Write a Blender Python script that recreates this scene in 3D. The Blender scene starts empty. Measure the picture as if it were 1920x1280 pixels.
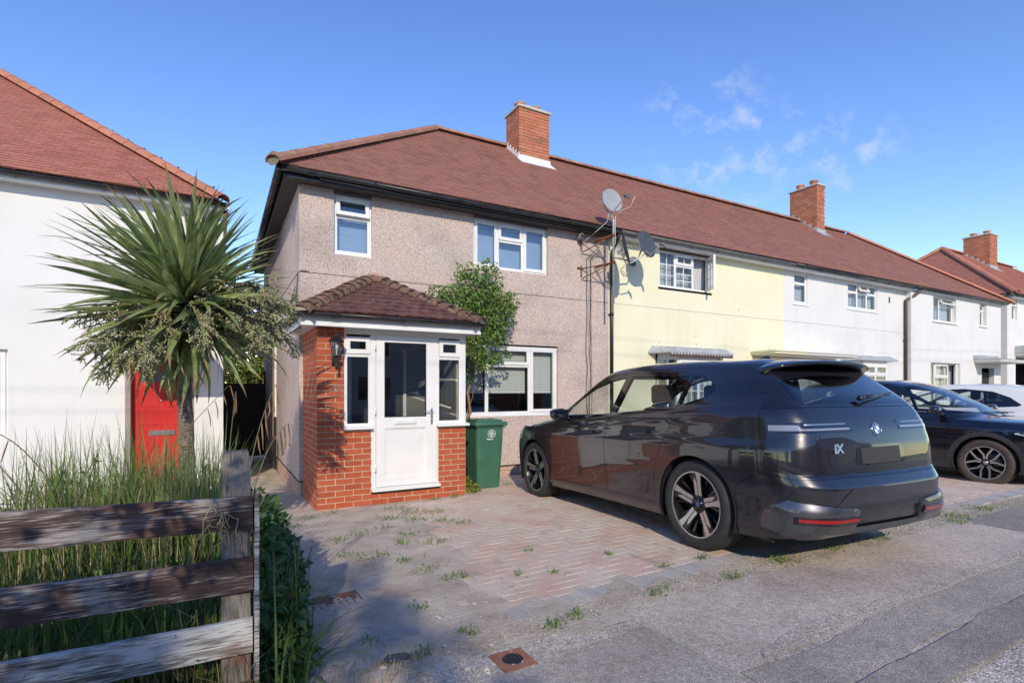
import bpy, bmesh, math, random
import numpy as np
from mathutils import Vector, Matrix, noise
from mathutils.bvhtree import BVHTree
R = math.radians
random.seed(7)
rng = np.random.default_rng(7)
SC = bpy.context.scene
COL = SC.collection

# ------------------------------------------------------------------ camera
cam_d = bpy.data.cameras.new('camera'); cam = bpy.data.objects.new('camera', cam_d); COL.objects.link(cam)
cam.location = (0, 0, 1.5); cam.rotation_euler = (R(90), 0, R(-29.1))
cam_d.sensor_width = 36; cam_d.lens = 18.58; cam_d.shift_y = 0.0469
cam_d.clip_start = 0.05; cam_d.clip_end = 2000
SC.camera = cam

# ------------------------------------------------------------------ light
SUNV = Vector((-.42, -1.0, .60)).normalized()          # towards the sun
sun_d = bpy.data.lights.new('sun', 'SUN'); sun = bpy.data.objects.new('sun', sun_d); COL.objects.link(sun)
sun_d.energy = 3.0; sun_d.angle = R(.53); sun_d.color = (1.0, .92, .80)
sun.rotation_euler = (-SUNV).to_track_quat('-Z', 'Y').to_euler()
W = bpy.data.worlds.new('World'); SC.world = W; W.use_nodes = True
wn, wl = W.node_tree.nodes, W.node_tree.links
wn.clear()
wo = wn.new('ShaderNodeOutputWorld'); bg = wn.new('ShaderNodeBackground')
sky = wn.new('ShaderNodeTexSky'); sky.sky_type = 'NISHITA'; sky.sun_disc = False
sky.sun_elevation = math.asin(SUNV.z); sky.sun_rotation = math.atan2(SUNV.x, SUNV.y)
sky.altitude = 50; sky.air_density = 1.0; sky.dust_density = .0; sky.ozone_density = 2.6
bg.inputs['Strength'].default_value = .15
# thin high cloud wisps in the sky, by direction
tc = wn.new('ShaderNodeTexCoord')
mp = wn.new('ShaderNodeMapping'); mp.inputs['Rotation'].default_value = (R(-25), R(-38), R(-40)); mp.inputs['Scale'].default_value = (5, 15, 15)
nz = wn.new('ShaderNodeTexNoise'); nz.inputs['Scale'].default_value = 1.5; nz.inputs['Detail'].default_value = 7; nz.inputs['Roughness'].default_value = .62
r1 = wn.new('ShaderNodeMapRange'); r1.inputs[1].default_value = .50; r1.inputs[2].default_value = .80
acc = None
for (cx_, cy_, cz_, w_) in ((.800, .700, .500, .9930), (.86, .66, .43, .9955), (.985, .52, .42, .9975), (.90, .58, .45, .9975)):
    cv = Vector((cx_, cy_, cz_)).normalized()
    dt = wn.new('ShaderNodeVectorMath'); dt.operation = 'DOT_PRODUCT'; dt.inputs[1].default_value = cv; wl.new(tc.outputs['Generated'], dt.inputs[0])
    mr = wn.new('ShaderNodeMapRange'); mr.interpolation_type = 'SMOOTHSTEP'; mr.inputs[1].default_value = w_; mr.inputs[2].default_value = 1.0; wl.new(dt.outputs['Value'], mr.inputs[0])
    if acc is None: acc = mr.outputs[0]
    else:
        ad = wn.new('ShaderNodeMath'); ad.operation = 'ADD'; ad.use_clamp = True; wl.new(acc, ad.inputs[0]); wl.new(mr.outputs[0], ad.inputs[1]); acc = ad.outputs[0]
mul = wn.new('ShaderNodeMath'); mul.operation = 'MULTIPLY'
mul2 = wn.new('ShaderNodeMath'); mul2.operation = 'MULTIPLY'; mul2.inputs[1].default_value = .6
mixc = wn.new('ShaderNodeMix'); mixc.data_type = 'RGBA'; mixc.inputs[7].default_value = (4.6, 4.9, 5.5, 1)
hs = wn.new('ShaderNodeHueSaturation'); hs.inputs['Hue'].default_value = .516; hs.inputs['Saturation'].default_value = 1.22; hs.inputs['Value'].default_value = 1.5
wl.new(tc.outputs['Generated'], mp.inputs['Vector']); wl.new(mp.outputs[0], nz.inputs['Vector'])
wl.new(nz.outputs['Fac'], r1.inputs[0])
wl.new(r1.outputs[0], mul.inputs[0]); wl.new(acc, mul.inputs[1]); wl.new(mul.outputs[0], mul2.inputs[0])
wl.new(sky.outputs[0], hs.inputs['Color']); wl.new(hs.outputs[0], mixc.inputs[6]); wl.new(mul2.outputs[0], mixc.inputs[0])
wl.new(mixc.outputs[2], bg.inputs['Color']); wl.new(bg.outputs[0], wo.inputs['Surface'])
vs = SC.view_settings
vs.view_transform = 'Standard'; vs.look = 'None'; vs.gamma = 1; vs.exposure = .33
vs.use_white_balance = True; vs.white_balance_temperature = 7250; vs.white_balance_tint = 8
try: vs.use_curve_mapping = False
except Exception: pass

# ------------------------------------------------------------------ helpers
MESH_TYPES = []
class MB:
    def __init__(s): s.v = []; s.f = []; s.m = []; s.s = []; s.r = []
    def add(s, vs, fs, m=0, sm=False, r=0.0):
        b = len(s.v); s.v.extend([tuple(p) for p in vs])
        for f in fs:
            s.f.append(tuple(i + b for i in f)); s.m.append(m); s.s.append(sm); s.r.append(r)
    def box(s, x0, x1, y0, y1, z0, z1, m=0, r=0.0):
        if x0 > x1: x0, x1 = x1, x0
        if y0 > y1: y0, y1 = y1, y0
        if z0 > z1: z0, z1 = z1, z0
        s.add([(x0,y0,z0),(x1,y0,z0),(x1,y1,z0),(x0,y1,z0),(x0,y0,z1),(x1,y0,z1),(x1,y1,z1),(x0,y1,z1)],
              [(3,2,1,0),(4,5,6,7),(0,1,5,4),(1,2,6,5),(2,3,7,6),(3,0,4,7)], m, False, r)
    def hexa(s, p, m=0, r=0.0, sm=False):
        s.add(p, [(3,2,1,0),(4,5,6,7),(0,1,5,4),(1,2,6,5),(2,3,7,6),(3,0,4,7)], m, sm, r)
    def rbox(s, x0, x1, y0, y1, z0, z1, b=.01, m=0):
        """box with chamfered edges"""
        X = (x0, x0+b, x1-b, x1); Y = (y0, y0+b, y1-b, y1); Z = (z0, z0+b, z1-b, z1)
        bm = bmesh.new(); bmesh.ops.create_cube(bm, size=1)
        for v in bm.verts:
            v.co = Vector(((x0+x1)/2 + v.co.x*(x1-x0), (y0+y1)/2 + v.co.y*(y1-y0), (z0+z1)/2 + v.co.z*(z1-z0)))
        bmesh.ops.bevel(bm, geom=bm.edges[:], offset=b, segments=2, profile=.5, affect='EDGES')
        s.addbm(bm, m, True)
    def addbm(s, bm, m=0, sm=False, r=0.0, M=None):
        bm.verts.index_update()
        vs = [(M @ v.co if M is not None else v.co).to_tuple() for v in bm.verts]
        s.add(vs, [tuple(v.index for v in f.verts) for f in bm.faces], m, sm, r); bm.free()
    def quad(s, a, b, c, d, m=0, r=0.0): s.add([a, b, c, d], [(0,1,2,3)], m, False, r)
    def tube(s, pts, rad, n=8, m=0, caps=True, r=0.0, sm=True):
        pts = [Vector(p) for p in pts]; L = len(pts)
        rads = rad if isinstance(rad, (list, tuple)) else [rad]*L
        vs = []; t0 = (pts[1]-pts[0]).normalized()
        up = Vector((0,0,1)) if abs(t0.z) < .9 else Vector((1,0,0))
        a = t0.cross(up).normalized()
        for i, p in enumerate(pts):
            t = (pts[min(i+1, L-1)] - pts[max(i-1, 0)])
            if t.length < 1e-9: t = t0
            t.normalize(); a = (a - t*a.dot(t))
            if a.length < 1e-6: a = t.orthogonal()
            a.normalize(); b = t.cross(a)
            for k in range(n):
                th = 2*math.pi*k/n
                vs.append(p + (a*math.cos(th) + b*math.sin(th))*rads[i])
        fs = []
        for i in range(L-1):
            for k in range(n):
                fs.append((i*n+k, i*n+(k+1)%n, (i+1)*n+(k+1)%n, (i+1)*n+k))
        if caps: fs.append(tuple(range(n-1, -1, -1))); fs.append(tuple((L-1)*n+k for k in range(n)))
        s.add(vs, fs, m, sm, r)
    def lathe(s, prof, n=24, M=None, m=0, sm=True, close=False):
        """profile of (radius, height) spun about local Z"""
        M = M or Matrix.Identity(4); vs = []
        for (rr, h) in prof:
            for k in range(n):
                th = 2*math.pi*k/n
                vs.append(M @ Vector((rr*math.cos(th), rr*math.sin(th), h)))
        fs = []; L = len(prof)
        for i in range(L-1 + (1 if close else 0)):
            j = (i+1) % L
            for k in range(n): fs.append((i*n+k, i*n+(k+1)%n, j*n+(k+1)%n, j*n+k))
        s.add(vs, fs, m, sm)
    def prism(s, poly, d0, d1, ax='y', m=0, r=0.0, M=None):
        """extrude a 2D polygon: ax='y' poly=(x,z), ax='x' poly=(y,z), ax='z' poly=(x,y)"""
        def P(p, d):
            q = (p[0], d, p[1]) if ax == 'y' else ((d, p[0], p[1]) if ax == 'x' else (p[0], p[1], d))
            return (M @ Vector(q)) if M is not None else q
        n = len(poly)
        vs = [P(p, d0) for p in poly] + [P(p, d1) for p in poly]
        fs = [tuple(range(n)), tuple(range(2*n-1, n-1, -1))] + [(i, i+n, (i+1)%n+n, (i+1)%n) for i in range(n)]
        s.add(vs, fs, m, False, r)
    def mesh(s, name, mats):
        me = bpy.data.meshes.new(name); me.from_pydata(s.v, [], s.f)
        for mt in (mats if isinstance(mats, (list, tuple)) else [mats]): me.materials.append(mt)
        n = len(s.f)
        if n:
            me.polygons.foreach_set('material_index', s.m); me.polygons.foreach_set('use_smooth', s.s)
            if any(s.r):
                at = me.attributes.new('rnd', 'FLOAT', 'FACE'); at.data.foreach_set('value', s.r)
        me.update(); return me
    def build(s, name, mats, parent=None, fix=False):
        me = s.mesh(name, mats)
        if fix:
            bm = bmesh.new(); bm.from_mesh(me); bmesh.ops.recalc_face_normals(bm, faces=bm.faces); bm.to_mesh(me); bm.free()
        return put(name, me, parent)

def put(name, me, parent=None):
    o = bpy.data.objects.new(name, me); COL.objects.link(o)
    if parent is not None: attach(o, parent)
    return o
def attach(o, parent):
    o.parent = parent
    if parent.get('_w'): o.matrix_parent_inverse = Matrix.Translation(-parent.location)
def thing(name, label, cat, loc=(0,0,0), rz=0, group=None, world=True):
    o = bpy.data.objects.new(name, None); COL.objects.link(o); o.empty_display_size = .1
    o.location = loc; o.rotation_euler = (0, 0, rz)
    o['label'] = label; o['category'] = cat
    if group: o['group'] = group
    if world and rz == 0: o['_w'] = 1
    return o
def tag(o, label, cat, group=None):
    o['label'] = label; o['category'] = cat
    if group: o['group'] = group
    return o
def kind(o, k): o['kind'] = k; return o
def lab(o, s): o['label'] = s; return o

def copy_tree(o, parent=None):
    c = o.copy(); COL.objects.link(c)
    if parent is not None: c.parent = parent
    for ch in list(o.children): copy_tree(ch, c)
    return c

def np_obj(name, V, Fq, mats, parent=None, smooth=False, rnd=None, mi=None):
    """mesh from arrays: V (n,3), Fq (m,k)"""
    me = bpy.data.meshes.new(name)
    nv, (nf, k) = len(V), Fq.shape
    me.vertices.add(nv); me.vertices.foreach_set('co', V.astype(np.float32).ravel())
    me.loops.add(nf*k); me.loops.foreach_set('vertex_index', Fq.astype(np.int32).ravel())
    me.polygons.add(nf); me.polygons.foreach_set('loop_start', np.arange(0, nf*k, k, dtype=np.int32))
    try: me.polygons.foreach_set('loop_total', np.full(nf, k, dtype=np.int32))
    except Exception: pass
    for mt in (mats if isinstance(mats, (list, tuple)) else [mats]): me.materials.append(mt)
    me.polygons.foreach_set('use_smooth', np.full(nf, smooth))
    if mi is not None: me.polygons.foreach_set('material_index', np.asarray(mi, dtype=np.int32))
    if rnd is not None:
        at = me.attributes.new('rnd', 'FLOAT', 'FACE'); at.data.foreach_set('value', np.asarray(rnd, dtype=np.float32))
    me.update(calc_edges=True); me.validate()
    return put(name, me, parent)

# ------------------------------------------------------------------ materials
def _nt(name):
    m = bpy.data.materials.new(name); m.use_nodes = True
    nt = m.node_tree; return m, nt, nt.nodes, nt.links, nt.nodes['Principled BSDF']
def _rndval(N, L):
    at = N.new('ShaderNodeAttribute'); at.attribute_name = 'rnd'
    oi = N.new('ShaderNodeObjectInfo')
    ad = N.new('ShaderNodeMath'); ad.operation = 'ADD'
    L.new(at.outputs['Fac'], ad.inputs[0]); L.new(oi.outputs['Random'], ad.inputs[1])
    wnz = N.new('ShaderNodeTexWhiteNoise'); wnz.noise_dimensions = '1D'
    mm = N.new('ShaderNodeMath'); mm.operation = 'MULTIPLY'; mm.inputs[1].default_value = 37.7
    L.new(ad.outputs[0], mm.inputs[0]); L.new(mm.outputs[0], wnz.inputs['W'])
    return wnz.outputs['Value']
def ramp(N, cols, pos=None):
    r = N.new('ShaderNodeValToRGB'); el = r.color_ramp.elements
    n = len(cols); pos = pos or [i/(n-1) for i in range(n)]
    while len(el) < n: el.new(.5)
    for i, c in enumerate(cols): el[i].position = pos[i]; el[i].color = (c[0], c[1], c[2], 1)
    return r
def pm(name, cols, scale=8, rough=.8, metal=0, bump=0, bscale=None, rnd=0, rcols=None, pos=None, detail=6, stretch=None,
       spots=None, transl=0, coat=0, spec=None, dist=0.02, blot=None, nrough=.6, streak=None):
    """cols: noise ramp colours; rcols: ramp picked per piece; spots=(colour, scale, lo, hi); blot=(colour, scale, lo, hi, amount)"""
    m, nt, N, L, B = _nt(name)
    g = N.new('ShaderNodeNewGeometry'); vec = g.outputs['Position']
    if stretch:
        mpn = N.new('ShaderNodeMapping'); mpn.inputs['Scale'].default_value = stretch
        L.new(vec, mpn.inputs['Vector']); vec = mpn.outputs[0]
    col = None
    if len(cols) > 1:
        n1 = N.new('ShaderNodeTexNoise'); n1.inputs['Scale'].default_value = scale; n1.inputs['Detail'].default_value = detail
        n1.inputs['Roughness'].default_value = nrough
        L.new(vec, n1.inputs['Vector']); rp = ramp(N, cols, pos or [.3 + .4*i/(len(cols)-1) for i in range(len(cols))])
        L.new(n1.outputs['Fac'], rp.inputs[0]); col = rp.outputs[0]
    else:
        c = N.new('ShaderNodeRGB'); c.outputs[0].default_value = (*cols[0], 1); col = c.outputs[0]
    def mixcol(a, b, fac, mode='MIX'):
        mx = N.new('ShaderNodeMix'); mx.data_type = 'RGBA'; mx.blend_type = mode
        for inp, val in ((mx.inputs[0], fac), (mx.inputs[6], a), (mx.inputs[7], b)):
            if isinstance(val, (int, float)): inp.default_value = val
            elif isinstance(val, tuple): inp.default_value = (*val, 1)
            else: L.new(val, inp)
        return mx.outputs[2]
    if rnd or rcols:
        rv = _rndval(N, L)
        if rcols:
            rr = ramp(N, rcols); rr.color_ramp.interpolation = 'LINEAR'; L.new(rv, rr.inputs[0]); col = mixcol(col, rr.outputs[0], .62)
        if rnd:
            mr = N.new('ShaderNodeMapRange'); mr.inputs[3].default_value = 1-rnd; mr.inputs[4].default_value = 1+rnd
            L.new(rv, mr.inputs[0]); col = mixcol(col, mr.outputs[0], 1.0, 'MULTIPLY')
    for sp in ([spots] if spots and not isinstance(spots, list) else (spots or [])):
        ns = N.new('ShaderNodeTexNoise'); ns.inputs['Scale'].default_value = sp[1]; ns.inputs['Detail'].default_value = 4
        L.new(g.outputs['Position'], ns.inputs['Vector'])
        mr = N.new('ShaderNodeMapRange'); mr.inputs[1].default_value = sp[2]; mr.inputs[2].default_value = sp[3]
        mr.inputs[4].default_value = sp[4] if len(sp) > 4 else 1.0
        L.new(ns.outputs['Fac'], mr.inputs[0]); col = mixcol(col, tuple(sp[0]), mr.outputs[0])
    if streak:                                            # rain streaks running down
        ms_ = N.new('ShaderNodeMapping'); ms_.inputs['Scale'].default_value = (4.5, 4.5, .35); L.new(g.outputs['Position'], ms_.inputs['Vector'])
        ns = N.new('ShaderNodeTexNoise'); ns.inputs['Scale'].default_value = 1.6; ns.inputs['Detail'].default_value = 6; L.new(ms_.outputs[0], ns.inputs['Vector'])
        mr = N.new('ShaderNodeMapRange'); mr.inputs[1].default_value = .52; mr.inputs[2].default_value = .78; mr.inputs[4].default_value = streak[1]; L.new(ns.outputs['Fac'], mr.inputs[0])
        col = mixcol(col, tuple(streak[0]), mr.outputs[0])
    L.new(col, B.inputs['Base Color'])
    B.inputs['Roughness'].default_value = rough; B.inputs['Metallic'].default_value = metal
    if coat: B.inputs['Coat Weight'].default_value = coat; B.inputs['Coat Roughness'].default_value = .03
    if spec is not None: B.inputs['Specular IOR Level'].default_value = spec
    if bump:
        nb = N.new('ShaderNodeTexNoise'); nb.inputs['Scale'].default_value = bscale or scale*3; nb.inputs['Detail'].default_value = 8
        nb.inputs['Roughness'].default_value = .65
        L.new(vec, nb.inputs['Vector'])
        bp = N.new('ShaderNodeBump'); bp.inputs['Strength'].default_value = bump; bp.inputs['Distance'].default_value = dist
        L.new(nb.outputs['Fac'], bp.inputs['Height']); L.new(bp.outputs[0], B.inputs['Normal'])
    if transl:
        tr = N.new('ShaderNodeBsdfTranslucent'); ms = N.new('ShaderNodeMixShader'); ms.inputs[0].default_value = transl
        out = N['Material Output']
        L.new(col, tr.inputs['Color']); L.new(B.outputs[0], ms.inputs[1]); L.new(tr.outputs[0], ms.inputs[2]); L.new(ms.outputs[0], out.inputs['Surface'])
    return m
def plain(name, col, rough=.5, metal=0, coat=0, spec=None, emit=None):
    m, nt, N, L, B = _nt(name)
    B.inputs['Base Color'].default_value = (*col, 1); B.inputs['Roughness'].default_value = rough; B.inputs['Metallic'].default_value = metal
    if coat: B.inputs['Coat Weight'].default_value = coat; B.inputs['Coat Roughness'].default_value = .03
    if spec is not None: B.inputs['Specular IOR Level'].default_value = spec
    return m
def glass_mat(name, tint=(.8,.85,.85), refl=1.0, base=.04, wav=0):
    """thin pane: see-through, with mirror reflection growing to grazing angles"""
    m, nt, N, L, B = _nt(name); N.remove(B)
    t = N.new('ShaderNodeBsdfTransparent'); t.inputs[0].default_value = (*tint, 1)
    g = N.new('ShaderNodeBsdfGlossy'); g.inputs['Roughness'].default_value = .012
    # Schlick reflectance from the angle alone, the same from both faces of the sheet
    ge = N.new('ShaderNodeNewGeometry'); dp = N.new('ShaderNodeVectorMath'); dp.operation = 'DOT_PRODUCT'
    L.new(ge.outputs['Normal'], dp.inputs[0]); L.new(ge.outputs['Incoming'], dp.inputs[1])
    ab = N.new('ShaderNodeMath'); ab.operation = 'ABSOLUTE'; L.new(dp.outputs['Value'], ab.inputs[0])
    su = N.new('ShaderNodeMath'); su.operation = 'SUBTRACT'; su.inputs[0].default_value = 1; L.new(ab.outputs[0], su.inputs[1])
    pw = N.new('ShaderNodeMath'); pw.operation = 'POWER'; pw.inputs[1].default_value = 5; L.new(su.outputs[0], pw.inputs[0])
    fr = N.new('ShaderNodeMath'); fr.operation = 'MULTIPLY_ADD'; fr.inputs[1].default_value = .957; fr.inputs[2].default_value = .043; L.new(pw.outputs[0], fr.inputs[0])
    ma = N.new('ShaderNodeMath'); ma.operation = 'MULTIPLY_ADD'; ma.inputs[1].default_value = 1.7*refl; ma.inputs[2].default_value = base*.5
    ma.use_clamp = True
    mx = N.new('ShaderNodeMixShader'); out = N['Material Output']
    if wav:
        nb = N.new('ShaderNodeTexNoise'); nb.inputs['Scale'].default_value = 1.3
        gg = N.new('ShaderNodeNewGeometry'); L.new(gg.outputs['Position'], nb.inputs['Vector'])
        bp = N.new('ShaderNodeBump'); bp.inputs['Strength'].default_value = wav; bp.inputs['Distance'].default_value = .02
        L.new(nb.outputs['Fac'], bp.inputs['Height']); L.new(bp.outputs[0], g.inputs['Normal'])
    L.new(fr.outputs[0], ma.inputs[0]); L.new(ma.outputs[0], mx.inputs[0]); L.new(t.outputs[0], mx.inputs[1]); L.new(g.outputs[0], mx.inputs[2])
    L.new(mx.outputs[0], out.inputs['Surface']); return m

def pebbledash():
    m, nt, N, L, B = _nt('pebbledash_render')
    g = N.new('ShaderNodeNewGeometry')
    v = N.new('ShaderNodeTexVoronoi'); v.inputs['Scale'].default_value = 112
    L.new(g.outputs['Position'], v.inputs['Vector'])
    sp = N.new('ShaderNodeSeparateColor'); L.new(v.outputs['Color'], sp.inputs[0])
    rp = ramp(N, [(.27,.205,.185),(.48,.38,.34),(.57,.46,.41),(.63,.52,.465),(.73,.635,.58)], [0,.11,.34,.70,.93]); rp.color_ramp.interpolation = 'CONSTANT'
    L.new(sp.outputs[0], rp.inputs[0])
    n2 = N.new('ShaderNodeTexNoise'); n2.inputs['Scale'].default_value = 1.3; n2.inputs['Detail'].default_value = 5
    L.new(g.outputs['Position'], n2.inputs['Vector'])
    r2 = ramp(N, [(.80,.79,.78),(1,1,1),(1.03,1.0,.97)], [.3,.5,.7]); L.new(n2.outputs['Fac'], r2.inputs[0])
    mx = N.new('ShaderNodeMix'); mx.data_type = 'RGBA'; mx.blend_type = 'MULTIPLY'; mx.inputs[0].default_value = 1
    L.new(rp.outputs[0], mx.inputs[6]); L.new(r2.outputs[0], mx.inputs[7]); L.new(mx.outputs[2], B.inputs['Base Color'])
    B.inputs['Roughness'].default_value = .85
    bp = N.new('ShaderNodeBump'); bp.inputs['Strength'].default_value = .55; bp.inputs['Distance'].default_value = .012; bp.invert = True
    L.new(v.outputs['Distance'], bp.inputs['Height']); L.new(bp.outputs[0], B.inputs['Normal'])
    return m
def wood_mat(name, dark, mid, pale, amt=.5, vert=False):
    m, nt, N, L, B = _nt(name)
    g = N.new('ShaderNodeNewGeometry')
    mp = N.new('ShaderNodeMapping'); mp.inputs['Scale'].default_value = (80, 80, 7) if vert else (6.5, 90, 120); L.new(g.outputs['Position'], mp.inputs['Vector'])
    n1 = N.new('ShaderNodeTexNoise'); n1.inputs['Scale'].default_value = 1.6; n1.inputs['Detail'].default_value = 8; n1.inputs['Distortion'].default_value = .6
    L.new(mp.outputs[0], n1.inputs['Vector'])
    mp2 = N.new('ShaderNodeMapping'); mp2.inputs['Scale'].default_value = (9, 9, 5) if vert else (4.5, 12, 16); L.new(g.outputs['Position'], mp2.inputs['Vector'])
    n2 = N.new('ShaderNodeTexNoise'); n2.inputs['Scale'].default_value = 1.0; n2.inputs['Detail'].default_value = 5
    L.new(mp2.outputs[0], n2.inputs['Vector'])
    ad = N.new('ShaderNodeMath'); ad.operation = 'ADD'; L.new(n1.outputs['Fac'], ad.inputs[0]); L.new(n2.outputs['Fac'], ad.inputs[1])
    rp = ramp(N, [dark, mid, pale], [.92-amt*.2, 1.02-amt*.1, 1.22-amt*.2])
    hf = N.new('ShaderNodeMath'); hf.operation = 'MULTIPLY'; hf.inputs[1].default_value = 1.0; L.new(ad.outputs[0], hf.inputs[0])
    sb = N.new('ShaderNodeMapRange'); sb.inputs[1].default_value = .6; sb.inputs[2].default_value = 1.4; L.new(hf.outputs[0], sb.inputs[0])
    rp = ramp(N, [dark, mid, pale], [.30-amt*.1, .48-amt*.1, .72-amt*.15]); L.new(sb.outputs[0], rp.inputs[0])
    n3 = N.new('ShaderNodeTexNoise'); n3.inputs['Scale'].default_value = 5; n3.inputs['Detail'].default_value = 3; L.new(g.outputs['Position'], n3.inputs['Vector'])
    mr = N.new('ShaderNodeMapRange'); mr.inputs[1].default_value = .56; mr.inputs[2].default_value = .68; mr.inputs[4].default_value = .55; L.new(n3.outputs['Fac'], mr.inputs[0])
    mx = N.new('ShaderNodeMix'); mx.data_type = 'RGBA'; mx.inputs[7].default_value = (.14,.055,.035,1)
    L.new(rp.outputs[0], mx.inputs[6]); L.new(mr.outputs[0], mx.inputs[0]); L.new(mx.outputs[2], B.inputs['Base Color'])
    B.inputs['Roughness'].default_value = .85
    bp = N.new('ShaderNodeBump'); bp.inputs['Strength'].default_value = .8; bp.inputs['Distance'].default_value = .006
    L.new(n1.outputs['Fac'], bp.inputs['Height']); L.new(bp.outputs[0], B.inputs['Normal'])
    return m
def car_paint(name, col, metal=.75, rough=.32):
    m, nt, N, L, B = _nt(name)
    B.inputs['Base Color'].default_value = (*col, 1); B.inputs['Metallic'].default_value = metal; B.inputs['Roughness'].default_value = rough
    B.inputs['Coat Weight'].default_value = 1; B.inputs['Coat Roughness'].default_value = .012; B.inputs['Coat IOR'].default_value = 1.6
    g = N.new('ShaderNodeTexCoord'); v = N.new('ShaderNodeTexVoronoi'); v.inputs['Scale'].default_value = 900
    L.new(g.outputs['Object'], v.inputs['Vector'])
    bp = N.new('ShaderNodeBump'); bp.inputs['Strength'].default_value = .08; bp.inputs['Distance'].default_value = .002
    L.new(v.outputs['Distance'], bp.inputs['Height']); L.new(bp.outputs[0], B.inputs['Normal'])
    return m
def asphalt(name, base, agg=90, patch=None, contrast=1.0, bump=.5):
    m, nt, N, L, B = _nt(name)
    g = N.new('ShaderNodeNewGeometry')
    v = N.new('ShaderNodeTexVoronoi'); v.inputs['Scale'].default_value = agg; L.new(g.outputs['Position'], v.inputs['Vector'])
    sp = N.new('ShaderNodeSeparateColor'); L.new(v.outputs['Color'], sp.inputs[0])
    b = base
    k = contrast
    rp = ramp(N, [tuple(c*(1-.45*k) for c in b), tuple(c*(1-.12*k) for c in b), tuple(c*(1+.12*k) for c in b), tuple(min(.9, c*(1+.7*k)) for c in b)], [0, .35, .7, .96])
    L.new(sp.outputs[1], rp.inputs[0])
    n2 = N.new('ShaderNodeTexNoise'); n2.inputs['Scale'].default_value = 1.1; n2.inputs['Detail'].default_value = 7; n2.inputs['Roughness'].default_value = .65
    L.new(g.outputs['Position'], n2.inputs['Vector'])
    r2 = ramp(N, [(.72,.71,.70),(1,1,1),(1.22,1.20,1.16)], [.3,.5,.7]); L.new(n2.outputs['Fac'], r2.inputs[0])
    n4 = N.new('ShaderNodeTexNoise'); n4.inputs['Scale'].default_value = 26; n4.inputs['Detail'].default_value = 3
    L.new(g.outputs['Position'], n4.inputs['Vector'])
    r4 = ramp(N, [(.86,.86,.86),(1.1,1.1,1.1)], [.35,.65]); L.new(n4.outputs['Fac'], r4.inputs[0])
    mx = N.new('ShaderNodeMix'); mx.data_type = 'RGBA'; mx.blend_type = 'MULTIPLY'; mx.inputs[0].default_value = 1
    my = N.new('ShaderNodeMix'); my.data_type = 'RGBA'; my.blend_type = 'MULTIPLY'; my.inputs[0].default_value = 1
    L.new(rp.outputs[0], mx.inputs[6]); L.new(r2.outputs[0], mx.inputs[7]); L.new(mx.outputs[2], my.inputs[6]); L.new(r4.outputs[0], my.inputs[7])
    L.new(my.outputs[2], B.inputs['Base Color']); B.inputs['Roughness'].default_value = .9
    bp = N.new('ShaderNodeBump'); bp.inputs['Strength'].default_value = bump; bp.inputs['Distance'].default_value = .006; bp.invert = True
    L.new(v.outputs['Distance'], bp.inputs['Height']); L.new(bp.outputs[0], B.inputs['Normal'])
    return m

M = {}
M['pebble'] = pebbledash()
M['white_wall'] = pm('white_painted_render', [(.64,.63,.61),(.69,.68,.66),(.71,.70,.68)], 1.2, .8, bump=.25, bscale=45, dist=.004, streak=((.42,.39,.34), .15))
M['left_wall'] = pm('white_painted_smooth_render', [(.64,.64,.62),(.68,.68,.665),(.70,.70,.685)], .8, .75, bump=.2, bscale=30, dist=.003, streak=((.44,.42,.38), .12))
M['yellow_wall'] = pm('pale_yellow_painted_render', [(.71,.68,.47),(.75,.72,.52),(.77,.74,.54)], .9, .8, bump=.25, bscale=40, dist=.004,
                      spots=[((.35,.32,.2), 9, .715, .73, .8)], streak=((.46,.43,.30), .15))
M['upvc'] = pm('white_plastic_trim', [(.70,.70,.69),(.79,.79,.78)], 3, .32, streak=((.5,.48,.42), .2))
M['gasket'] = plain('black_rubber_gasket', (.015,.016,.018), .6)
M['black_pl'] = plain('black_plastic', (.012,.013,.015), .35)
M['black_gut'] = pm('black_gutter_plastic', [(.012,.013,.015),(.035,.036,.038)], 5, .35)
M['grey_pl'] = pm('dusty_grey_plastic', [(.09,.09,.095),(.16,.16,.16)], 6, .5)
M['soffit'] = pm('dark_brown_soffit_board', [(.05,.04,.036),(.075,.062,.056)], 4, .7)
M['white_gut'] = pm('white_fascia_board', [(.66,.67,.66),(.78,.79,.78)], 3, .5)
M['brick'] = pm('red_facing_brick', [(.34,.065,.026),(.41,.088,.036),(.46,.125,.055)], 30, .85, bump=.5, bscale=160, dist=.004,
                rcols=[(.30,.052,.024),(.41,.078,.030),(.45,.105,.042),(.36,.082,.045)], spots=[((.55,.30,.2), 14, .64, .8, .5)])
M['mortar'] = pm('pale_mortar', [(.50,.40,.27),(.62,.52,.38)], 20, .9, bump=.4, bscale=90, dist=.004)
M['oldbrick'] = pm('weathered_orange_brick', [(.34,.11,.06),(.44,.15,.08),(.50,.20,.11)], 18, .9, bump=.5, bscale=120, dist=.005,
                   rcols=[(.40,.12,.07),(.48,.17,.09),(.20,.10,.075),(.46,.15,.08),(.52,.23,.14)], spots=[((.30,.26,.12), 8, .66, .74, .7)])
M['oldmortar'] = pm('weathered_mortar', [(.36,.27,.20),(.50,.41,.32)], 15, .9)
M['plinth'] = pm('pinkish_plinth_brick', [(.44,.28,.22),(.56,.38,.31)], 18, .9, bump=.4, bscale=100, dist=.004, rnd=.15)
M['tile'] = pm('clay_roof_tile', [(.26,.115,.085),(.32,.145,.108),(.37,.175,.135)], 1.6, .85, bump=.3, bscale=120, dist=.004,
               rcols=[(.24,.10,.075),(.33,.145,.105),(.37,.165,.122),(.28,.135,.11)], spots=[((.16,.10,.075), 2.6, .56, .75, .55), ((.42,.40,.25), 30, .74, .80, .6)])
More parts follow.
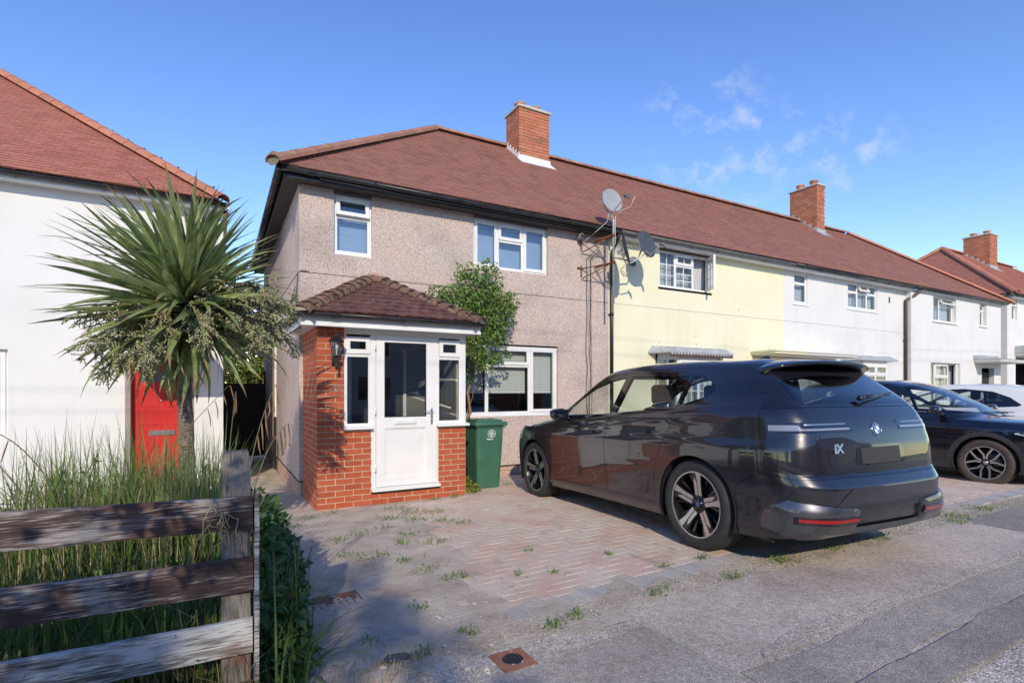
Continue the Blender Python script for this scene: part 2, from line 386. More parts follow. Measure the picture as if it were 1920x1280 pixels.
M['tile_left'] = pm('orange_clay_roof_tile', [(.36,.13,.088),(.42,.165,.115)], 1.8, .85, bump=.3, bscale=120, dist=.004,
               rcols=[(.31,.11,.078),(.42,.155,.11),(.46,.19,.135),(.36,.145,.11)], spots=[((.25,.12,.09), 3, .56, .75, .5)])
M['ridge'] = pm('clay_ridge_tile', [(.27,.125,.08),(.38,.18,.12)], 5, .85, bump=.3, bscale=50, dist=.006, rnd=.14, spots=[((.36,.31,.14), 8, .60, .72, .7), ((.12,.09,.07), 6, .62, .76, .6)])
M['ridge_r'] = pm('orange_ridge_tile', [(.40,.15,.09),(.47,.19,.12)], 4, .85, bump=.2, bscale=50, rnd=.10)
M['ptile'] = pm('mossy_maroon_concrete_tile', [(.085,.034,.030),(.12,.048,.042),(.155,.068,.056)], 14, .85, bump=.5, bscale=90, dist=.006, rnd=.18,
                spots=[((.50,.47,.42), 44, .665, .70, .95), ((.22,.17,.08), 9, .62, .70, .6), ((.06,.05,.035), 5, .60, .7, .6)])
M['phip'] = pm('mossy_brown_hip_tile', [(.11,.06,.045),(.20,.12,.08)], 14, .9, bump=.6, bscale=70, dist=.006, rnd=.2,
               spots=[((.36,.31,.22), 26, .60, .68, .7), ((.035,.03,.022), 8, .56, .66, .7)])
M['lead'] = pm('lead_flashing', [(.30,.32,.33),(.52,.54,.55)], 8, .55, metal=.2, bump=.3)
M['leadw'] = pm('white_cement_flashing', [(.55,.56,.54),(.75,.76,.74)], 10, .8, bump=.3)
M['clay_pot'] = pm('clay_chimney_pot', [(.44,.16,.08),(.52,.22,.12)], 10, .8, rnd=.1)
M['glass'] = glass_mat('window_glass', (.82,.86,.86), 1.0, .05, wav=.05)
M['glass_up'] = glass_mat('upstairs_window_glass', (.75,.82,.86), 1.5, .14, wav=.04)
M['net'] = pm('net_curtain', [(.48,.50,.54),(.70,.71,.74)], 30, .9, stretch=(1,1,.05), transl=.2)
M['blind'] = plain('pale_blind_slat', (.62,.63,.58), .6)
M['skyblind'] = pm('blind_with_sky_reflection', [(.33,.42,.54),(.42,.52,.64)], 1.5, .8)  # blue of the sky mirrored in the panes, put into the blind colour
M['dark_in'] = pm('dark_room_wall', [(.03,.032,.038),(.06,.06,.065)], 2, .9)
M['metal_g'] = pm('galvanised_steel', [(.42,.43,.44),(.60,.61,.62)], 20, .45, metal=.6)
M['rust'] = pm('rusty_iron', [(.13,.045,.028),(.26,.10,.055)], 12, .85, bump=.3)
M['dish'] = pm('dark_grey_dish_paint', [(.045,.052,.058),(.075,.083,.09)], 4, .45)
M['dish_l'] = pm('light_grey_dish_paint', [(.27,.28,.29),(.36,.37,.38)], 4, .5)
M['cable_w'] = plain('white_cable', (.65,.64,.60), .5)
M['cable_b'] = plain('black_cable', (.02,.02,.02), .5)
M['door_red'] = pm('red_door_paint', [(.50,.022,.018),(.58,.03,.022)], 2, .35)
M['brown'] = plain('brown_painted_timber', (.09,.035,.03), .5)
M['chrome'] = plain('chrome', (.75,.75,.76), .12, 1)
M['steel'] = plain('brushed_metal', (.5,.5,.5), .3, .9)
M['bin'] = pm('green_bin_plastic', [(.038,.125,.082),(.052,.155,.105)], 6, .42, bump=.05, spots=[((.10,.22,.16), 18, .68, .78, .35)])
M['bin_print'] = plain('white_bin_print', (.70,.80,.74), .6)
M['asph_old'] = asphalt('old_footway_asphalt', (.40,.345,.295), 130, contrast=.9)
M['asph_pink'] = asphalt('worn_pinkish_asphalt', (.45,.375,.325), 150, contrast=.6)
M['asph_dark'] = asphalt('newer_dark_asphalt', (.275,.245,.215), 160, contrast=.55)
M['asph_mid'] = asphalt('mid_grey_asphalt', (.34,.295,.255), 150, contrast=.6)
M['asph_road'] = asphalt('coarse_road_asphalt', (.45,.395,.345), 95, contrast=1.0, bump=.7)
M['earth'] = pm('dusty_earth', [(.34,.275,.22),(.49,.41,.335),(.58,.51,.43)], 3.2, .95, bump=.9, bscale=38, dist=.02,
                spots=[((.44,.38,.28), 30, .60, .72, .55), ((.20,.16,.12), 12, .60, .72, .5), ((.62,.58,.52), 70, .74, .78, .8)])
M['gravel'] = pm('dusty_gravel', [(.26,.225,.18),(.46,.41,.34),(.62,.57,.49)], 45, .95, bump=1, bscale=90, dist=.02,
                 spots=[((.12,.10,.08), 20, .60, .7, .5)])
M['far_ground'] = pm('far_ground_grass', [(.06,.08,.03),(.11,.12,.05)], .6, .95)
M['paver'] = pm('weathered_red_paver', [(.46,.33,.265),(.55,.41,.33),(.60,.475,.39)], 6, .92, bump=.5, bscale=110, dist=.004,
                rcols=[(.50,.31,.24),(.57,.36,.28),(.46,.37,.31),(.59,.43,.345),(.51,.34,.27)], spots=[((.57,.485,.40), 2.2, .40, .60, .75), ((.20,.17,.14), 5, .60, .72, .45), ((.55,.50,.43), 55, .70, .76, .5)])
M['paver_g'] = pm('weathered_grey_paver', [(.35,.335,.31),(.44,.42,.39)], 6, .92, bump=.5, bscale=110, dist=.004, rnd=.12,
                  spots=[((.42,.37,.31), 2.6, .48, .66, .6), ((.18,.16,.14), 5, .62, .72, .4)])
M['wood_a'] = wood_mat('flaking_dark_stained_timber', (.035,.020,.018), (.075,.045,.038), (.30,.28,.27), -.15)
M['wood_b'] = wood_mat('bleached_grey_timber', (.07,.06,.055), (.20,.19,.18), (.46,.46,.45), .8)
M['wood_p'] = wood_mat('weathered_post_timber', (.045,.038,.032), (.115,.10,.085), (.215,.195,.17), .55, vert=True)
M['darkfence'] = pm('dark_fence_board', [(.012,.010,.010),(.028,.024,.022)], 6, .8)
M['cord'] = pm('cordyline_leaf_green', [(.18,.24,.085),(.27,.33,.125),(.37,.43,.19)], 9, .36, rnd=.35, transl=.28, stretch=(1,1,1))
M['cord_tip'] = pm('cordyline_leaf_dry_tip', [(.18,.11,.05),(.30,.20,.09)], 9, .7)
M['bark'] = pm('fissured_palm_bark', [(.07,.05,.04),(.24,.175,.135),(.42,.34,.28)], 26, .95, bump=1, bscale=60, dist=.02, stretch=(1,1,2.2))
M['panicle'] = pm('pale_green_flower_buds', [(.33,.35,.18),(.47,.48,.29),(.56,.56,.38)], 30, .8, rnd=.2)
M['stem'] = pm('green_brown_stem', [(.12,.12,.05),(.22,.18,.09)], 30, .7)
M['leaf_br'] = pm('bright_shrub_leaf', [(.11,.20,.04),(.17,.28,.065),(.24,.36,.10)], 8, .5, rnd=.28, transl=.28)
M['leaf_dk'] = pm('dark_broad_leaf', [(.035,.085,.02),(.06,.13,.03),(.10,.19,.05)], 8, .45, rnd=.3, transl=.2)
M['leaf_yl'] = pm('yellow_green_hedge_leaf', [(.16,.20,.02),(.27,.31,.04)], 6, .6, rnd=.25, transl=.25)
M['leaf_pl'] = pm('pale_lavender_leaf', [(.17,.21,.06),(.26,.30,.11)], 12, .7, rnd=.25, transl=.25)
M['grass'] = pm('long_grass_blade', [(.08,.14,.028),(.135,.205,.05),(.21,.27,.09)], 5, .5, rnd=.3, transl=.25)
M['grass_dry'] = pm('dry_grass_blade', [(.30,.23,.12),(.46,.38,.22)], 6, .7, rnd=.3, transl=.2)
M['weed'] = pm('small_weed_green', [(.09,.17,.03),(.15,.25,.055)], 12, .6, rnd=.3, transl=.2)
M['twig'] = pm('climber_stem_bark', [(.20,.11,.055),(.34,.20,.11)], 20, .8, bump=.4)
M['terra'] = pm('rusty_cover_iron', [(.20,.085,.055),(.32,.15,.10)], 25, .8, bump=.5, bscale=80, dist=.004)
M['stone'] = pm('pale_stone', [(.35,.33,.30),(.55,.52,.47)], 12, .9)
# ------------------------------------------------------------------ ground, footway, road
def gz(x, y):
    return .12 + .02*max(-4., min(0., x-3.6)) - .028*(min(max(y, 2.5), 9.)-3.2)
def sheet(name, poly, dz, mat, label=None, jit=.02, step=.12):
    pts = []
    n = len(poly)
    for i in range(n):
        a = Vector((*poly[i], 0)); b = Vector((*poly[(i+1) % n], 0)); L = (b-a).length; k = max(1, min(200, int(L/step)))
        nrm = Vector((-(b-a).y, (b-a).x, 0)).normalized()
        for j in range(k):
            p = a.lerp(b, j/k)
            q = (noise.noise(Vector((p.x*3.1, p.y*3.1, dz*900))) * 1.4 + noise.noise(Vector((p.x*11, p.y*11, 3))) * .7) * jit if 0 < j else 0
            pts.append(p + nrm*q)
    bm = bmesh.new(); f = bm.faces.new([bm.verts.new(p) for p in pts])
    bmesh.ops.triangulate(bm, faces=[f])
    for xx in (-.4, 3.6):
        bmesh.ops.bisect_plane(bm, geom=bm.verts[:]+bm.edges[:]+bm.faces[:], plane_co=(xx, 0, 0), plane_no=(1, 0, 0))
    for v in bm.verts: v.co.z = gz(v.co.x, min(v.co.y, 2.5)) + dz
    bmesh.ops.recalc_face_normals(bm, faces=bm.faces)
    if bm.faces[0].normal.z < 0: bmesh.ops.reverse_faces(bm, faces=bm.faces)
    me = bpy.data.meshes.new(name); bm.to_mesh(me); bm.free(); me.materials.append(mat)
    o = put(name, me); kind(o, 'structure')
    return o

mb = MB(); mb.quad((-900,-900,-.55), (900,-900,-.55), (900,900,-.55), (-900,900,-.55))
kind(mb.build('ground', M['far_ground']), 'structure')
o = sheet('pavement', [(-14,1.15),(48,1.15),(48,2.53),(-14,2.53)], 0, M['asph_old'])
sheet('road', [(-40,-7.5),(60,-7.5),(60,1.2),(-40,1.2)], -.006, M['asph_road'], jit=.012)
sheet('pavement_opposite', [(-40,-13.45),(60,-13.45),(60,-7.5),(-40,-7.5)], .06, M['asph_old'], jit=0, step=2)
sheet('pavement_patch', [(2.20,1.72),(6.72,1.70),(6.70,2.505),(2.17,2.50)], .004, M['asph_pink'], jit=.022)
sheet('pavement_patch', [(-3.0,1.18),(2.23,1.17),(2.22,1.74),(2.19,2.335),(1.35,2.29),(.4,2.27),(-3.0,2.25)], .0045, M['asph_mid'], jit=.014)
sheet('pavement_patch', [(2.24,1.40),(9.0,1.43),(16,1.44),(16,1.71),(6.7,1.69),(3.4,1.73),(2.9,1.67),(2.24,1.715)], .005, M['asph_mid'], jit=.035)
sheet('pavement_patch', [(1.2,1.165),(16,1.17),(16,1.43),(5.0,1.42),(3.2,1.375),(2.2,1.39),(1.2,1.36)], .009, M['asph_dark'], jit=.018)
sheet('pavement_patch', [(6.73,1.72),(15.5,1.72),(15.5,2.50),(6.74,2.52)], .0035, M['asph_dark'], jit=.02)
# worn lighter seam beside the old trench line
sheet('pavement_patch', [(2.45,1.74),(5.9,1.72),(5.9,1.80),(4.2,1.83),(3.0,1.86),(2.5,1.80)], .0075, M['asph_old'], jit=.035)

def paved(x, y):
    """how far inside the block paving a point is (m, noisy)"""
    xb = 1.42 + .16*(y-3) + .22*noise.noise(Vector((x*1.3, y*1.3, 5)))
    if y > 6.6: xb = max(xb, 2.0)
    return min(x - xb, y - 2.80 + .03*noise.noise(Vector((x*4, y*4, 9))))
NX, NY, st = 232, 108, .06
xs = np.array([-6 + i*st for i in range(NX)]); ys = np.array([2.44 + j*st for j in range(NY)])
V = np.zeros((NX*NY, 3)); k = 0
for j in range(NY):
    for i in range(NX):
        x, y = xs[i], ys[j]; d = paved(x, y)
        n = noise.noise(Vector((x*2.2, y*2.2, 1)))*.6 + noise.noise(Vector((x*9, y*9, 2)))*.4
        if y < 2.80: h = -.004 + .012*n + (.006 if x > 1.3 else 0)
        else:
            t = max(0., min(1., (d+.25)/.7)); h = .010*(1-t) - .0035*t + .011*n*(1-.72*t)
        if x < .75 and y > 2.6: h += .02*min(1, (.75-x)*1.5) + .03*max(0, n)
        V[k] = (x, y, gz(x, y) + h); k += 1
ii = np.arange(NX*NY).reshape(NY, NX)
Fq = np.stack([ii[:-1, :-1], ii[:-1, 1:], ii[1:, 1:], ii[1:, :-1]], -1).reshape(-1, 4)
drive = np_obj('driveway', V, Fq, M['earth'], smooth=True); kind(drive, 'structure')
mb = MB()
for (a, b, c, d) in ((7.85, 34, 2.48, 8.9), (-30, -5.9, 2.44, 9.0), (-30, 40, 8.8, 60)):
    z0 = gz(a, 5) - .03 if c < 8 else gz(0, 9) - .08
    mb.quad((a, c, gz(a, c)-.012 if c < 8 else z0), (b, c, gz(b, c)-.012 if c < 8 else z0), (b, d, gz(b, d)-.012 if c < 8 else z0), (a, d, gz(a, d)-.012 if c < 8 else z0))
kind(mb.build('garden_earth', M['earth']), 'structure')

# block paving, 200 x 100 mm herringbone with a straight grey border course
def block_tpl(lx, ly, c=.005, h=.03):
    a, b = lx/2, ly/2
    v = []
    for (ix, z) in ((0, -h), (0, -c*.7), (c, 0)):
        v += [(-a+ix, -b+ix, z), (a-ix, -b+ix, z), (a-ix, b-ix, z), (-a+ix, b-ix, z)]
    f = [(8,9,10,11)]
    for lv in (0, 4):
        for k in range(4): f.append((lv+k, lv+(k+1)%4, lv+4+(k+1)%4, lv+4+k))
    return np.array(v), np.array(f)
blocks = []                                              # cx, cy, horizontal?, grey?
for c in range(13, 150):
    for r_ in range(0, 54):
        d = (c-r_) % 4
        if d == 0: blocks.append((c*.1+.1, 2.99+r_*.1+.05, 0, 0))
        elif d == 3: blocks.append((c*.1+.05, 2.99+r_*.1+.1, 1, 0))
for i in range(0, 140): blocks.append((1.35+i*.1, 2.885, 1, 1))
blocks = [b for b in blocks if paved(b[0], b[1]) > -.25 and not (b[0] < 3.35 and b[1] > 6.75) and b[1] < 8.1 and not (7.2 < b[0] < 7.35)]
tv = {0: block_tpl(.197, .097), 1: block_tpl(.097, .197)}
bmesh_me = {}
for g in (0, 1):
    for hz in (0, 1):
        me = bpy.data.meshes.new('paving_block'); me.from_pydata([tuple(p) for p in tv[hz][0]], [], [tuple(int(q) for q in f) for f in tv[hz][1]])
        me.materials.append(M['paver_g'] if g else M['paver']); bmesh_me[(hz, g)] = me
def seen(b):
    x, y = b[0], b[1]
    if 3.5 < x < 5.8 and y > 2.95: return 99
    dep = x*.4863+y*.8738; lat = x*.8738-y*.4863
    if lat/dep < -.3 or lat/dep > .97: return 99
    return dep
blocks.sort(key=seen)
bj = []
for n, (x, y, hz, g) in enumerate(blocks):
    dz = .004 + random.uniform(-.0016, .0016) + .004*noise.noise(Vector((x*.9, y*.9, 4)))
    if n < 300:
        o = bpy.data.objects.new('paving_block', bmesh_me[(hz, g)]); COL.objects.link(o); o.parent = drive
        o.location = (x, y, gz(x, y)+dz); o.rotation_euler = (random.gauss(0, .004)-.028*.9, random.gauss(0, .004), random.gauss(0, .006))
    else: bj.append((x, y, hz, g, dz))
for g in (0, 1):
    Vs, Fs, Rn, b = [], [], [], 0
    for (x, y, hz, gg, dz) in bj:
        if gg != g: continue
        tvv, tf = tv[hz]; Vs.append(tvv + np.array([x, y, gz(x, y)+dz])); Fs.append(tf+b); b += 12; Rn += [random.random()]*len(tf)
    if Vs:
        o = np_obj('paving_blocks', np.concatenate(Vs), np.concatenate(Fs), M['paver_g'] if g else M['paver'], drive, rnd=Rn); kind(o, 'stuff')

# loose stones and straw along the edge and over the bare earth
def scatter(n, fn, smin, smax, mats, name, flat=.6, parent=None):
    base = np.array([(1,0,0),(0,1,0),(-1,0,0),(0,-1,0),(0,0,1),(0,0,-1)], float)
    fc = np.array([(0,1,4),(1,2,4),(2,3,4),(3,0,4),(1,0,5),(2,1,5),(3,2,5),(0,3,5)])
    Vs, Fs, Rn, b = [], [], [], 0
    for i in range(n):
        x, y = fn(); s = smin + (smax-smin)*random.random()**3
        a = random.uniform(0, 6.28); ca, sa = math.cos(a), math.sin(a)
        p = base*np.array([s, s*random.uniform(.5, 1), s*flat]) + rng.normal(0, s*.15, base.shape)
        p = np.stack([p[:,0]*ca-p[:,1]*sa, p[:,0]*sa+p[:,1]*ca, p[:,2]], 1) + np.array([x, y, gz(x, y)+.004+s*.2])
        Vs.append(p); Fs.append(fc+b); b += 6; Rn += [random.random()]*8
    return np_obj(name, np.concatenate(Vs), np.concatenate(Fs), mats, parent, rnd=Rn)
kind(scatter(3600, lambda: (random.uniform(.6, 9.5), random.gauss(2.66, .085)), .003, .014, M['gravel'], 'loose_gravel'), 'stuff')
kind(scatter(1300, lambda: (random.uniform(.15, 1.9), random.uniform(2.25, 4.6)), .003, .011, M['gravel'], 'loose_gravel'), 'stuff')
kind(scatter(60, lambda: (random.uniform(.2, 1.5), random.uniform(2.3, 3.3)), .008, .022, M['stone'], 'loose_stones'), 'stuff')

# small iron stopcock cover set in the footway
mb = MB(); z = gz(1.34, 2.4)+.006
mb.box(1.245, 1.435, 2.305, 2.495, z-.03, z, 0)
for i in range(9):
    for j in range(9):
        x, y = 1.256+i*.0195, 2.316+j*.0195
        if (x+.009-1.34)**2+(y+.009-2.40)**2 > .060**2: mb.box(x+.003, x+.0145, y+.003, y+.0145, z, z+.003, 0)
sc = mb.build('stopcock_cover', M['terra']); tag(sc, 'small square rusty iron cover set in the asphalt footway', 'access cover')
mb = MB(); mb.lathe([(.0, .004), (.05, .004), (.056, .0), (.056, -.02)], 24, Matrix.Translation((1.34, 2.40, z+.002)))
for a in range(6): mb.lathe([(.0, .008), (.009, .007), (.011, .003)], 8, Matrix.Translation((1.34+.032*math.cos(a*1.047), 2.40+.032*math.sin(a*1.047), z+.002)))
mb.build('lid', M['black_pl'], sc)
# rusty inspection cover in the bare corner of the drive
mb = MB(); z = gz(.9, 3.7)+.022
Mx = Matrix.Translation((.62, 3.66, z-.016)) @ Matrix.Rotation(R(3), 4, 'Z') @ Matrix.Diagonal((.80, .82, 1, 1))
def bx(mb, M4, x0, x1, y0, y1, z0, z1, m=0):
    p = [(x0,y0,z0),(x1,y0,z0),(x1,y1,z0),(x0,y1,z0),(x0,y0,z1),(x1,y0,z1),(x1,y1,z1),(x0,y1,z1)]
    mb.hexa([tuple(M4 @ Vector(q)) for q in p], m)
bx(mb, Mx, -.30, .30, -.22, .22, -.04, 0)
for i in range(10):
    for j in range(7):
        if (i in (0, 1) and j in (0, 1)) or (i in (0, 1) and j in (5, 6)): continue
        x, y = -.25+i*.055, -.18+j*.058
        bx(mb, Mx, x-.012, x+.012, y-.006, y+.006, 0, .005)
        bx(mb, Mx, x-.006, x+.006, y-.012, y+.012, 0, .0045)
for sy in (-.15, .15): mb.lathe([(.032, .008), (.040, .008), (.044, .0)], 20, Mx @ Matrix.Translation((-.23, sy, 0)))
for (a, b, c, d) in ((-.32,.32,-.24,-.225),(-.32,.32,.225,.24),(-.32,-.305,-.24,.24),(.305,.32,-.24,.24)): bx(mb, Mx, a, b, c, d, -.04, .003)
ic = mb.build('inspection_cover', M['terra']); tag(ic, 'larger rusty ribbed inspection cover half buried in bare earth beside the bushy weeds', 'access cover')
# ------------------------------------------------------------------ houses
def wall_grid(mb, x0, x1, z0, z1, y, ops, dep=.09, m=0, ax='y', sgn=1, reveal=0):
    """wall face at y with rectangular openings (xa, xb, za, zb) and their reveals going back by dep"""
    X = sorted(set([x0, x1] + [o[0] for o in ops] + [o[1] for o in ops])); Z = sorted(set([z0, z1] + [o[2] for o in ops] + [o[3] for o in ops]))
    X = [a for a in X if x0 <= a <= x1]; Z = [a for a in Z if z0 <= a <= z1]
    for i in range(len(X)-1):
        for j in range(len(Z)-1):
            cx, cz = (X[i]+X[i+1])/2, (Z[j]+Z[j+1])/2
            if any(o[0] < cx < o[1] and o[2] < cz < o[3] for o in ops): continue
            mb.quad((X[i], y, Z[j]), (X[i+1], y, Z[j]), (X[i+1], y, Z[j+1]), (X[i], y, Z[j+1]), m)
    for (a, b, c, d) in [o[:4] for o in ops]:
        mb.quad((a,y,c),(a,y,d),(a,y+dep,d),(a,y+dep,c), reveal); mb.quad((b,y,d),(b,y,c),(b,y+dep,c),(b,y+dep,d), reveal)
        mb.quad((a,y,d),(b,y,d),(b,y+dep,d),(a,y+dep,d), reveal); mb.quad((b,y,c),(a,y,c),(a,y+dep,c),(b,y+dep,c), reveal)

def window(parent, x0, x1, z0, z1, y, lights, sill=None, fr=.05, back='net', glass='glass', bars=None, name='window', sillmat='upvc', proud=.05, split_z=None):
    """frame with lights (xa, xb, za, zb, sash, open_deg): sash 1 = opening casement proud of the frame"""
    mb = MB(); yb = y+.06
    mb.box(x0, x1, y, yb, z0, z0+fr); mb.box(x0, x1, y, yb, z1-fr, z1)
    mb.box(x0, x0+fr, y+.0005, yb, z0+fr, z1-fr); mb.box(x1-fr, x1, y+.0005, yb, z0+fr, z1-fr)
    xsv = sorted(set([l[0] for l in lights] + [l[1] for l in lights]))
    for (a, b, c, d, sh, op) in lights:                  # mullions and transoms as the borders of each light
        t = .022
        if a > x0+fr: mb.box(a-t, a+t, y+.001, yb-.001, c, d)
        if c > z0+fr: mb.box(a+.001, b-.001, y+.0015, yb-.0015, c-t, c+t)
        if b < x1-fr-.01: mb.box(b-t+.0007, b+t-.0007, y+.0012, yb-.0012, c, d)
    root = mb.build(name, M['upvc'], parent)
    for (a, b, c, d, sh, op) in lights:
        ia = a + (fr if a <= x0+.001 else .022); ib = b - (fr if b >= x1-.001 else .022)
        ic = c + (fr if c <= z0+.001 else .022); id_ = d - (fr if d >= z1-.001 else .022)
        ms = MB(); mg = MB()
        if sh:
            s = .045; e = .012; yo = y-.016
            ms.box(ia-e, ib+e, yo, y+.03, ic-e, ic+s); ms.box(ia-e, ib+e, yo, y+.03, id_-s, id_+e)
            ms.box(ia-e, ia+s, yo+.0005, y+.03, ic+s, id_-s); ms.box(ib-s, ib+e, yo+.0005, y+.03, ic+s, id_-s)
            ga, gb, gc, gd = ia+s, ib-s, ic+s, id_-s; yg = y+.004
        else: ga, gb, gc, gd = ia+.01, ib-.01, ic+.01, id_-.01; yg = y+.022; ms.box(ia, ib, y+.004, y+.03, ic, ic+.010); ms.box(ia, ib, y+.004, y+.03, id_-.010, id_); ms.box(ia, ia+.010, y+.005, y+.03, ic+.010, id_-.010); ms.box(ib-.010, ib, y+.005, y+.03, ic+.010, id_-.010)
        k = .005
        for q in ((ga, gb, gc, gc+k), (ga, gb, gd-k, gd), (ga, ga+k, gc+k, gd-k), (gb-k, gb, gc+k, gd-k)): ms.box(q[0], q[1], yg-.004, yg+.004, q[2], q[3], 1)
        if bars:
            nx, nz = bars if (d-c) > .45 else (bars[0], 1)
            for i in range(1, nx): xx = ga+(gb-ga)*i/nx; ms.box(xx-.008, xx+.008, yg-.006, yg+.006, gc+k, gd-k, 0)
            for i in range(1, nz): zz = gc+(gd-gc)*i/nz; ms.box(ga+k, gb-k, yg-.0065, yg+.0065, zz-.008, zz+.008, 0)
        mg.quad((ga, yg, gc), (gb, yg, gc), (gb, yg, gd), (ga, yg, gd))
        so = ms.build('casement' if sh else 'glazing_bead', [M['upvc'], M['gasket']], root)
        go = mg.build('pane', M[glass], root)
        if op:                                            # hinge about the top (t) or right (r)
            ang, hinge = op
            for ob in (so, go):
                if hinge == 't':
                    Mh = Matrix.Translation((0, y, id_)) @ Matrix.Rotation(R(-ang), 4, 'X') @ Matrix.Translation((0, -y, -id_))
                else:
                    Mh = Matrix.Translation((ib, y-.01, 0)) @ Matrix.Rotation(R(ang), 4, 'Z') @ Matrix.Translation((-ib, -y+.01, 0))
                ob.data.transform(Mh)
    if sill:
        ms = MB(); ex = .045
        ms.box(x0-ex, x1+ex, y-proud, y+.07, z0-.035, z0-.0005); ms.box(x0-ex, x1+ex, y-proud-.001, y-proud+.012, z0-.05, z0-.034)
        ms.build('sill', M[sillmat], root)
    if back:
        mc = MB(); yy = y+.14
        n = int((x1-x0)/.03)
        if back in ('net', 'curtain'):
            for i in range(n):
                xa = x0+(x1-x0)*i/n; xb = x0+(x1-x0)*(i+1)/n
                ya = yy+.018*math.sin(i*1.7)+.01*math.sin(i*.63); yb2 = yy+.018*math.sin((i+1)*1.7)+.01*math.sin((i+1)*.63)
                mc.quad((xa, ya, z0), (xb, yb2, z0), (xb, yb2, z1), (xa, ya, z1))
            mc.build('net_curtain', M['net'], root)
        elif back == 'blue': mc.quad((x0, yy, z0), (x1, yy, z0), (x1, yy, z1), (x0, yy, z1)); mc.build('sky_tint_blind', M['skyblind'], root)
    return root

def tile_arrays(orig, wid, u, s, n, L=.16, th=.018):
    u, s, n = [np.array(q, float) for q in (u, s, n)]
    orig = np.array(orig, float); wid = np.array(wid, float)
    tpl = [(0,0,.012),(1,0,.012),(1,L,-.002),(0,L,-.002),(0,0,.012+th),(1,0,.012+th),(1,L,.008),(0,L,.008)]
    V = np.zeros((len(orig), 8, 3))
    for i, (a, b, c) in enumerate(tpl): V[:, i, :] = orig + np.outer(wid*a, u) + b*s + c*n
    f = np.array([(4,5,6,7),(0,1,5,4),(1,2,6,5),(3,0,4,7)])
    F = (f[None] + 8*np.arange(len(orig))[:, None, None]).reshape(-1, 4)
    return V.reshape(-1, 3), F
def tile_slope(parent, p0, u, s, n, rows, xl, xr, mat, gauge=.1, tw=.165, L=.16, th=.017, nind=0, name='roof_tile', jit=1.0, skip=None):
    """rows of tiles: row k spans xl(k)..xr(k) along u from p0; nind nearest full tiles become separate objects"""
    u, s, n, p0 = Vector(u), Vector(s), Vector(n), Vector(p0)
    full, part = [], []
    for k in range(rows):
        a, b = xl(k), xr(k)
        if b <= a: continue
        x = math.floor(a/tw)*tw + (tw/2 if k % 2 else 0)
        while x < b:
            c, d = max(x, a), min(x+tw-.003, b)
            if d-c > .012:
                o = p0 + u*c + s*(k*gauge) + n*(random.gauss(0, .0012)*jit)
                if not (skip and skip(o)): (full if abs(d-c-tw+.003) < 1e-6 else part).append((o, d-c))
            x += tw
    full.sort(key=lambda q: (q[0]-Vector((0, 0, 1.5))).length)
    if nind:
        V, F = tile_arrays([(0,0,0)], [tw-.003], u, s, n, L, th)
        me = bpy.data.meshes.new(name); me.from_pydata([tuple(v) for v in V], [], [tuple(int(i) for i in f) for f in F]); me.materials.append(mat)
        for (o, w) in full[:nind]:
            ob = bpy.data.objects.new(name, me); COL.objects.link(ob); ob.parent = parent
            ob.location = o + s*random.gauss(0, .003)*jit
            if parent.get('_w'): ob.matrix_parent_inverse = Matrix.Translation(-parent.location)
    rest = full[nind:] + part
    if rest:
        V, F = tile_arrays([tuple(q[0] + s*random.gauss(0, .003)*jit) for q in rest], [q[1] for q in rest], u, s, n, L, th)
        rr = np.repeat(rng.random(len(rest)), 4)
        kind(np_obj(name+'s', V, F, mat, parent, rnd=rr), 'stuff')
def half_round(parent, a, b, r, mat, seg=.45, name='ridge_tile', th=.016, over=.02, up=None, nind=True, flat=.8):
    a, b = Vector(a), Vector(b); d = (b-a); L = d.length; d.normalize(); n = max(1, round(L/seg)); sl = L/n
    side = d.cross(Vector((0, 0, 1))).normalized(); upv = side.cross(d).normalized()
    tot = MB()
    for i in range(n):
        mb = MB() if nind else tot
        p, q = a+d*(i*sl-over), a+d*((i+1)*sl-.004)
        r0, r1 = r*1.07, r
        vs = []; K = 7
        for (c, rr) in ((p, r0), (q, r1), (q, r1-th), (p, r0-th)):
            for k in range(K):
                t = math.pi*k/(K-1); vs.append(c + side*math.cos(t)*rr + upv*(math.sin(t)*rr*flat - .02))
        fs = []
        for lv in range(4):
            for k in range(K-1): fs.append((lv*K+k, lv*K+k+1, ((lv+1)%4)*K+k+1, ((lv+1)%4)*K+k))
        fs += [(0, K, 2*K, 3*K), (K-1, 4*K-1, 3*K-1, 2*K-1)]
        mb.add(vs, fs, 0, False, random.random())
        if nind: mb.build(name, mat, parent)
    if not nind: kind(tot.build(name+'s', mat, parent), 'stuff')

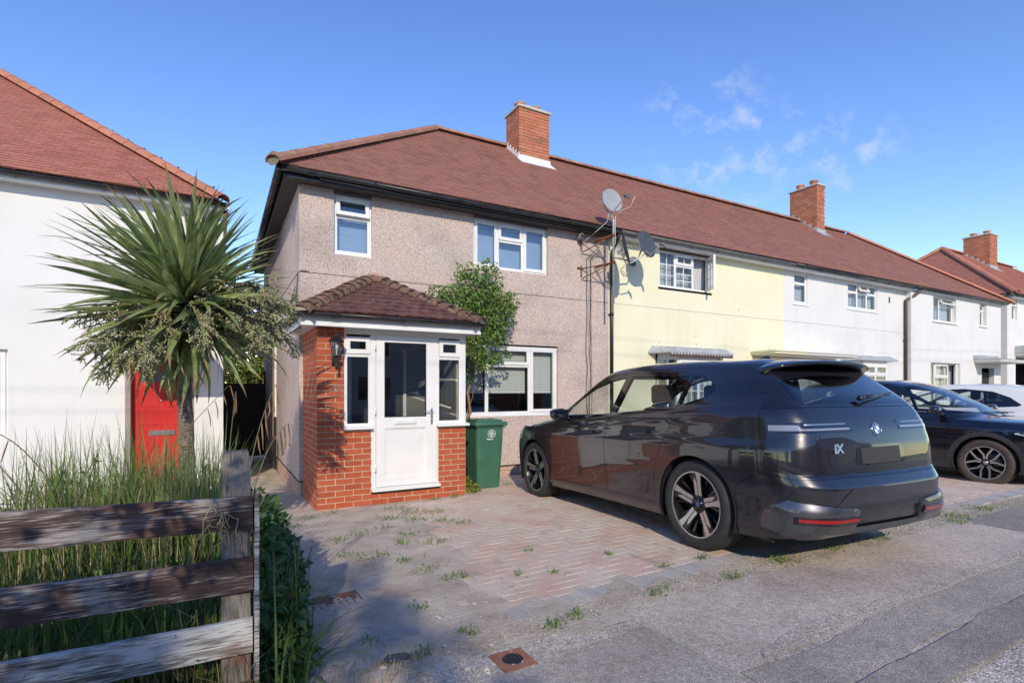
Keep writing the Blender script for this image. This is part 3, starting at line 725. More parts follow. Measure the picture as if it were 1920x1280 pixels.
PY = math.atan2(2.89, 3.655); CP, SP = math.cos(PY), math.sin(PY)
TS = ((1,0,0), (0,CP,SP), (0,-SP,CP))
RUN = 3.655; SL = RUN/CP; ROWS = int(SL/.1)
YE, ZE = 7.90, 4.60
def gutter(parent, a, b, mat, r=.056, step=.9, brack=True, name='gutter'):
    """half-round gutter from a to b with joints and brackets"""
    a, b = Vector(a), Vector(b); d = (b-a); L = d.length; d.normalize(); side = Vector((d.y, -d.x, 0))
    mb = MB(); K = 9; vs = []
    for c in (a, b):
        for rr in (r, r-.004):
            for k in range(K): t = math.pi*k/(K-1); vs.append(c + side*math.cos(t)*rr + Vector((0, 0, -math.sin(t)*rr)))
    fs = []
    for k in range(K-1):
        fs.append((k, k+1, 2*K+k+1, 2*K+k)); fs.append((K+k+1, K+k, 3*K+k, 3*K+k+1)); fs.append((k, K+k, K+k+1, k+1)); fs.append((2*K+k, 2*K+k+1, 3*K+k+1, 3*K+k))
    fs += [(0, 2*K, 3*K, K), (K-1, 2*K-1, 4*K-1, 3*K-1)]
    mb.add(vs, fs, 0, True)
    g = mb.build(name, mat, parent)
    n = int(L/step); mj = MB()
    for i in range(n):
        c = a + d*(step*(i+.5)); w = .022 if i % 3 else .05; rr = r+.005
        vs = []
        for e in (-w, w):
            for k in range(K): t = math.pi*k/(K-1); vs.append(c + d*e + side*math.cos(t)*rr + Vector((0, 0, -math.sin(t)*rr)))
        mj.add(vs, [(k, k+1, K+k+1, K+k) for k in range(K-1)], 0, True)
        if brack:
            q = c - side*(r+.01); s2 = side
            mj.tube([c+Vector((0,0,-r)), c+Vector((0,0,-r))-side*(r+.02)+Vector((0,0,-.01))], .006, 5)
    if n: mj.build('gutter_bracket', mat, g)
    return g
def downpipe(parent, x, y, z0, z1, mat, r=.034, off=.28, name='downpipe', swan=True, hx=0):
    mb = MB(); pts = [(x, y, z0), (x, y, z1-.35)]
    if swan: pts += [(x, y, z1-.33), (x+hx*.9, y-off*.9, z1-.10), (x+hx, y-off, z1-.06), (x+hx, y-off, z1)]
    mb.tube(pts, r, 10)
    for zz in np.arange(z0+.5, z1-.5, 1.25): mb.tube([(x, y, zz), (x, y, zz+.06)], r+.006, 10); mb.box(x-r-.02, x+r+.02, y+.0, y+r+.004, zz+.02, zz+.045)
    return mb.build(name, mat, parent)

def chimney(parent, x0, x1, y0, y1, zb, zt, nind, pots=2, lead='leadw'):
    root_mb = MB(); e = .012
    root_mb.box(x0+e, x1-e, y0+e, y1-e, zb-.6, zt-.02)
    ch = root_mb.build('chimney', M['oldmortar'], parent)
    full = MB(); full.box(0, .213, 0, .10, 0, .063); bme = full.mesh('brick', M['oldbrick'])
    fully = MB(); fully.box(0, .10, 0, .213, 0, .063); bmy = fully.mesh('brick', M['oldbrick'])
    rest = MB(); nc = int((zt-zb+.5)/.0745); cnt = 0
    for c in range(nc):
        z = zt-.075*(c+1); pe = .0
        jt = .006*random.random()
        # front face
        st = x0 + (0 if c % 2 else .1125)
        segs = []
        x = st
        while x < x1-.01: segs.append(('f', x, min(x+.215, x1-.0))); x += .225
        if c % 2 == 0: segs.append(('f', x0, x0+.1025))
        yy = y0 + (.1125 if c % 2 else 0)
        while yy < y1-.01: segs.append(('s', yy, min(yy+.215, y1))); yy += .225
        for (t, a, b) in segs:
            if z < zb - (.55 if t == 's' else .1) : continue
            d = random.gauss(0, .0025)
            if b-a < .03: continue
            if t == 'f':
                if nind and cnt < nind and abs(b-a-.215) < .003:
                    o = bpy.data.objects.new('brick', bme); COL.objects.link(o); o.parent = ch; o.location = (a, y0+d, z); cnt += 1
                else: rest.box(a, b-.002, y0+d, y0+.1, z, z+.063, 0, random.random())
            else:
                if nind and cnt < nind and abs(b-a-.215) < .003:
                    o = bpy.data.objects.new('brick', bmy); COL.objects.link(o); o.parent = ch; o.location = (x0+d, a, z); cnt += 1
                else: rest.box(x0+d, x0+.1, a, b-.002, z, z+.063, 0, random.random())
        rest.box(x1-.1, x1+.001, y0+.11, y1-.002, z, z+.063, 0, random.random())
    kind(rest.build('brickwork', M['oldbrick'], ch), 'stuff')
    mb = MB(); mb.box(x0-.035, x1+.035, y0-.035, y1+.035, zt, zt+.05, 0, .3); mb.prism([(x0, zt+.05), (x1, zt+.05), (x1-.1, zt+.10), (x0+.1, zt+.10)], y0+.03, y1-.03)
    mb.build('chimney_cap', M['stone'], ch)
    for i in range(pots):
        fx = x0+(x1-x0)*(i+.5)/pots if (x1-x0) > (y1-y0) else (x0+x1)/2
        fy = (y0+y1)/2 if (x1-x0) > (y1-y0) else y0+(y1-y0)*(i+.5)/pots
        mp_ = MB(); mp_.lathe([(.13,0),(.125,.16),(.145,.17),(.145,.20),(.115,.205),(.11,.05)], 20, Matrix.Translation((fx, fy, zt+.05))); mp_.build('chimney_pot', M['clay_pot'], ch)
    mb = MB(); zr = lambda y: ZE+(y-YE)*SP/CP
    mb.box(x0-.03, x1+.03, y0-.012, y0-.003, zr(y0)-.02, zr(y0)+.13)
    nx = Vector((0, -SP, CP))
    mb.hexa([(x0-.06, y0-.22, zr(y0-.22)+.03), (x1+.06, y0-.22, zr(y0-.22)+.03), (x1+.06, y0, zr(y0)+.03), (x0-.06, y0, zr(y0)+.03), (x0-.06, y0-.22, zr(y0-.22)+.04), (x1+.06, y0-.22, zr(y0-.22)+.04), (x1+.06, y0, zr(y0)+.045), (x0-.06, y0, zr(y0)+.045)])
    n = 5; ln = y1-y0+.02
    for i in range(n):
        ya = y0-.01+ln*i/n; yb = y0-.01+ln*(i+1)/n
        mb.hexa([(x0-.012, ya, zr(ya)-.03), (x0-.003, ya, zr(ya)-.03), (x0-.003, yb, zr(yb)-.03), (x0-.012, yb, zr(yb)-.03),
                 (x0-.012, ya, zr(ya)+.20), (x0-.003, ya, zr(ya)+.20), (x0-.003, yb, zr(ya)+.20-.02), (x0-.012, yb, zr(ya)+.20-.02)])
    mb.build('flashing', M[lead], ch)
    return ch

def roof_front(parent, xa, xb, hipL, hipR, ye, ze, mat, nind=0, rmat='ridge', x_hipL=None, x_hipR=None, xgrid=0, rt_ind=True, skip=None):
    """front slope between world x xa..xb; hipL / hipR give the eave corner of a hip when this piece ends in one"""
    def xl(k):
        t = k*.1*CP
        return max(xa, (hipL + t) if hipL is not None else -1e9)
    def xr(k):
        t = k*.1*CP
        return min(xb, (hipR - t) if hipR is not None else 1e9)
    tile_slope(parent, (0, ye, ze), TS[0], TS[1], TS[2], ROWS, xl, xr, mat, nind=nind, skip=skip)
    # ridge
    ra = xa if hipL is None or xa > hipL+RUN else hipL+RUN; rb = xb if hipR is None or xb < hipR-RUN else hipR-RUN
    zr_ = ze+RUN*SP/CP+.035
    if rb > ra+.1: half_round(parent, (ra, ye+RUN, zr_), (rb, ye+RUN, zr_), .12, M[rmat], nind=rt_ind)

# ---- shared wall shell: front, sides, back, floor
def shell(parent, x0, x1, yf, yb, z0, z1, ops, mat, name='wall', left=True, right=True, band=True, dep=.09, revmat=None):
    mb = MB(); wall_grid(mb, x0, x1, z0, z1, yf, ops, dep, 0, reveal=1 if revmat else 0)
    if left: mb.quad((x0, yb, z0), (x0, yf, z0), (x0, yf, z1), (x0, yb, z1))
    if right: mb.quad((x1, yf, z0), (x1, yb, z0), (x1, yb, z1), (x1, yf, z1))
    mb.quad((x1, yb, z0), (x0, yb, z0), (x0, yb, z1), (x1, yb, z1))
    w = mb.build(name, [mat, revmat or mat], parent)
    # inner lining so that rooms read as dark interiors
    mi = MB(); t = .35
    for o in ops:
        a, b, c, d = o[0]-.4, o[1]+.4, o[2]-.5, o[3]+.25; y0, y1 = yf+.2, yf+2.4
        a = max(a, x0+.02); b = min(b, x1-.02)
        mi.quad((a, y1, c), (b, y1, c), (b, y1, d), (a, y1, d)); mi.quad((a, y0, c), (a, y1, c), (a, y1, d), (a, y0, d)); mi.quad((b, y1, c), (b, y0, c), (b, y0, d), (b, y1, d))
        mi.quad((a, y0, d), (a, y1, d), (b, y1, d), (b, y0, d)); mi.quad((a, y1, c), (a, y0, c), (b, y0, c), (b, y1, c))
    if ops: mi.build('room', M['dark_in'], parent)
    return w

# ================= house 1: pebbledash, end of terrace
YF = 8.20; YB = 14.9; ZW = 4.486
h1 = thing('pebbledash_house', 'end terrace house in beige pink pebbledash behind the brick porch, black gutters and brick chimney', 'house', (1.03, 8.2, -.1))
WA = (1.516, 2.085, 3.53, 4.486); WB = (3.81, 5.325, 3.60, 4.486); WG = (3.18, 5.55, 1.03, 2.30)
shell(h1, 1.03, 6.745, YF, YB, .165, ZW, [WA, WB, WG], M['pebble'])
mb = MB(); mb.box(1.03, 6.745, YF-.006, YF+.001, 3.209, 3.215); mb.box(1.024, 1.031, YF, 14.5, 3.209, 3.215)
mb.box(1.03, 6.745, YF-.014, YF+.001, .155, .172); mb.box(1.016, 1.031, YF-.014, 11.6, .155, .172)
mb.build('drip_bead', M['soffit'], h1)
mb = MB(); mb.box(1.045, 6.745, YF+.02, YF+.2, -.25, .155); mb.box(1.05, 1.2, YF+.2, YB, -.25, .155)
mb.build('plinth_core', M['oldmortar'], h1)
mb = MB(); mb.box(0, .213, 0, .1, 0, .063); bm1 = mb.mesh('brick', M['plinth']); mb = MB(); mb.box(0, .1, 0, .213, 0, .063); bm2 = mb.mesh('brick', M['plinth'])
for c in range(4):
    z = .155-.075*(c+1)+.002
    for i in range(9):
        o = put('brick', bm1, h1); o.location = (3.13+i*.225+(.1125 if c % 2 else 0), YF+.008, z)
    for i in range(13):
        o = put('brick', bm2, h1); o.location = (1.035, 8.33+i*.225+(.1125 if c % 2 else 0), z)
yw = YF+.055
window(h1, *WA[:2], 3.545, 4.44, yw, [(1.516, 2.085, 4.12, 4.44, 1, (9, 't')), (1.516, 2.085, 3.545, 4.12, 0, None)], sill=1, back='blue', glass='glass_up')
for q in ((1.516, 2.085, 4.44), (3.81, 5.325, 4.455)):
    mb = MB(); mb.box(q[0], q[1], YF+.01, YF+.08, q[2], 4.486); mb.build('window_head_trim', M['grey_pl'], h1)
window(h1, *WB[:2], 3.60, 4.455, yw, [(3.81, 4.30, 3.60, 4.455, 1, None), (4.30, 4.815, 4.13, 4.455, 1, None), (4.30, 4.815, 3.60, 4.13, 0, None), (4.815, 5.325, 3.60, 4.455, 1, None)], sill=1, back='blue', glass='glass_up')
gw = window(h1, *WG[:2], 1.05, 2.28, yw, [(3.18, 4.09, 1.05, 2.28, 0, None), (4.09, 4.96, 1.93, 2.28, 1, None), (4.09, 4.96, 1.05, 1.93, 0, None), (4.96, 5.55, 1.05, 2.28, 1, None)], sill=1, back=None)
mb = MB()
for i in range(26):
    z = 2.26-.031*i
    for (a, b) in ((3.24, 4.06), (4.16, 4.92), (5.02, 5.48)): mb.hexa([(a, yw+.10, z-.026), (b, yw+.10, z-.026), (b, yw+.115, z-.024), (a, yw+.115, z-.024), (a, yw+.108, z), (b, yw+.108, z), (b, yw+.123, z+.002), (a, yw+.123, z+.002)])
for (a, b) in ((3.24, 4.06), (4.16, 4.92), (5.02, 5.48)): mb.box(a, b, yw+.10, yw+.125, 1.435, 1.46)
bl = mb.build('venetian_blind', M['blind'], gw)
# eaves, gutter
mb = MB(); mb.box(.83, 6.80, 8.0, YF+.01, ZW, ZW+.02); mb.box(.83, 1.035, 8.0, 15.1, ZW-.001, ZW+.019); mb.build('soffit', M['soffit'], h1)
mb = MB(); mb.box(.80, 6.80, 7.978, 8.0, ZW-.012, ZE); mb.box(.808, .83, 7.999, 15.1, ZW-.012, ZE-.001); mb.build('fascia', M['black_pl'], h1)
gutter(h1, (.70, 7.925, 4.585), (6.82, 7.925, 4.565), M['black_gut'], brack=False); gutter(h1, (.752, 15.2, 4.585), (.752, 7.87, 4.585), M['black_gut'], brack=False)
mb = MB(); mb.tube([(1.28, 7.93, 4.505), (2.4, 7.93, 4.495), (4.0, 7.945, 4.498), (6.6, 7.94, 4.49)], .008, 6); mb.build('loose_eaves_cable', M['cable_b'], h1)
for x in (1.75, 2.55, 3.5, 4.9, 6.2):
    mb = MB(); mb.box(x, x+.03, 7.965, 7.978, 4.475, 4.54); mb.build('gutter_bracket', M['black_pl'], h1)
mb = MB(); zt = ZE+RUN*SP/CP
e = .0
mb.add([(.73,7.9,ZE),(6.76,7.9,ZE),(6.76,YE+RUN,zt),(.73+RUN,YE+RUN,zt),(.73,7.9+2*RUN,ZE),(6.76,7.9+2*RUN,ZE)], [(0,1,2,3),(0,3,4),(3,2,5,4)])
rf1 = mb.build('roof', M['tile'], h1)
roof_front(rf1, .73, 6.76, .73, None, YE, ZE, M['tile'], nind=300, skip=lambda o: o.x > 6.25 and o.y > 10.87)
tile_slope(rf1, (.73, 0, ZE), (0,-1,0), (CP,0,SP), (-SP,0,CP), ROWS, lambda k: -(7.9+2*RUN-k*.1*CP), lambda k: -(7.9+k*.1*CP), M['tile'])
half_round(rf1, (.66, 7.83, ZE+.01), (.73+RUN, YE+RUN, zt+.045), .12, M['ridge'], name='hip_tile')
mb = MB(); mb.lathe([(0, 0), (.10, 0)], 16, Matrix.Translation((.655, 7.825, ZE+.03)) @ Matrix.Rotation(R(-45), 4, 'Z') @ Matrix.Rotation(R(90), 4, 'X')); mb.build('hip_end_mortar', pm('mossy_mortar', [(.10,.085,.055),(.24,.20,.14)], 20, .9), rf1)
chimney(h1, 6.25, 7.10, 10.88, 11.53, 6.96, 8.22, 120)
# small things fixed on the wall
dp = downpipe(h1, 6.79, YF-.05, -.05, 4.52, M['black_pl'], off=.2)
# ================= house 2: yellow
h2 = thing('yellow_house', 'pale yellow painted mid terrace house with an open window and grey bay canopy', 'house', (6.76, 8.2, -.1))
W2 = (8.12, 9.66, 3.66, 4.486)
W2g = (8.0, 9.96, 1.0, 2.26)
D2 = (11.25, 12.15, 0, 2.1)
shell(h2, 6.746, 12.31, YF, YB, -.2, ZW, [W2, W2g, D2], M['yellow_wall'])
mb = MB(); mb.box(6.84, 12.31, YF-.005, YF+.001, 3.209, 3.212); mb.build('drip_bead', M['grey_pl'], h2)
window(h2, *W2[:2], 3.66, 4.455, YF+.05, [(8.12, 8.62, 3.66, 4.455, 0, None), (8.62, 9.16, 4.18, 4.455, 1, None), (8.62, 9.16, 3.66, 4.18, 0, None), (9.16, 9.66, 3.66, 4.455, 1, (62, 'r'))], sill=1, bars=(2, 3), sillmat='brown')
mb = MB(); mb.box(8.1, 9.70, YF-.004, YF+.06, 4.455, 4.486); mb.build('window_head_trim', M['soffit'], h2)
def bay(parent, x0, x1, z1, canopy_mat, bars=None, under=None):
    y0 = YF-.32
    mb = MB()
    mb.prism([(x0+.28, YF+.01), (x0+.55, y0), (x1-.55, y0), (x1-.28, YF+.01)], .95, 1.02, ax='z'); mb.build('bay_base', M['upvc'], parent)
    mb = MB(); mb.prism([(x0+.28, YF+.01), (x0+.55, y0), (x1-.55, y0), (x1-.28, YF+.01)], z1-.08, z1, ax='z')
    mb.build('bay_head', M['upvc'], parent)
    wroot = window(parent, x0+.55, x1-.55, 1.02, z1-.08, y0+.005, [(x0+.55, (x0+x1)/2, 1.9, z1-.08, 1, None), ((x0+x1)/2, x1-.55, 1.9, z1-.08, 1, None), (x0+.55, (x0+x1)/2, 1.02, 1.9, 0, None), ((x0+x1)/2, x1-.55, 1.02, 1.9, 0, None)], bars=bars, name='bay_window')
    for (a, b) in ((( x0+.28, YF), (x0+.55, y0)), ((x1-.28, YF), (x1-.55, y0))):
        mb = MB(); a3 = Vector((*a, 0)); b3 = Vector((*b, 0))
        for t in (0, .47, .94):
            p, q = a3.lerp(b3, t), a3.lerp(b3, t+.06)
            mb.hexa([(p.x,p.y,1.02),(q.x,q.y,1.02),(q.x,q.y+.05,1.02),(p.x,p.y+.05,1.02),(p.x,p.y,z1-.08),(q.x,q.y,z1-.08),(q.x,q.y+.05,z1-.08),(p.x,p.y+.05,z1-.08)])
        for zz in (1.02, 1.88, z1-.13): mb.hexa([(a[0],a[1]+.01,zz),(b[0],b[1]+.01,zz),(b[0],b[1]+.05,zz),(a[0],a[1]+.05,zz),(a[0],a[1]+.01,zz+.05),(b[0],b[1]+.01,zz+.05),(b[0],b[1]+.05,zz+.05),(a[0],a[1]+.05,zz+.05)])
        fo = mb.build('side_light', M['upvc'], wroot)
        mb = MB(); mb.quad((a[0],a[1]+.02,1.02),(b[0],b[1]+.02,1.02),(b[0],b[1]+.02,z1-.08),(a[0],a[1]+.02,z1-.08)); mb.build('pane', M['glass'], wroot)
    mb = MB(); yc = y0-.12
    mb.prism([(x0, YF), (x0+.2, yc), (x1-.2, yc), (x1, YF)], z1, z1+.035, ax='z')
    vs = [(x0,YF,z1+.035),(x0+.2,yc,z1+.035),(x1-.2,yc,z1+.035),(x1,YF,z1+.035),(x0+.12,YF,z1+.17),(x0+.28,yc+.16,z1+.14),(x1-.28,yc+.16,z1+.14),(x1-.12,YF,z1+.17)]
    mb.add(vs, [(0,1,5,4),(1,2,6,5),(2,3,7,6),(4,5,6,7)])
    cz = mb.build('bay_canopy', canopy_mat, parent)
    if under:
        mb = MB(); x = x0+.22
        while x < x1-.3: mb.box(x, x+.045, yc-.012, yc+.002, z1-.035, z1+.03); x += .09
        mb.build('scalloped_edge', canopy_mat, cz)
        mb = MB(); mb.box(x0+.22, x1-.22, yc+.004, yc+.03, z1-.07, z1); mb.build('board', M[under], cz)
bay(h2, 7.78, 10.08, 2.25, M['lead'], bars=(3, 2), under='brown')
def white_eaves(parent, xa, xb, yf=YF, gm='black_gut', z=ZW):
    mb = MB(); mb.box(xa, xb, yf-.20, yf+.01, z, z+.02); mb.box(xa, xb, yf-.222, yf-.20, z-.010, ZE-.002); mb.build('fascia', M['white_gut'], parent)
    gutter(parent, (xa, yf-.278, 4.572), (xb, yf-.278, 4.566), M[gm], step=.8)
white_eaves(h2, 6.80, 12.31, gm='grey_pl')
def roof_piece(parent, xa, xb, hipL, hipR, ye=YE, mat='tile', rmat='ridge', rt_ind=True, nind=0, skip=None):
    zt = ZE+RUN*SP/CP; mb = MB()
    la = xa if hipL is None else hipL; lb = xb if hipR is None else hipR
    ta = la if hipL is None else hipL+RUN; tb = lb if hipR is None else hipR-RUN
    if tb < ta: tb = ta
    mb.add([(la,ye,ZE),(lb,ye,ZE),(tb,ye+RUN,zt),(ta,ye+RUN,zt),(la,ye+2*RUN,ZE),(lb,ye+2*RUN,ZE)], [(0,1,2,3),(0,3,4),(3,2,5,4),(1,5,2)])
    rf = mb.build('roof', M[mat], parent)
    roof_front(rf, xa, xb, hipL, hipR, ye, ZE, M[mat], nind=nind, rmat=rmat, rt_ind=rt_ind, skip=skip)
    return rf
roof_piece(h2, 6.76, 12.31, None, None, nind=220, skip=lambda o: o.x < 7.1 and o.y > 10.87)
mb = MB(); mb.tube([(7.62, YF-.02, 1.72), (7.62, YF-.02, 1.98)], .012, 6); mb.tube([(7.62, YF-.02, 1.96), (7.80, YF-.30, 1.80), (7.84, YF-.34, 1.74)], .005, 5); mb.build('hanging_basket_bracket', M['black_pl'], h2)
# door canopy shared at the party line: one half on each house
def door_canopy(parent, x0, x1, z, mat, d=.62, left=True, right=True, name='door_canopy', y=YF):
    mb = MB(); mb.box(x0, x1, y-d, y, z, z+.05); mb.box(x0-(.03 if left else 0), x1+(.03 if right else 0), y-d-.03, y, z+.05, z+.085)
    mb.box(x0+.05, x1-.05, y-d+.06, y-.0, z-.02, z); return mb.build(name, mat, parent)
door_canopy(h2, 11.05, 12.31, 2.33, M['yellow_wall'], right=False)
def front_door(parent, x0, x1, y, z1, mat, name='front_door'):
    mb = MB(); mb.box(x0, x1, y, y+.05, .02, z1); mb.box(x0+.12, x1-.12, y-.008, y, .25, 1.0); mb.box(x0+.12, x1-.12, y-.008, y, 1.2, z1-.2); return mb.build(name, mat, parent)
front_door(h2, 11.25, 12.15, YF+.06, 2.1, M['upvc'])
# ================= house 3: white
h3 = thing('white_house', 'white painted mid terrace house with white bay window and brown downpipe at its right edge', 'house', (12.31, 8.2, -.1))
W3a = (12.72, 13.28, 3.69, 4.46); W3b = (15.13, 16.62, 3.74, 4.46); W3g = (14.95, 16.9, 1.0, 2.3); D3 = (12.5, 13.4, 0, 2.1)
shell(h3, 12.311, 18.2, YF, YB, -.2, ZW, [W3a, W3b, W3g, D3], M['white_wall'])
mb = MB(); mb.box(12.31, 18.17, YF-.005, YF+.001, 3.209, 3.212); mb.build('drip_bead', M['grey_pl'], h3)
window(h3, *W3a, YF+.03, [(12.72, 13.28, 4.20, 4.46, 0, None), (12.72, 13.28, 3.69, 4.20, 0, None)], sill=1)
window(h3, *W3b, YF+.03, [(15.13, 15.63, 4.20, 4.46, 0, None), (15.13, 15.63, 3.74, 4.20, 0, None), (15.63, 16.12, 4.20, 4.46, 1, (30, 't')), (15.63, 16.12, 3.74, 4.20, 0, None), (16.12, 16.62, 4.20, 4.46, 0, None), (16.12, 16.62, 3.74, 4.20, 0, None)], sill=1)
bay(h3, 14.75, 17.05, 2.29, M['lead'])
white_eaves(h3, 12.31, 18.2)
roof_piece(h3, 12.31, 18.2, None, None, rt_ind=True)
door_canopy(h3, 12.31, 14.45, 2.33, M['white_wall'], left=False)
front_door(h3, 12.5, 13.4, YF+.06, 2.1, M['upvc'])
downpipe(h3, 18.12, YF-.05, -.05, 4.50, pm('brown_downpipe_paint', [(.045,.025,.022),(.07,.04,.035)], 4, .45), r=.045, off=.2, hx=.35)
chimney(h3, 18.2, 18.68, 10.9, 11.9, 6.97, 8.62, 0, lead='lead')
mb = MB(); mb.box(17.25, 17.29, YF-.02, YF, 4.05, 4.22); mb.build('wall_vent', M['black_pl'], h3)
# ================= house 4: white, hipped end
h4 = thing('white_end_house', 'white end terrace house with hipped roof beyond the brown downpipe, small flat door canopy', 'house', (18.2, 8.05, -.1))
Y4 = 8.04
W4a = (19.56, 21.1, 3.66, 4.46); W4b = (22.85, 23.37, 3.69, 4.46); W4g = (19.4, 21.4, 1.1, 2.35); D4 = (23.0, 24.0, 0, 2.25)
shell(h4, 18.2, 24.55, Y4, YB, -.2, ZW, [W4a, W4b, W4g, D4], M['white_wall'], left=True, right=True, dep=.15)
window(h4, *W4a, Y4+.11, [(19.56, 20.2, 3.66, 4.46, 0, None), (20.2, 21.1, 4.18, 4.46, 1, (32, 't')), (20.2, 21.1, 3.66, 4.18, 0, None)], sill=1, proud=.15)
window(h4, *W4b, Y4+.11, [(22.85, 23.37, 4.18, 4.46, 1, (8, 't')), (22.85, 23.37, 3.69, 4.18, 0, None)], sill=1, proud=.15)
window(h4, *W4g, Y4+.11, [(19.4, 19.9, 1.1, 2.35, 0, None), (19.9, 20.8, 1.9, 2.35, 1, None), (19.9, 20.8, 1.1, 1.9, 0, None), (20.8, 21.4, 1.1, 2.35, 1, (24, 'r'))], sill=1)
white_eaves(h4, 18.2, 24.7, Y4+.14)
roof_piece(h4, 18.2, 24.9, None, 24.9)
rf4 = h4.children[-1]
half_round(rf4, (24.95, 7.84, ZE+.01), (24.9-RUN, YE+RUN, ZE+RUN*SP/CP+.045), .12, M['ridge_r'], name='hip_tile')
door_canopy(h4, 22.4, 24.6, 2.42, M['white_wall'], d=.7, y=Y4)
mb = MB(); mb.box(22.36, 24.64, Y4-.74, Y4, 2.505, 2.52); mb.build('canopy_felt', M['grey_pl'], h4)
mb = MB(); mb.box(22.35, 23.9, Y4-.16, Y4-.006, 2.52, 2.66); mb.build('canopy_upstand', M['lead'], h4)
front_door(h4, 23.05, 23.95, Y4+.13, 2.1, M['darkfence'])
# ================= next block
h5 = thing('far_white_house', 'farthest white house at the right edge with orange hip tiles and its own brick chimney', 'house', (25.6, 8.2, -.1))
W5a = (26.0, 26.5, 3.7, 4.46); D5 = (26.35, 28.6, 0, 2.3)
shell(h5, 25.6, 37, YF, YB, -.2, ZW, [W5a, D5], M['white_wall'], dep=.3)
window(h5, *W5a, YF+.08, [(26.0, 26.5, 4.18, 4.46, 1, (20, 't')), (26.0, 26.5, 3.7, 4.18, 0, None)], sill=1)
white_eaves(h5, 25.4, 37)
mb = MB(); mb.box(25.4, 25.61, 8.0, 15, ZW, ZW+.02); mb.box(25.378, 25.4, 8.0, 15, ZW-.01, ZE-.003); mb.build('side_fascia', M['white_gut'], h5)
gutter(h5, (25.32, 15.2, 4.57), (25.32, 7.88, 4.57), M['black_gut'])
rf5 = roof_piece(h5, 25.3, 37, 25.3, None, rmat='ridge_r', mat='tile_left')
tile_slope(rf5, (25.3, 0, ZE), (0,-1,0), (CP,0,SP), (-SP,0,CP), ROWS, lambda k: -(7.9+2*RUN-k*.1*CP), lambda k: -(7.9+k*.1*CP), M['tile_left'])
zt = ZE+RUN*SP/CP
half_round(rf5, (25.25, 7.84, ZE+.01), (25.3+RUN, YE+RUN, zt+.045), .13, M['ridge_r'], name='hip_tile')
half_round(rf5, (25.25, 7.9+2*RUN+.05, ZE+.01), (25.3+RUN, YE+RUN, zt+.045), .13, M['ridge_r'], name='hip_tile')
chimney(h5, 30.9, 31.7, 10.5, 11.5, 6.7, 8.2, 0, lead='lead')
door_canopy(h5, 26.3, 29.0, 2.36, M['white_wall'], d=.5); 
mb = MB(); mb.box(26.25, 29.0, YF-.52, YF-.006, 2.45, 2.72); mb.build('canopy_upstand', M['lead'], h5)

h5.location.z += .42
# ================= left neighbour
hL = thing('left_white_house', 'white rendered house at the left edge with red front door and orange tiled roof', 'house', (.08, 10.2, -.2))
YL = 10.2; YEL = 9.9
WL = (-4.4, -2.65, .80, 2.08); DL = (-1.27, -.34, -.25, 2.0)
WLu = (-5.6, -4.0, 3.3, 4.4)
shell(hL, -9.5, .08, YL, YL+6.7, -.4, ZW, [WL, DL, WLu], M['left_wall'], dep=.14)
window(hL, *WL, YL+.07, [(-4.4, -3.5, .8, 2.08, 0, None), (-3.5, -2.65, .8, 2.08, 1, None)], sill=1, back='net')
window(hL, *WLu, YL+.07, [(-5.6, -4.8, 3.3, 4.4, 0, None), (-4.8, -4.0, 3.3, 4.4, 1, None)], sill=1, back='net')
mb = MB(); mb.box(-1.27, -1.20, YL-.03, YL+.13, -.2, 2.0); mb.box(-1.27, -.34, YL+.03, YL+.13, 1.95, 2.0); mb.box(-.40, -.34, YL+.03, YL+.13, -.2, 1.95)
dfr = mb.build('door_frame', pm('pale_brown_door_frame', [(.24,.19,.17),(.34,.28,.25)], 4, .6), hL)
mb = MB(); mb.box(-1.20, -.40, YL+.09, YL+.135, -.15, 1.95, 0)
for (a, b, c, d) in ((-1.12,-.84,1.22,1.50),(-.76,-.48,1.22,1.50),(-1.12,-.84,.0,.62),(-.76,-.48,.0,.62),(-1.12,-.48,.93,1.17)):
    for q in ((a, b, c, c+.012), (a, b, d-.012, d), (a, a+.012, c+.012, d-.012), (b-.012, b, c+.012, d-.012)): mb.box(q[0], q[1], YL+.082, YL+.09, q[2], q[3])
rd = mb.build('front_door', M['door_red'], hL)
mb = MB()
fan = [(-.80+.30*math.cos(t), 1.62+.21*math.sin(t)) for t in np.linspace(0, math.pi, 15)]
mb.prism(fan, YL+.086, YL+.092); mb.build('fanlight_glass', M['grey_pl'], rd)
mb = MB(); mb.box(-.97, -.62, YL+.075, YL+.09, .76, .84); mb.box(-.95, -.64, YL+.070, YL+.076, .775, .825); mb.build('letterbox', M['steel'], rd)
mb = MB(); mb.lathe([(0,.03),(.012,.028),(.02,.01),(.02,0)], 12, Matrix.Translation((-.80, YL+.088, 1.32)) @ Matrix.Rotation(R(90), 4, 'X')); mb.build('door_knob', M['steel'], rd)
mb = MB(); mb.box(-1.30, -.13, YL-1.12, YL, 2.06, 2.14); mb.box(-1.28, -.15, YL-1.08, YL-.001, 2.02, 2.06); mb.box(-1.26, -.17, YL-.10, YL-.002, 2.14, 2.36, 1); cn = mb.build('door_canopy', [M['upvc'], M['lead']], hL)
mb = MB(); mb.box(-10, .15, YL-.2, YL+.01, ZW, ZW+.02); mb.box(-10, .16, YL-.222, YL-.2, ZW-.012, ZE); mb.box(.08, .15, YL-.2, YL+7, ZW, ZW+.02); mb.build('fascia', M['white_gut'], hL)
gutter(hL, (-10, YL-.278, 4.585), (.12, YL-.278, 4.565), M['black_gut'], step=1.0)
RL = 3.60
zt = ZE+RL*SP/CP; mb = MB()
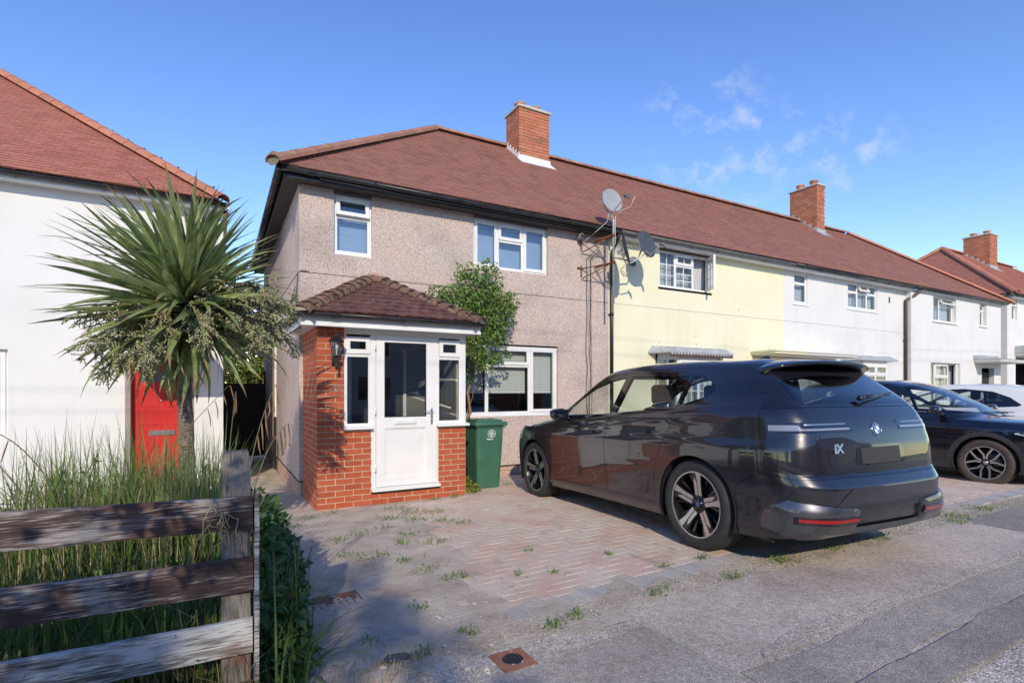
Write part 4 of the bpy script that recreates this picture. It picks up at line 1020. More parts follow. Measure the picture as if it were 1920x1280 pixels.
mb.add([(-12,YEL,ZE),(.03,YEL,ZE),(.03-RL,YEL+RL,zt),(-12,YEL+RL,zt),(.03,YEL+2*RL,ZE),(-12,YEL+2*RL,ZE)], [(0,1,2,3),(1,4,2),(3,2,4,5)])
rfL = mb.build('roof', M['tile_left'], hL)
tile_slope(rfL, (0, YEL, ZE), TS[0], TS[1], TS[2], int(RL/CP/.1), lambda k: -7.5, lambda k: .03-k*.1*CP, M['tile_left'], nind=300)
half_round(rfL, (.07, YEL-.05, ZE+.01), (.03-RL, YEL+RL, zt+.05), .125, M['ridge_r'], name='hip_tile', seg=.33)
half_round(rfL, (.03-RL, YEL+RL, zt+.04), (-9, YEL+RL, zt+.04), .125, M['ridge_r'])
mb = MB(); Ld = Vector((.03-RL-.07, RL+.05, zt-ZE))
for i in range(14):
    p = Vector((.07, YEL-.05, ZE+.01)) + Ld*((i+.5)/14); mb.box(p.x-.015, p.x+.015, p.y-.015, p.y+.015, p.z+.07, p.z+.125)
mb.build('hip_clip', M['black_pl'], rfL)

# ================= alley between the houses
al = thing('alley_gate', 'dark boarded gate with slatted top closing the alley between the two houses', 'gate', (.1, 14.2, -.1))
mb = MB(); mb.box(0, .0935, 0, .02, 0, 1.75); bme = mb.mesh('board', M['darkfence'])
for i in range(10): o = put('board', bme, al); o.location = (.10+i*.092, 14.2+.003*(i % 2), -.1)
mb = MB()
for k in range(5): mb.box(.10, 1.02, 14.2, 14.22, 1.68+.055*k, 1.705+.055*k)
mb.box(.10, .14, 14.22, 14.26, -.1, 1.95); mb.box(.98, 1.02, 14.22, 14.26, -.1, 1.95); mb.build('slatted_top', M['darkfence'], al)
# ------------------------------------------------------------------ brick porch
PYF = 6.94; PX0, PX1 = 1.08, 3.105
po = thing('brick_porch', 'red brick entrance porch with white half glazed door and mossy maroon tiled roof', 'porch', (2.1, 6.94, 0))
def bmat(o): return o
fullm = MB(); fullm.box(0, .215, 0, .1025, 0, .065); bf = fullm.mesh('brick', M['brick'])
def pbrick(x0, x1, z, parent=po):
    w = x1-x0
    if w < .02: return
    o = bpy.data.objects.new('brick', bf); COL.objects.link(o); o.parent = parent
    o.location = (x0, PYF+random.gauss(0, .0012), z); o.scale = (w/.215, 1, 1)
    if parent.get('_w'): o.matrix_parent_inverse = Matrix.Translation(-parent.location)
opx = [(1.408, 1.80, 1.0, 2.5), (1.754, 2.69, .150, 2.5), (2.66, 3.2, .99, 2.5)]
zc = .064 - .075*2
for c in range(32):
    z = zc + c*.075 + .005
    x = PX0 if c % 2 else PX0-.1125
    while x < PX1-.01:
        a, b = max(x, PX0), min(x+.215, PX1)
        segs = [(a, b)]
        for o in opx:
            if z+.065 > o[2]+.012 and z < o[3]:
                ns = []
                for (p, q) in segs:
                    if p < o[0]: ns.append((p, min(q, o[0])))
                    if q > o[1]: ns.append((max(p, o[1]), q))
                segs = ns
        for (p, q) in segs: pbrick(p, q, z)
        x += .225
sb = MB()
for c in range(32):
    z = zc + c*.075 + .005
    y = PYF + (.1125 if c % 2 else .0)
    # side face: header of the front brick already shows on odd courses
    while y < 8.19:
        a, b = y, min(y+.215, 8.19)
        if c % 2 == 0 and abs(y-PYF) < .001: a = PYF+.1035
        d = random.gauss(0, .0012)
        if b-a > .02:
            sb.box(PX0+d, PX0+.1, a, b, z, z+.065, 0, random.random())
            sb.box(PX1-.1, PX1+d, a, b, z, z+.065, 0, random.random())
        y += .225
kind(sb.build('side_brickwork', M['brick'], po), 'stuff')
mb = MB()
mb.box(PX0+.004, 1.405, PYF+.005, PYF+.1, -.15, 2.30); mb.box(1.403, 1.752, PYF+.005, PYF+.1, -.15, .985)
mb.box(1.75, 2.692, PYF+.005, PYF+.1, -.15, .135); mb.box(2.69, PX1-.004, PYF+.005, PYF+.1, -.15, .975)
mb.box(PX0+.004, PX0+.1, PYF+.1, 8.198, -.15, 2.30); mb.box(PX1-.1, PX1-.004, PYF+.1, 8.198, -.15, 2.30)
mb.build('mortar_bed', M['mortar'], po)
mb = MB(); mb.box(PX0+.1, PX1-.1, PYF+.1, 8.19, .02, .12); mb.build('porch_floor', M['plinth'], po)
M['inner'] = pm('porch_inner_plaster', [(.16,.155,.155),(.22,.215,.21)], 2, .8)
for (a, b) in ((PX0+.101, PX0+.115), (PX1-.115, PX1-.101)):
    mb = MB(); mb.box(a, b, PYF+.1, 8.15, .12, 2.28); mb.build('inner_wall', M['inner'], po)
mb = MB(); mb.box(PX0+.115, PX1-.115, 8.165, 8.19, .12, 2.28); mb.build('inner_wall', M['inner'], po)
Yw = PYF+.012
lw = window(po, 1.410, 1.815, 1.02, 2.27, Yw, [(1.41, 1.752, 1.955, 2.19, 1, None), (1.41, 1.752, 1.02, 1.955, 0, None)], fr=.03, back=None, name='side_window')
mb = MB(); mb.box(1.752, 1.816, Yw-.001, Yw+.07, .16, 2.271); mb.box(1.41, 3.105, Yw-.0015, Yw+.07, 2.215, 2.30); mb.box(2.672, 2.69, Yw-.001, Yw+.07, .16, 2.22); mb.box(3.03, 3.105, Yw-.0012, Yw+.15, 1.0, 2.22)
mb.box(3.085, 3.105, Yw+.15, 8.19, 2.18, 2.30)
mb.build('door_frame', M['upvc'], po)
rw = window(po, 2.66, 3.05, 1.02, 2.27, Yw, [(2.69, 3.02, 1.95, 2.20, 1, None), (2.66, 3.05, 1.02, 1.95, 0, None)], fr=.035, back=None, name='side_window')
def sill(x0, x1, z, d=.07):
    mb = MB(); mb.hexa([(x0, PYF-d, z-.03), (x1, PYF-d, z-.03), (x1, PYF+.05, z-.03), (x0, PYF+.05, z-.03), (x0, PYF-d, z), (x1, PYF-d, z), (x1, PYF+.05, z+.015), (x0, PYF+.05, z+.015)])
    return mb
sill(1.395, 1.760, 1.02).build('sill', M['upvc'], lw); sill(2.655, 3.135, 1.02).build('sill', M['upvc'], rw)
# door leaf
mb = MB(); zl0, zl1, xl, xr = .215, 2.212, 1.82, 2.665; yd = Yw-.006
mb.box(xl, 1.93, yd, yd+.05, zl0, zl1); mb.box(2.515, xr, yd, yd+.05, zl0, zl1); mb.box(1.93, 2.515, yd+.0005, yd+.05, 2.13, zl1); mb.box(1.93, 2.515, yd+.0005, yd+.05, .985, 1.13); mb.box(1.93, 2.515, yd+.0005, yd+.05, zl0, .33)
mb.box(1.93, 2.515, yd+.018, yd+.05, .33, .985)
for (a, b, c, d) in ((1.93,2.515,.33,.345),(1.93,2.515,.97,.985),(1.93,1.945,.345,.97),(2.50,2.515,.345,.97)): mb.box(a, b, yd+.008, yd+.02, c, d)
mb.box(1.93, 2.515, yd+.008, yd+.03, 1.13, 1.142, 1); mb.box(1.93, 2.515, yd+.008, yd+.03, 2.118, 2.13, 1); mb.box(1.93, 1.942, yd+.0085, yd+.03, 1.142, 2.118, 1); mb.box(2.503, 2.515, yd+.0085, yd+.03, 1.142, 2.118, 1)
door = mb.build('door', [M['upvc'], M['gasket']], po)
mb = MB(); mb.quad((1.94, yd+.02, 1.14), (2.505, yd+.02, 1.14), (2.505, yd+.02, 2.12), (1.94, yd+.02, 2.12)); mb.build('pane', M['glass'], door)
mb = MB(); mb.rbox(2.06, 2.37, yd-.012, yd, 1.035, 1.10, .004); mb.box(2.075, 2.355, yd-.016, yd-.011, 1.045, 1.085); mb.build('letterbox', M['upvc'], door)
mb = MB(); mb.rbox(2.575, 2.605, yd-.010, yd, 1.02, 1.25, .004); mb.tube([(2.59, yd-.01, 1.20), (2.59, yd-.05, 1.20), (2.575, yd-.055, 1.20), (2.47, yd-.05, 1.205)], [.011, .010, .010, .007], 8)
mb.tube([(2.59, yd-.012, 1.10), (2.59, yd-.022, 1.10)], .009, 10)
mb.build('handle', M['chrome'], door)
for z in (.42, 1.17, 2.02):
    mb = MB(); mb.tube([(1.812, yd-.012, z), (1.812, yd-.012, z+.10)], .008, 8); mb.tube([(1.812, yd-.012, z-.012), (1.812, yd-.012, z-.002)], .010, 8, m=1); mb.tube([(1.812, yd-.012, z+.045), (1.812, yd-.012, z+.052)], .0085, 8, m=1)
    mb.build('hinge', [M['upvc'], M['grey_pl']], door)
mb = MB(); mb.hexa([(1.755, PYF-.06, .165), (2.70, PYF-.06, .165), (2.70, PYF+.06, .165), (1.755, PYF+.06, .165), (1.755, PYF-.06, .20), (2.70, PYF-.06, .20), (2.70, PYF+.06, .215), (1.755, PYF+.06, .215)])
mb.box(1.76, 2.69, PYF-.02, PYF+.05, .135, .166, 1); mb.build('threshold', [M['upvc'], M['gasket']], door)
# inside: things glimpsed through the glass
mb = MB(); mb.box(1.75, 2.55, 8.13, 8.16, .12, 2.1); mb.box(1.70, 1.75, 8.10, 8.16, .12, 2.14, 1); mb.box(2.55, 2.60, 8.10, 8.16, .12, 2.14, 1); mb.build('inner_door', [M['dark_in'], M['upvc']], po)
# eaves, fascia, gutter
mb = MB(); mb.box(.87, 3.245, 6.745, 6.765, 2.285, 2.405); mb.box(.87, .89, 6.765, 8.19, 2.285, 2.405); mb.box(3.225, 3.245, 6.765, 8.19, 2.285, 2.405)
mb.box(.89, 3.225, 6.765, PYF+.09, 2.29, 2.305, 0); mb.box(.89, PX0+.05, PYF+.09, 8.19, 2.29, 2.305); mb.box(PX1-.05, 3.225, PYF+.09, 8.19, 2.29, 2.305)
mb.box(.866, 3.249, 6.735, 6.747, 2.275, 2.30)
mb.build('fascia', M['white_gut'], po)
pgut = gutter(po, (.82, 6.685, 2.425), (3.27, 6.685, 2.42), M['black_gut'], r=.05, step=.86)
gutter(po, (.84, 8.19, 2.425), (.84, 6.64, 2.425), M['black_gut'], r=.05, brack=False)
gutter(po, (3.22, 6.64, 2.425), (3.22, 8.19, 2.425), M['black_gut'], r=.05, brack=False)
mb = MB(); ax, ay, az = 2.07, 8.17, 3.19; ex0, ex1, ey, ez = .86, 3.17, 6.66, 2.43
mb.add([(ex0, ey, ez), (ex1, ey, ez), (ax-.06, ay, az), (ax+.06, ay, az), (ex0, 8.19, ez), (ex1, 8.19, ez)], [(0,1,3,2),(0,2,4),(1,5,3),(4,2,3,5),(1,0,4,5)])
prf = mb.build('roof', M['ptile'], po)
pitch = math.atan2(az-ez, ay-ey); cp, sp_ = math.cos(pitch), math.sin(pitch); sl = (ay-ey)/cp
g = .168; rows = int(sl/g)+1
rowsN = rows
def pxl(k): t = k*g/sl; return ex0+(ax-.06-ex0)*t+.03
def pxr(k): t = k*g/sl; return ex1-(ex1-ax-.06)*t-.03
# tiles with a rolled profile
def ptile_mesh(w, L=.23, th=.022):
    mb = MB(); K = 5; vs = []
    for (sv, off) in ((0, .014), (L, -.006)):
        for lv in (0, 1):
            for k in range(K):
                f = k/(K-1); prof = .0055*math.cos(f*2*math.pi*1.0)
                p = Vector((w*f, 0, 0)) + Vector((0, cp, sp_))*sv + Vector((0, -sp_, cp))*(off+prof+(th if lv else 0))
                vs.append(p)
    fs = []
    for k in range(K-1): fs += [(K+k, K+k+1, 3*K+k+1, 3*K+k), (k, k+1, K+k+1, K+k)]
    fs += [(0, K, 3*K, 2*K), (K-1, 3*K-1, 4*K-1, 2*K-1)]
    mb.add(vs, fs); return mb.mesh('roof_tile', M['ptile'])
ptm = ptile_mesh(.160)
for k in range(rows):
    a, b = pxl(k), pxr(k); n = max(1, round((b-a)/.163)); w = (b-a)/n
    for i in range(n):
        o = put('roof_tile', ptm, prf); o.location = (a+i*w, ey+k*g*cp, ez+k*g*sp_+.004+random.gauss(0, .002)); o.scale = (w/.163, 1, 1); o.rotation_euler = (random.gauss(0, .008), random.gauss(0, .01), 0)
# side slopes (simple rows)
for sgn, e in ((-1, ex0), (1, ex1)):
    run = abs(ax-e)-.06; ps = math.atan2(az-ez, run); L_ = run/math.cos(ps); rws = int(L_/g)
    tile_slope(prf, (e, 0, ez), (0, sgn, 0), (-sgn*math.cos(ps), 0, math.sin(ps)), (sgn*math.sin(ps), 0, math.cos(ps)), rws,
               (lambda k: -8.19 if sgn < 0 else 6.66+1.5*k*g/L_), (lambda k: -(6.66+1.5*k*g/L_) if sgn < 0 else 8.19), M['ptile'], gauge=g, tw=.165, L=.22, th=.02, name='side_roof_tile')
# bonnet hip tiles stepping up both hips
def bonnets(a, b, n, mat):
    a, b = Vector(a), Vector(b); d = (b-a); L = d.length; d.normalize(); side = d.cross(Vector((0,0,1))).normalized(); up = side.cross(d).normalized()
    for i in range(n):
        mb = MB(); p = a + d*(L*i/n-.03); q = p + d*(L/n*1.35); K = 9; vs = []
        lift = .075+random.gauss(0, .004)
        for (c, r0, w, h) in ((p, 0, .145, lift), (q, 0, .10, .035)):
            for lv in (0, -.02):
                for k in range(K):
                    t = math.pi*k/(K-1)
                    vs.append(c + side*math.cos(t)*(w+lv) + up*((math.sin(t)**.7)*(h)+lv-.005-abs(math.cos(t))**2*.03))
        fs = []
        for k in range(K-1):
            fs += [(k, k+1, 2*K+k+1, 2*K+k), (K+k+1, K+k, 3*K+k, 3*K+k+1), (k, K+k, K+k+1, k+1)]
        mb.add(vs, fs, 0, True)
        vs = [p + side*math.cos(math.pi*k/8)*.12 + up*((math.sin(math.pi*k/8)**.7)*(lift-.02)-.02) + d*.018 for k in range(9)]
        mb.add(vs, [tuple(range(9))], 1)
        o = mb.build('hip_tile', [mat, M['oldmortar']], prf)
bonnets((ex0-.02, ey-.03, ez+.02), (ax-.02, ay-.04, az+.03), 11, M['phip'])
bonnets((ex1+.02, ey-.03, ez+.02), (ax+.06, ay-.04, az+.03), 11, M['phip'])
mb = MB(); pts = [(ax+.02+.15*math.cos(t), az-.02+.125*math.sin(t)) for t in np.linspace(0, math.pi, 15)]
mb.prism(pts, 8.10, 8.198, m=0); mb.box(ax-.03, ax+.06, 8.09, 8.10, az+.05, az+.062, 1); mb.box(ax-.09, ax+.12, 8.09, 8.10, az+.005, az+.018, 1)
mb.build('apex_mortar', [M['oldmortar'], M['brick']], prf)
# house number 73, metal figures
def text_mesh(body, size, depth, loc, rot, mat, parent, name, font_shear=0, bevel=0, xs=1.0, bold=0):
    cu = bpy.data.curves.new(name, 'FONT'); cu.body = body; cu.size = size; cu.extrude = depth; cu.align_x = 'CENTER'; cu.align_y = 'CENTER'; cu.shear = font_shear; cu.offset = bold
    cu.resolution_u = 3
    ob = bpy.data.objects.new(name, cu); COL.objects.link(ob)
    dg = bpy.context.evaluated_depsgraph_get(); me = bpy.data.meshes.new_from_object(ob.evaluated_get(dg)); me.name = name
    bpy.data.objects.remove(ob); bpy.data.curves.remove(cu)
    Mx = Matrix.Translation(loc) @ rot @ Matrix.Diagonal((xs, 1, 1, 1)); me.transform(Mx); me.materials.clear(); me.materials.append(mat)
    return put(name, me, parent)
RXZ = Matrix.Rotation(R(90), 4, 'X')
text_mesh('73', .12, .003, (1.302, PYF-.006, 1.50), RXZ, M['steel'], po, 'house_number')
# coach lamp
lp = thing('wall_lantern', 'black coach lantern fixed to the red brick pier beside the porch door', 'lamp', (1.28, PYF, 2.0))
cx, cy = 1.285, PYF-.15
mb = MB(); mb.rbox(cx-.03, cx+.03, PYF-.02, PYF, 1.80, 1.95, .006); mb.tube([(cx, PYF-.02, 1.86), (cx, PYF-.07, 1.83), (cx, cy, 1.88), (cx, cy, 1.915)], .010, 8)
mb.lathe([(0,1.74),(.012,1.75),(.020,1.79),(.012,1.81),(.026,1.86),(.022,1.90)], 10, Matrix.Translation((cx, cy, 0))); mb.build('bracket', M['black_pl'], lp)
mb = MB(); S6 = 6
mb.lathe([(.045,1.905),(.050,1.915),(.074,2.085),(.092,2.092),(.095,2.10),(.055,2.145),(.03,2.165),(.026,2.19),(.010,2.20),(0,2.225)][3:], 6, Matrix.Translation((cx, cy, 0)), sm=False)
mb.lathe([(0,1.905),(.050,1.905),(.052,1.925),(.046,1.925)], 6, Matrix.Translation((cx, cy, 0)), sm=False)
for k in range(6):
    t = k*math.pi/3; mb.tube([(cx+.048*math.cos(t), cy+.048*math.sin(t), 1.92), (cx+.076*math.cos(t), cy+.076*math.sin(t), 2.095)], .005, 4)
mb.build('cage', M['black_pl'], lp)
mb = MB(); mb.lathe([(.046,1.922),(.074,2.092)], 6, Matrix.Translation((cx, cy, 0)), sm=False); mb.build('lantern_glass', M['glass'], lp)
mb = MB(); mb.lathe([(.012,1.93),(.014,1.98),(.022,2.0),(.028,2.03),(.018,2.06),(0,2.07)], 10, Matrix.Translation((cx, cy, 0))); mb.build('bulb', plain('frosted_bulb', (.7,.7,.66), .3), lp)
# ------------------------------------------------------------------ aerials, cables, bin
def dish(name, label, c, aim, rad, mat, lnb=True, arm=.42, back=None, group='satellite dishes on the shared wall mast'):
    """offset satellite dish at c looking along aim"""
    c = Vector(c); aim = Vector(aim).normalized(); side = aim.cross(Vector((0,0,1))).normalized(); up = side.cross(aim).normalized()
    t = thing(name, label, 'satellite dish', tuple(c), group=group)
    mb = MB(); K = 40; vs = []; rings = [0, .35, .7, .93, 1.0, 1.03]
    for f in rings[1:]:
        for k in range(K):
            th = 2*math.pi*k/K; r = rad*f; zz = .16*rad*(f*f) - (.0 if f < 1.02 else .012)
            vs.append(c + side*math.cos(th)*r*.93 + up*math.sin(th)*r + aim*zz)
    n0 = len(vs); vs.append(c.copy())
    fs = [(n0, k, (k+1) % K) for k in range(K)]
    for i in range(len(rings)-2):
        for k in range(K): fs.append((i*K+k, i*K+(k+1)%K, (i+1)*K+(k+1)%K, (i+1)*K+k))
    mb.add(vs, fs, 0, True); mb.build('reflector', mat, t, fix=True)
    mb = MB(); p0 = c - up*rad*.9 + aim*.13*rad; p1 = c - up*rad*.55 + aim*arm
    mb.tube([c - aim*.06 - up*rad*.1, p0 - aim*.06, p0 + (p1-p0)*.4 - up*.01, p1], .012, 6)
    mb.build('arm', M['metal_g'], t)
    mb = MB(); q = (c + up*rad*.1 - p1).normalized(); s2 = q.orthogonal().normalized()
    mb.tube([p1 - q*.07, p1 - q*.02, p1 - q*.015, p1 + q*.03], [.022, .022, .03, .034], 10); mb.tube([p1 - q*.03 - up*.01, p1 - q*.06 - up*.07], [.026, .02], 8)
    mb.build('receiver', M['grey_pl'], t)
    mb = MB(); mb.tube([c - aim*.01, c - aim*.10], .035, 8); mb.tube([c - aim*.10 - up*.07, c - aim*.10 + up*.07], .028, 8); mb.build('clamp', M['metal_g'], t)
    return t, p1
mast = thing('aerial_mast', 'cranked galvanised mast on rusty wall brackets carrying satellite dishes above the gutter', 'mast', (6.55, 7.75, 3.8))
mb = MB(); ym = 7.66
mb.tube([(6.42, ym, 3.10), (6.42, ym, 4.62), (6.40, ym, 4.68), (6.20, ym, 4.86), (6.18, ym, 4.90), (6.18, ym, 5.12)], .020, 10); mb.build('pole', M['metal_g'], mast)
for z in (4.36, 3.86):
    mb = MB()
    for dx in (-.02, .02): mb.box(6.40+dx-.004, 6.40+dx+.004, ym-.02, YF-.02, z-.012, z+.012)
    mb.tube([(6.42, ym, z), (6.10, YF-.03, z-.05)], .010, 6)
    mb.box(6.06, 6.09, YF-.02, YF-.005, z-.20, z+.0); mb.box(5.98, 6.12, YF-.03, YF-.005, z-.055, z-.03); mb.tube([(6.42, ym+.1, z-.01), (6.07, YF-.03, z-.25)], .010, 6)
    mb.tube([(6.42, ym, z-.03), (6.42, ym, z+.03)], .034, 8)
    mb.build('wall_bracket', M['rust'], mast)
mb = MB(); mb.tube([(6.42, ym, 3.95), (6.75, ym-.02, 3.93), (6.98, ym-.04, 3.98), (7.06, ym-.04, 4.14), (7.10, ym-.04, 4.2)], .016, 8); mb.build('side_arm', M['metal_g'], mast)
AIM = Vector((-.42, -.80, .30))
dish('satellite_dish', 'topmost light grey satellite dish standing on the mast against the roof tiles', (6.36, ym-.02, 4.98), (-.05,-.95,.22), .225, M['dish_l'], arm=.40)
dish('satellite_dish', 'dark grey satellite dish seen nearly edge on beside the mast below the gutter', (6.58, ym-.10, 4.10), (.70,-.62,.22), .33, M['dish'], arm=.38)
dish('satellite_dish', 'dark grey satellite dish on the side arm near the yellow wall window', (7.16, ym-.06, 4.27), (.15,-.90,.22), .265, M['dish'], arm=.34)
cb = MB()
for k, (dx, z0, z1) in enumerate(((0, 4.7, 4.3), (.03, 4.8, 4.2))):
    cb.tube([(6.20+dx, ym-.01, 5.10), (6.22+dx, ym-.02, 4.9), (6.30, ym-.03, 4.8), (6.28, ym, 4.6), (6.22, YF-.12, 4.42), (6.08, YF-.06, 4.3)], .006, 5)
cb.tube([(6.62, ym-.36, 5.0), (6.66, ym-.2, 4.88), (6.55, ym-.05, 4.82), (6.44, ym-.03, 4.70), (6.44, ym-.03, 4.2), (6.4, YF-.1, 3.8)], .006, 5)
tag(cb.build('aerial_cable', M['cable_w']), 'white aerial cables looping from the top dish down the mast', 'cable')
cb = MB(); rc = random.Random(3)
for k in range(4):
    x0 = 6.20+.035*k; pts = [(x0+.2, YF-.06, 4.2)]
    for i in range(14): z = 4.0-.3*i; pts.append((x0+rc.uniform(-.018, .018), YF-.016-.006*k, z))
    cb.tube(pts, .006, 5, m=k % 2)
tag(cb.build('wall_cable', [M['cable_b'], M['stone']]), 'black and pale cables running loosely down the pebbledash beside the downpipe', 'cable')
cb = MB(); rc = random.Random(5)
for k in range(14):
    p = Vector((6.52+rc.uniform(-.08,.08), ym-.16+rc.uniform(-.05,.05), 4.03+rc.uniform(-.10,.10))); r_ = rc.uniform(.05, .12)
    cb.tube([p+Vector((r_*math.cos(t)*1.3, rc.uniform(-.02,.02), r_*math.sin(t)*.6)) for t in np.linspace(0, 5.5, 12)], .004, 4)
tag(cb.build('cable_bundle', M['cable_w']), 'tangled bundle of white cable tied to the mast below the dishes', 'cable')
# small motor bracket and LNB on yellow wall
t = thing('wall_camera', 'small white and black security camera under the eaves of the pebbledash wall', 'camera', (6.0, 8.1, 4.4))
mb = MB(); mb.tube([(6.01, YF-.002, 4.40), (6.01, YF-.02, 4.40)], .035, 12); mb.tube([(6.01, YF-.02, 4.40), (6.0, YF-.08, 4.39)], .014, 8); mb.build('mount', M['upvc'], t)
mb = MB(); mb.tube([(6.02, YF-.05, 4.415), (5.96, YF-.19, 4.385)], .038, 12); mb.build('body', M['upvc'], t)
mb = MB(); mb.tube([(5.961, YF-.188, 4.386), (5.955, YF-.20, 4.383)], .033, 12); mb.build('lens', M['gasket'], t)
mb = MB(); mb.tube([(1.16, YF-.012, 3.225), (1.045, YF-.012, 3.222), (1.018, YF+.03, 3.20), (1.016, 8.32, 3.05), (1.016, 8.5, 2.6)], .006, 5); tag(mb.build('corner_cable', M['cable_b']), 'thin dark cable wrapping round the left corner of the pebbledash wall', 'cable')
t = thing('wall_fitting', 'small dark aerial fitting with cable loop on the yellow wall under the dishes', 'fitting', (7.6, 8.2, 4.1))
mb = MB(); mb.box(7.27, 7.31, YF-.10, YF, 4.02, 4.06); mb.box(7.25, 7.33, YF-.14, YF-.08, 3.98, 4.10); mb.build('box', M['black_pl'], t)
mb = MB(); mb.tube([(7.29, YF-.1, 4.0), (7.24, YF-.08, 3.86), (7.12, YF-.05, 3.82), (7.02, YF-.04, 3.9), (7.0, ym+.2, 3.98)], .009, 6); mb.build('cable_loop', M['cable_w'], t)
# flaked fixings on the yellow wall
# downpipe and light strip on the side wall of the pebbledash house
mb = MB(); mb.box(1.0, 1.03, 11.62, 11.70, .95, 2.35); mb.box(.985, 1.03, 11.6, 11.66, -.1, .95, 1); tag(mb.build('alley_pipe', [M['upvc'], M['black_pl']]), 'white and black waste pipe on the side wall in the dark alley', 'pipe')

# ---- green wheelie bin
bn = thing('wheelie_bin', 'green wheelie bin with white printed emblem standing against the pebbledash wall', 'bin', (3.58, 7.4, .04))
bx0, bx1, by0, by1, zb, zt = 3.355, 3.815, 7.10, 7.60, gz(3.5, 7.3)+.01, 1.0
bm = bmesh.new()
def ringv(x0, x1, y0, y1, z, c=.05):
    out = []
    for (x, y, a0) in ((x1-c, y0+c, -90), (x1-c, y1-c, 0), (x0+c, y1-c, 90), (x0+c, y0+c, 180)):
        for k in range(4): t = R(a0+30*k); out.append(bm.verts.new((x+c*math.cos(t), y+c*math.sin(t), z)))
    return out
cx_, cy_ = (bx0+bx1)/2, (by0+by1)/2
lv = [(.80, .74, 0), (.83, .76, .03), (.955, .92, .62), (.965, .93, .635), (.985, .965, .86), (1.0, 1.0, .93), (1.0, 1.0, .965)]
rg = []
for (sx, sy, f) in lv:
    w = (bx1-bx0)/2*sx; d = (by1-by0)/2*sy; rg.append(ringv(cx_-w, cx_+w, by0+.055*(1-f), by0+.055*(1-f)+2*d, zb+(zt-zb)*f*.985, .045))
for a, b in zip(rg, rg[1:]):
    for k in range(16): bm.faces.new((a[k], a[(k+1) % 16], b[(k+1) % 16], b[k]))
bm.faces.new(rg[0][::-1])
mb = MB(); mb.addbm(bm, 0, False)
mb.box(bx0-.015, bx1+.015, by0-.012, by0+.02, zt-.075, zt-.06); mb.box(bx0-.015, bx0+.01, by0, by1, zt-.075, zt-.055); mb.box(bx1-.01, bx1+.015, by0, by1, zt-.075, zt-.055)
mb.build('body', M['bin'], bn)
mb = MB(); mb.rbox(bx0-.04, bx1+.04, by0-.045, by1+.03, zt-.045, zt+.012, .012); mb.rbox(bx0+.02, bx1-.02, by0+.03, by1-.08, zt+.008, zt+.045, .012)
mb.tube([(bx0+.04, by1+.05, zt+.0), (bx1-.04, by1+.05, zt+.0)], .014, 8); mb.build('lid', M['bin'], bn)
for x in (bx0-.015, bx1+.015):
    mb = MB(); mb.lathe([(.03, -.02), (.095, -.025), (.10, -.015), (.10, .015), (.095, .025), (.03, .02)], 20, Matrix.Translation((x, by1-.04, zb+.10)) @ Matrix.Rotation(R(90), 4, 'Y'), close=True); mb.build('wheel', M['black_pl'], bn)
mb = MB(); pc = Vector((3.60, by0+.022, .835))
def bump_arc(r0, r1, a0, a1, n=28):
    for i in range(n):
        t0, t1 = a0+(a1-a0)*i/n, a0+(a1-a0)*(i+1)/n
        mb.add([(pc.x+r0*math.cos(t0), yv, pc.z+r0*math.sin(t0)), (pc.x+r1*math.cos(t0), yv, pc.z+r1*math.sin(t0)), (pc.x+r1*math.cos(t1), yv, pc.z+r1*math.sin(t1)), (pc.x+r0*math.cos(t1), yv, pc.z+r0*math.sin(t1))], [(0,1,2,3)])
yv = by0-.004
bump_arc(.058, .065, R(-55), R(235))
for (a, b, rr) in ((0, .025, .022), (-.028, 0, .017), (.028, 0, .017), (-.012, -.018, .012), (.014, -.018, .012)):
    for i in range(10):
        t0, t1 = i*.628, (i+1)*.628
        mb.add([(pc.x+a+rr*.6*math.cos(t0), yv, pc.z+b+rr*.6*math.sin(t0)), (pc.x+a+rr*math.cos(t0), yv, pc.z+b+rr*math.sin(t0)), (pc.x+a+rr*math.cos(t1), yv, pc.z+b+rr*math.sin(t1)), (pc.x+a+rr*.6*math.cos(t1), yv, pc.z+b+rr*.6*math.sin(t1))], [(0,1,2,3)])
mb.box(pc.x-.005, pc.x+.005, yv-.0006, yv, pc.z-.05, pc.z-.005); mb.box(pc.x-.028, pc.x+.028, yv-.0006, yv, pc.z-.054, pc.z-.044)
mb.build('printed_emblem', M['bin_print'], bn)
text_mesh('Merton', .036, .0006, (pc.x-.03, yv-.0005, pc.z-.078), RXZ, M['bin_print'], bn, 'printed_name', bold=.0012)
# ------------------------------------------------------------------ cars
def lerp(a, b, t): return a+(b-a)*t
def table(pts):
    xs_ = [p[0] for p in pts]; ys_ = [p[1] for p in pts]
    return lambda x: float(np.interp(x, xs_, ys_))
def smooth_table(pts):
    """monotone-ish smooth interpolation through points"""
    P = sorted(pts); X = np.array([p[0] for p in P]); Y = np.array([p[1] for p in P]); n = len(P)
    m = np.zeros(n); d = np.diff(Y)/np.diff(X)
    m[0], m[-1] = d[0], d[-1]
    for i in range(1, n-1): m[i] = 0 if d[i-1]*d[i] <= 0 else 2*d[i-1]*d[i]/(d[i-1]+d[i])
    def f(x):
        if x <= X[0]: return float(Y[0]+m[0]*(x-X[0]))
        if x >= X[-1]: return float(Y[-1]+m[-1]*(x-X[-1]))
        i = int(np.searchsorted(X, x)-1); h = X[i+1]-X[i]; t = (x-X[i])/h
        return float((2*t**3-3*t**2+1)*Y[i] + (t**3-2*t**2+t)*h*m[i] + (-2*t**3+3*t**2)*Y[i+1] + (t**3-t**2)*h*m[i+1])
    return f
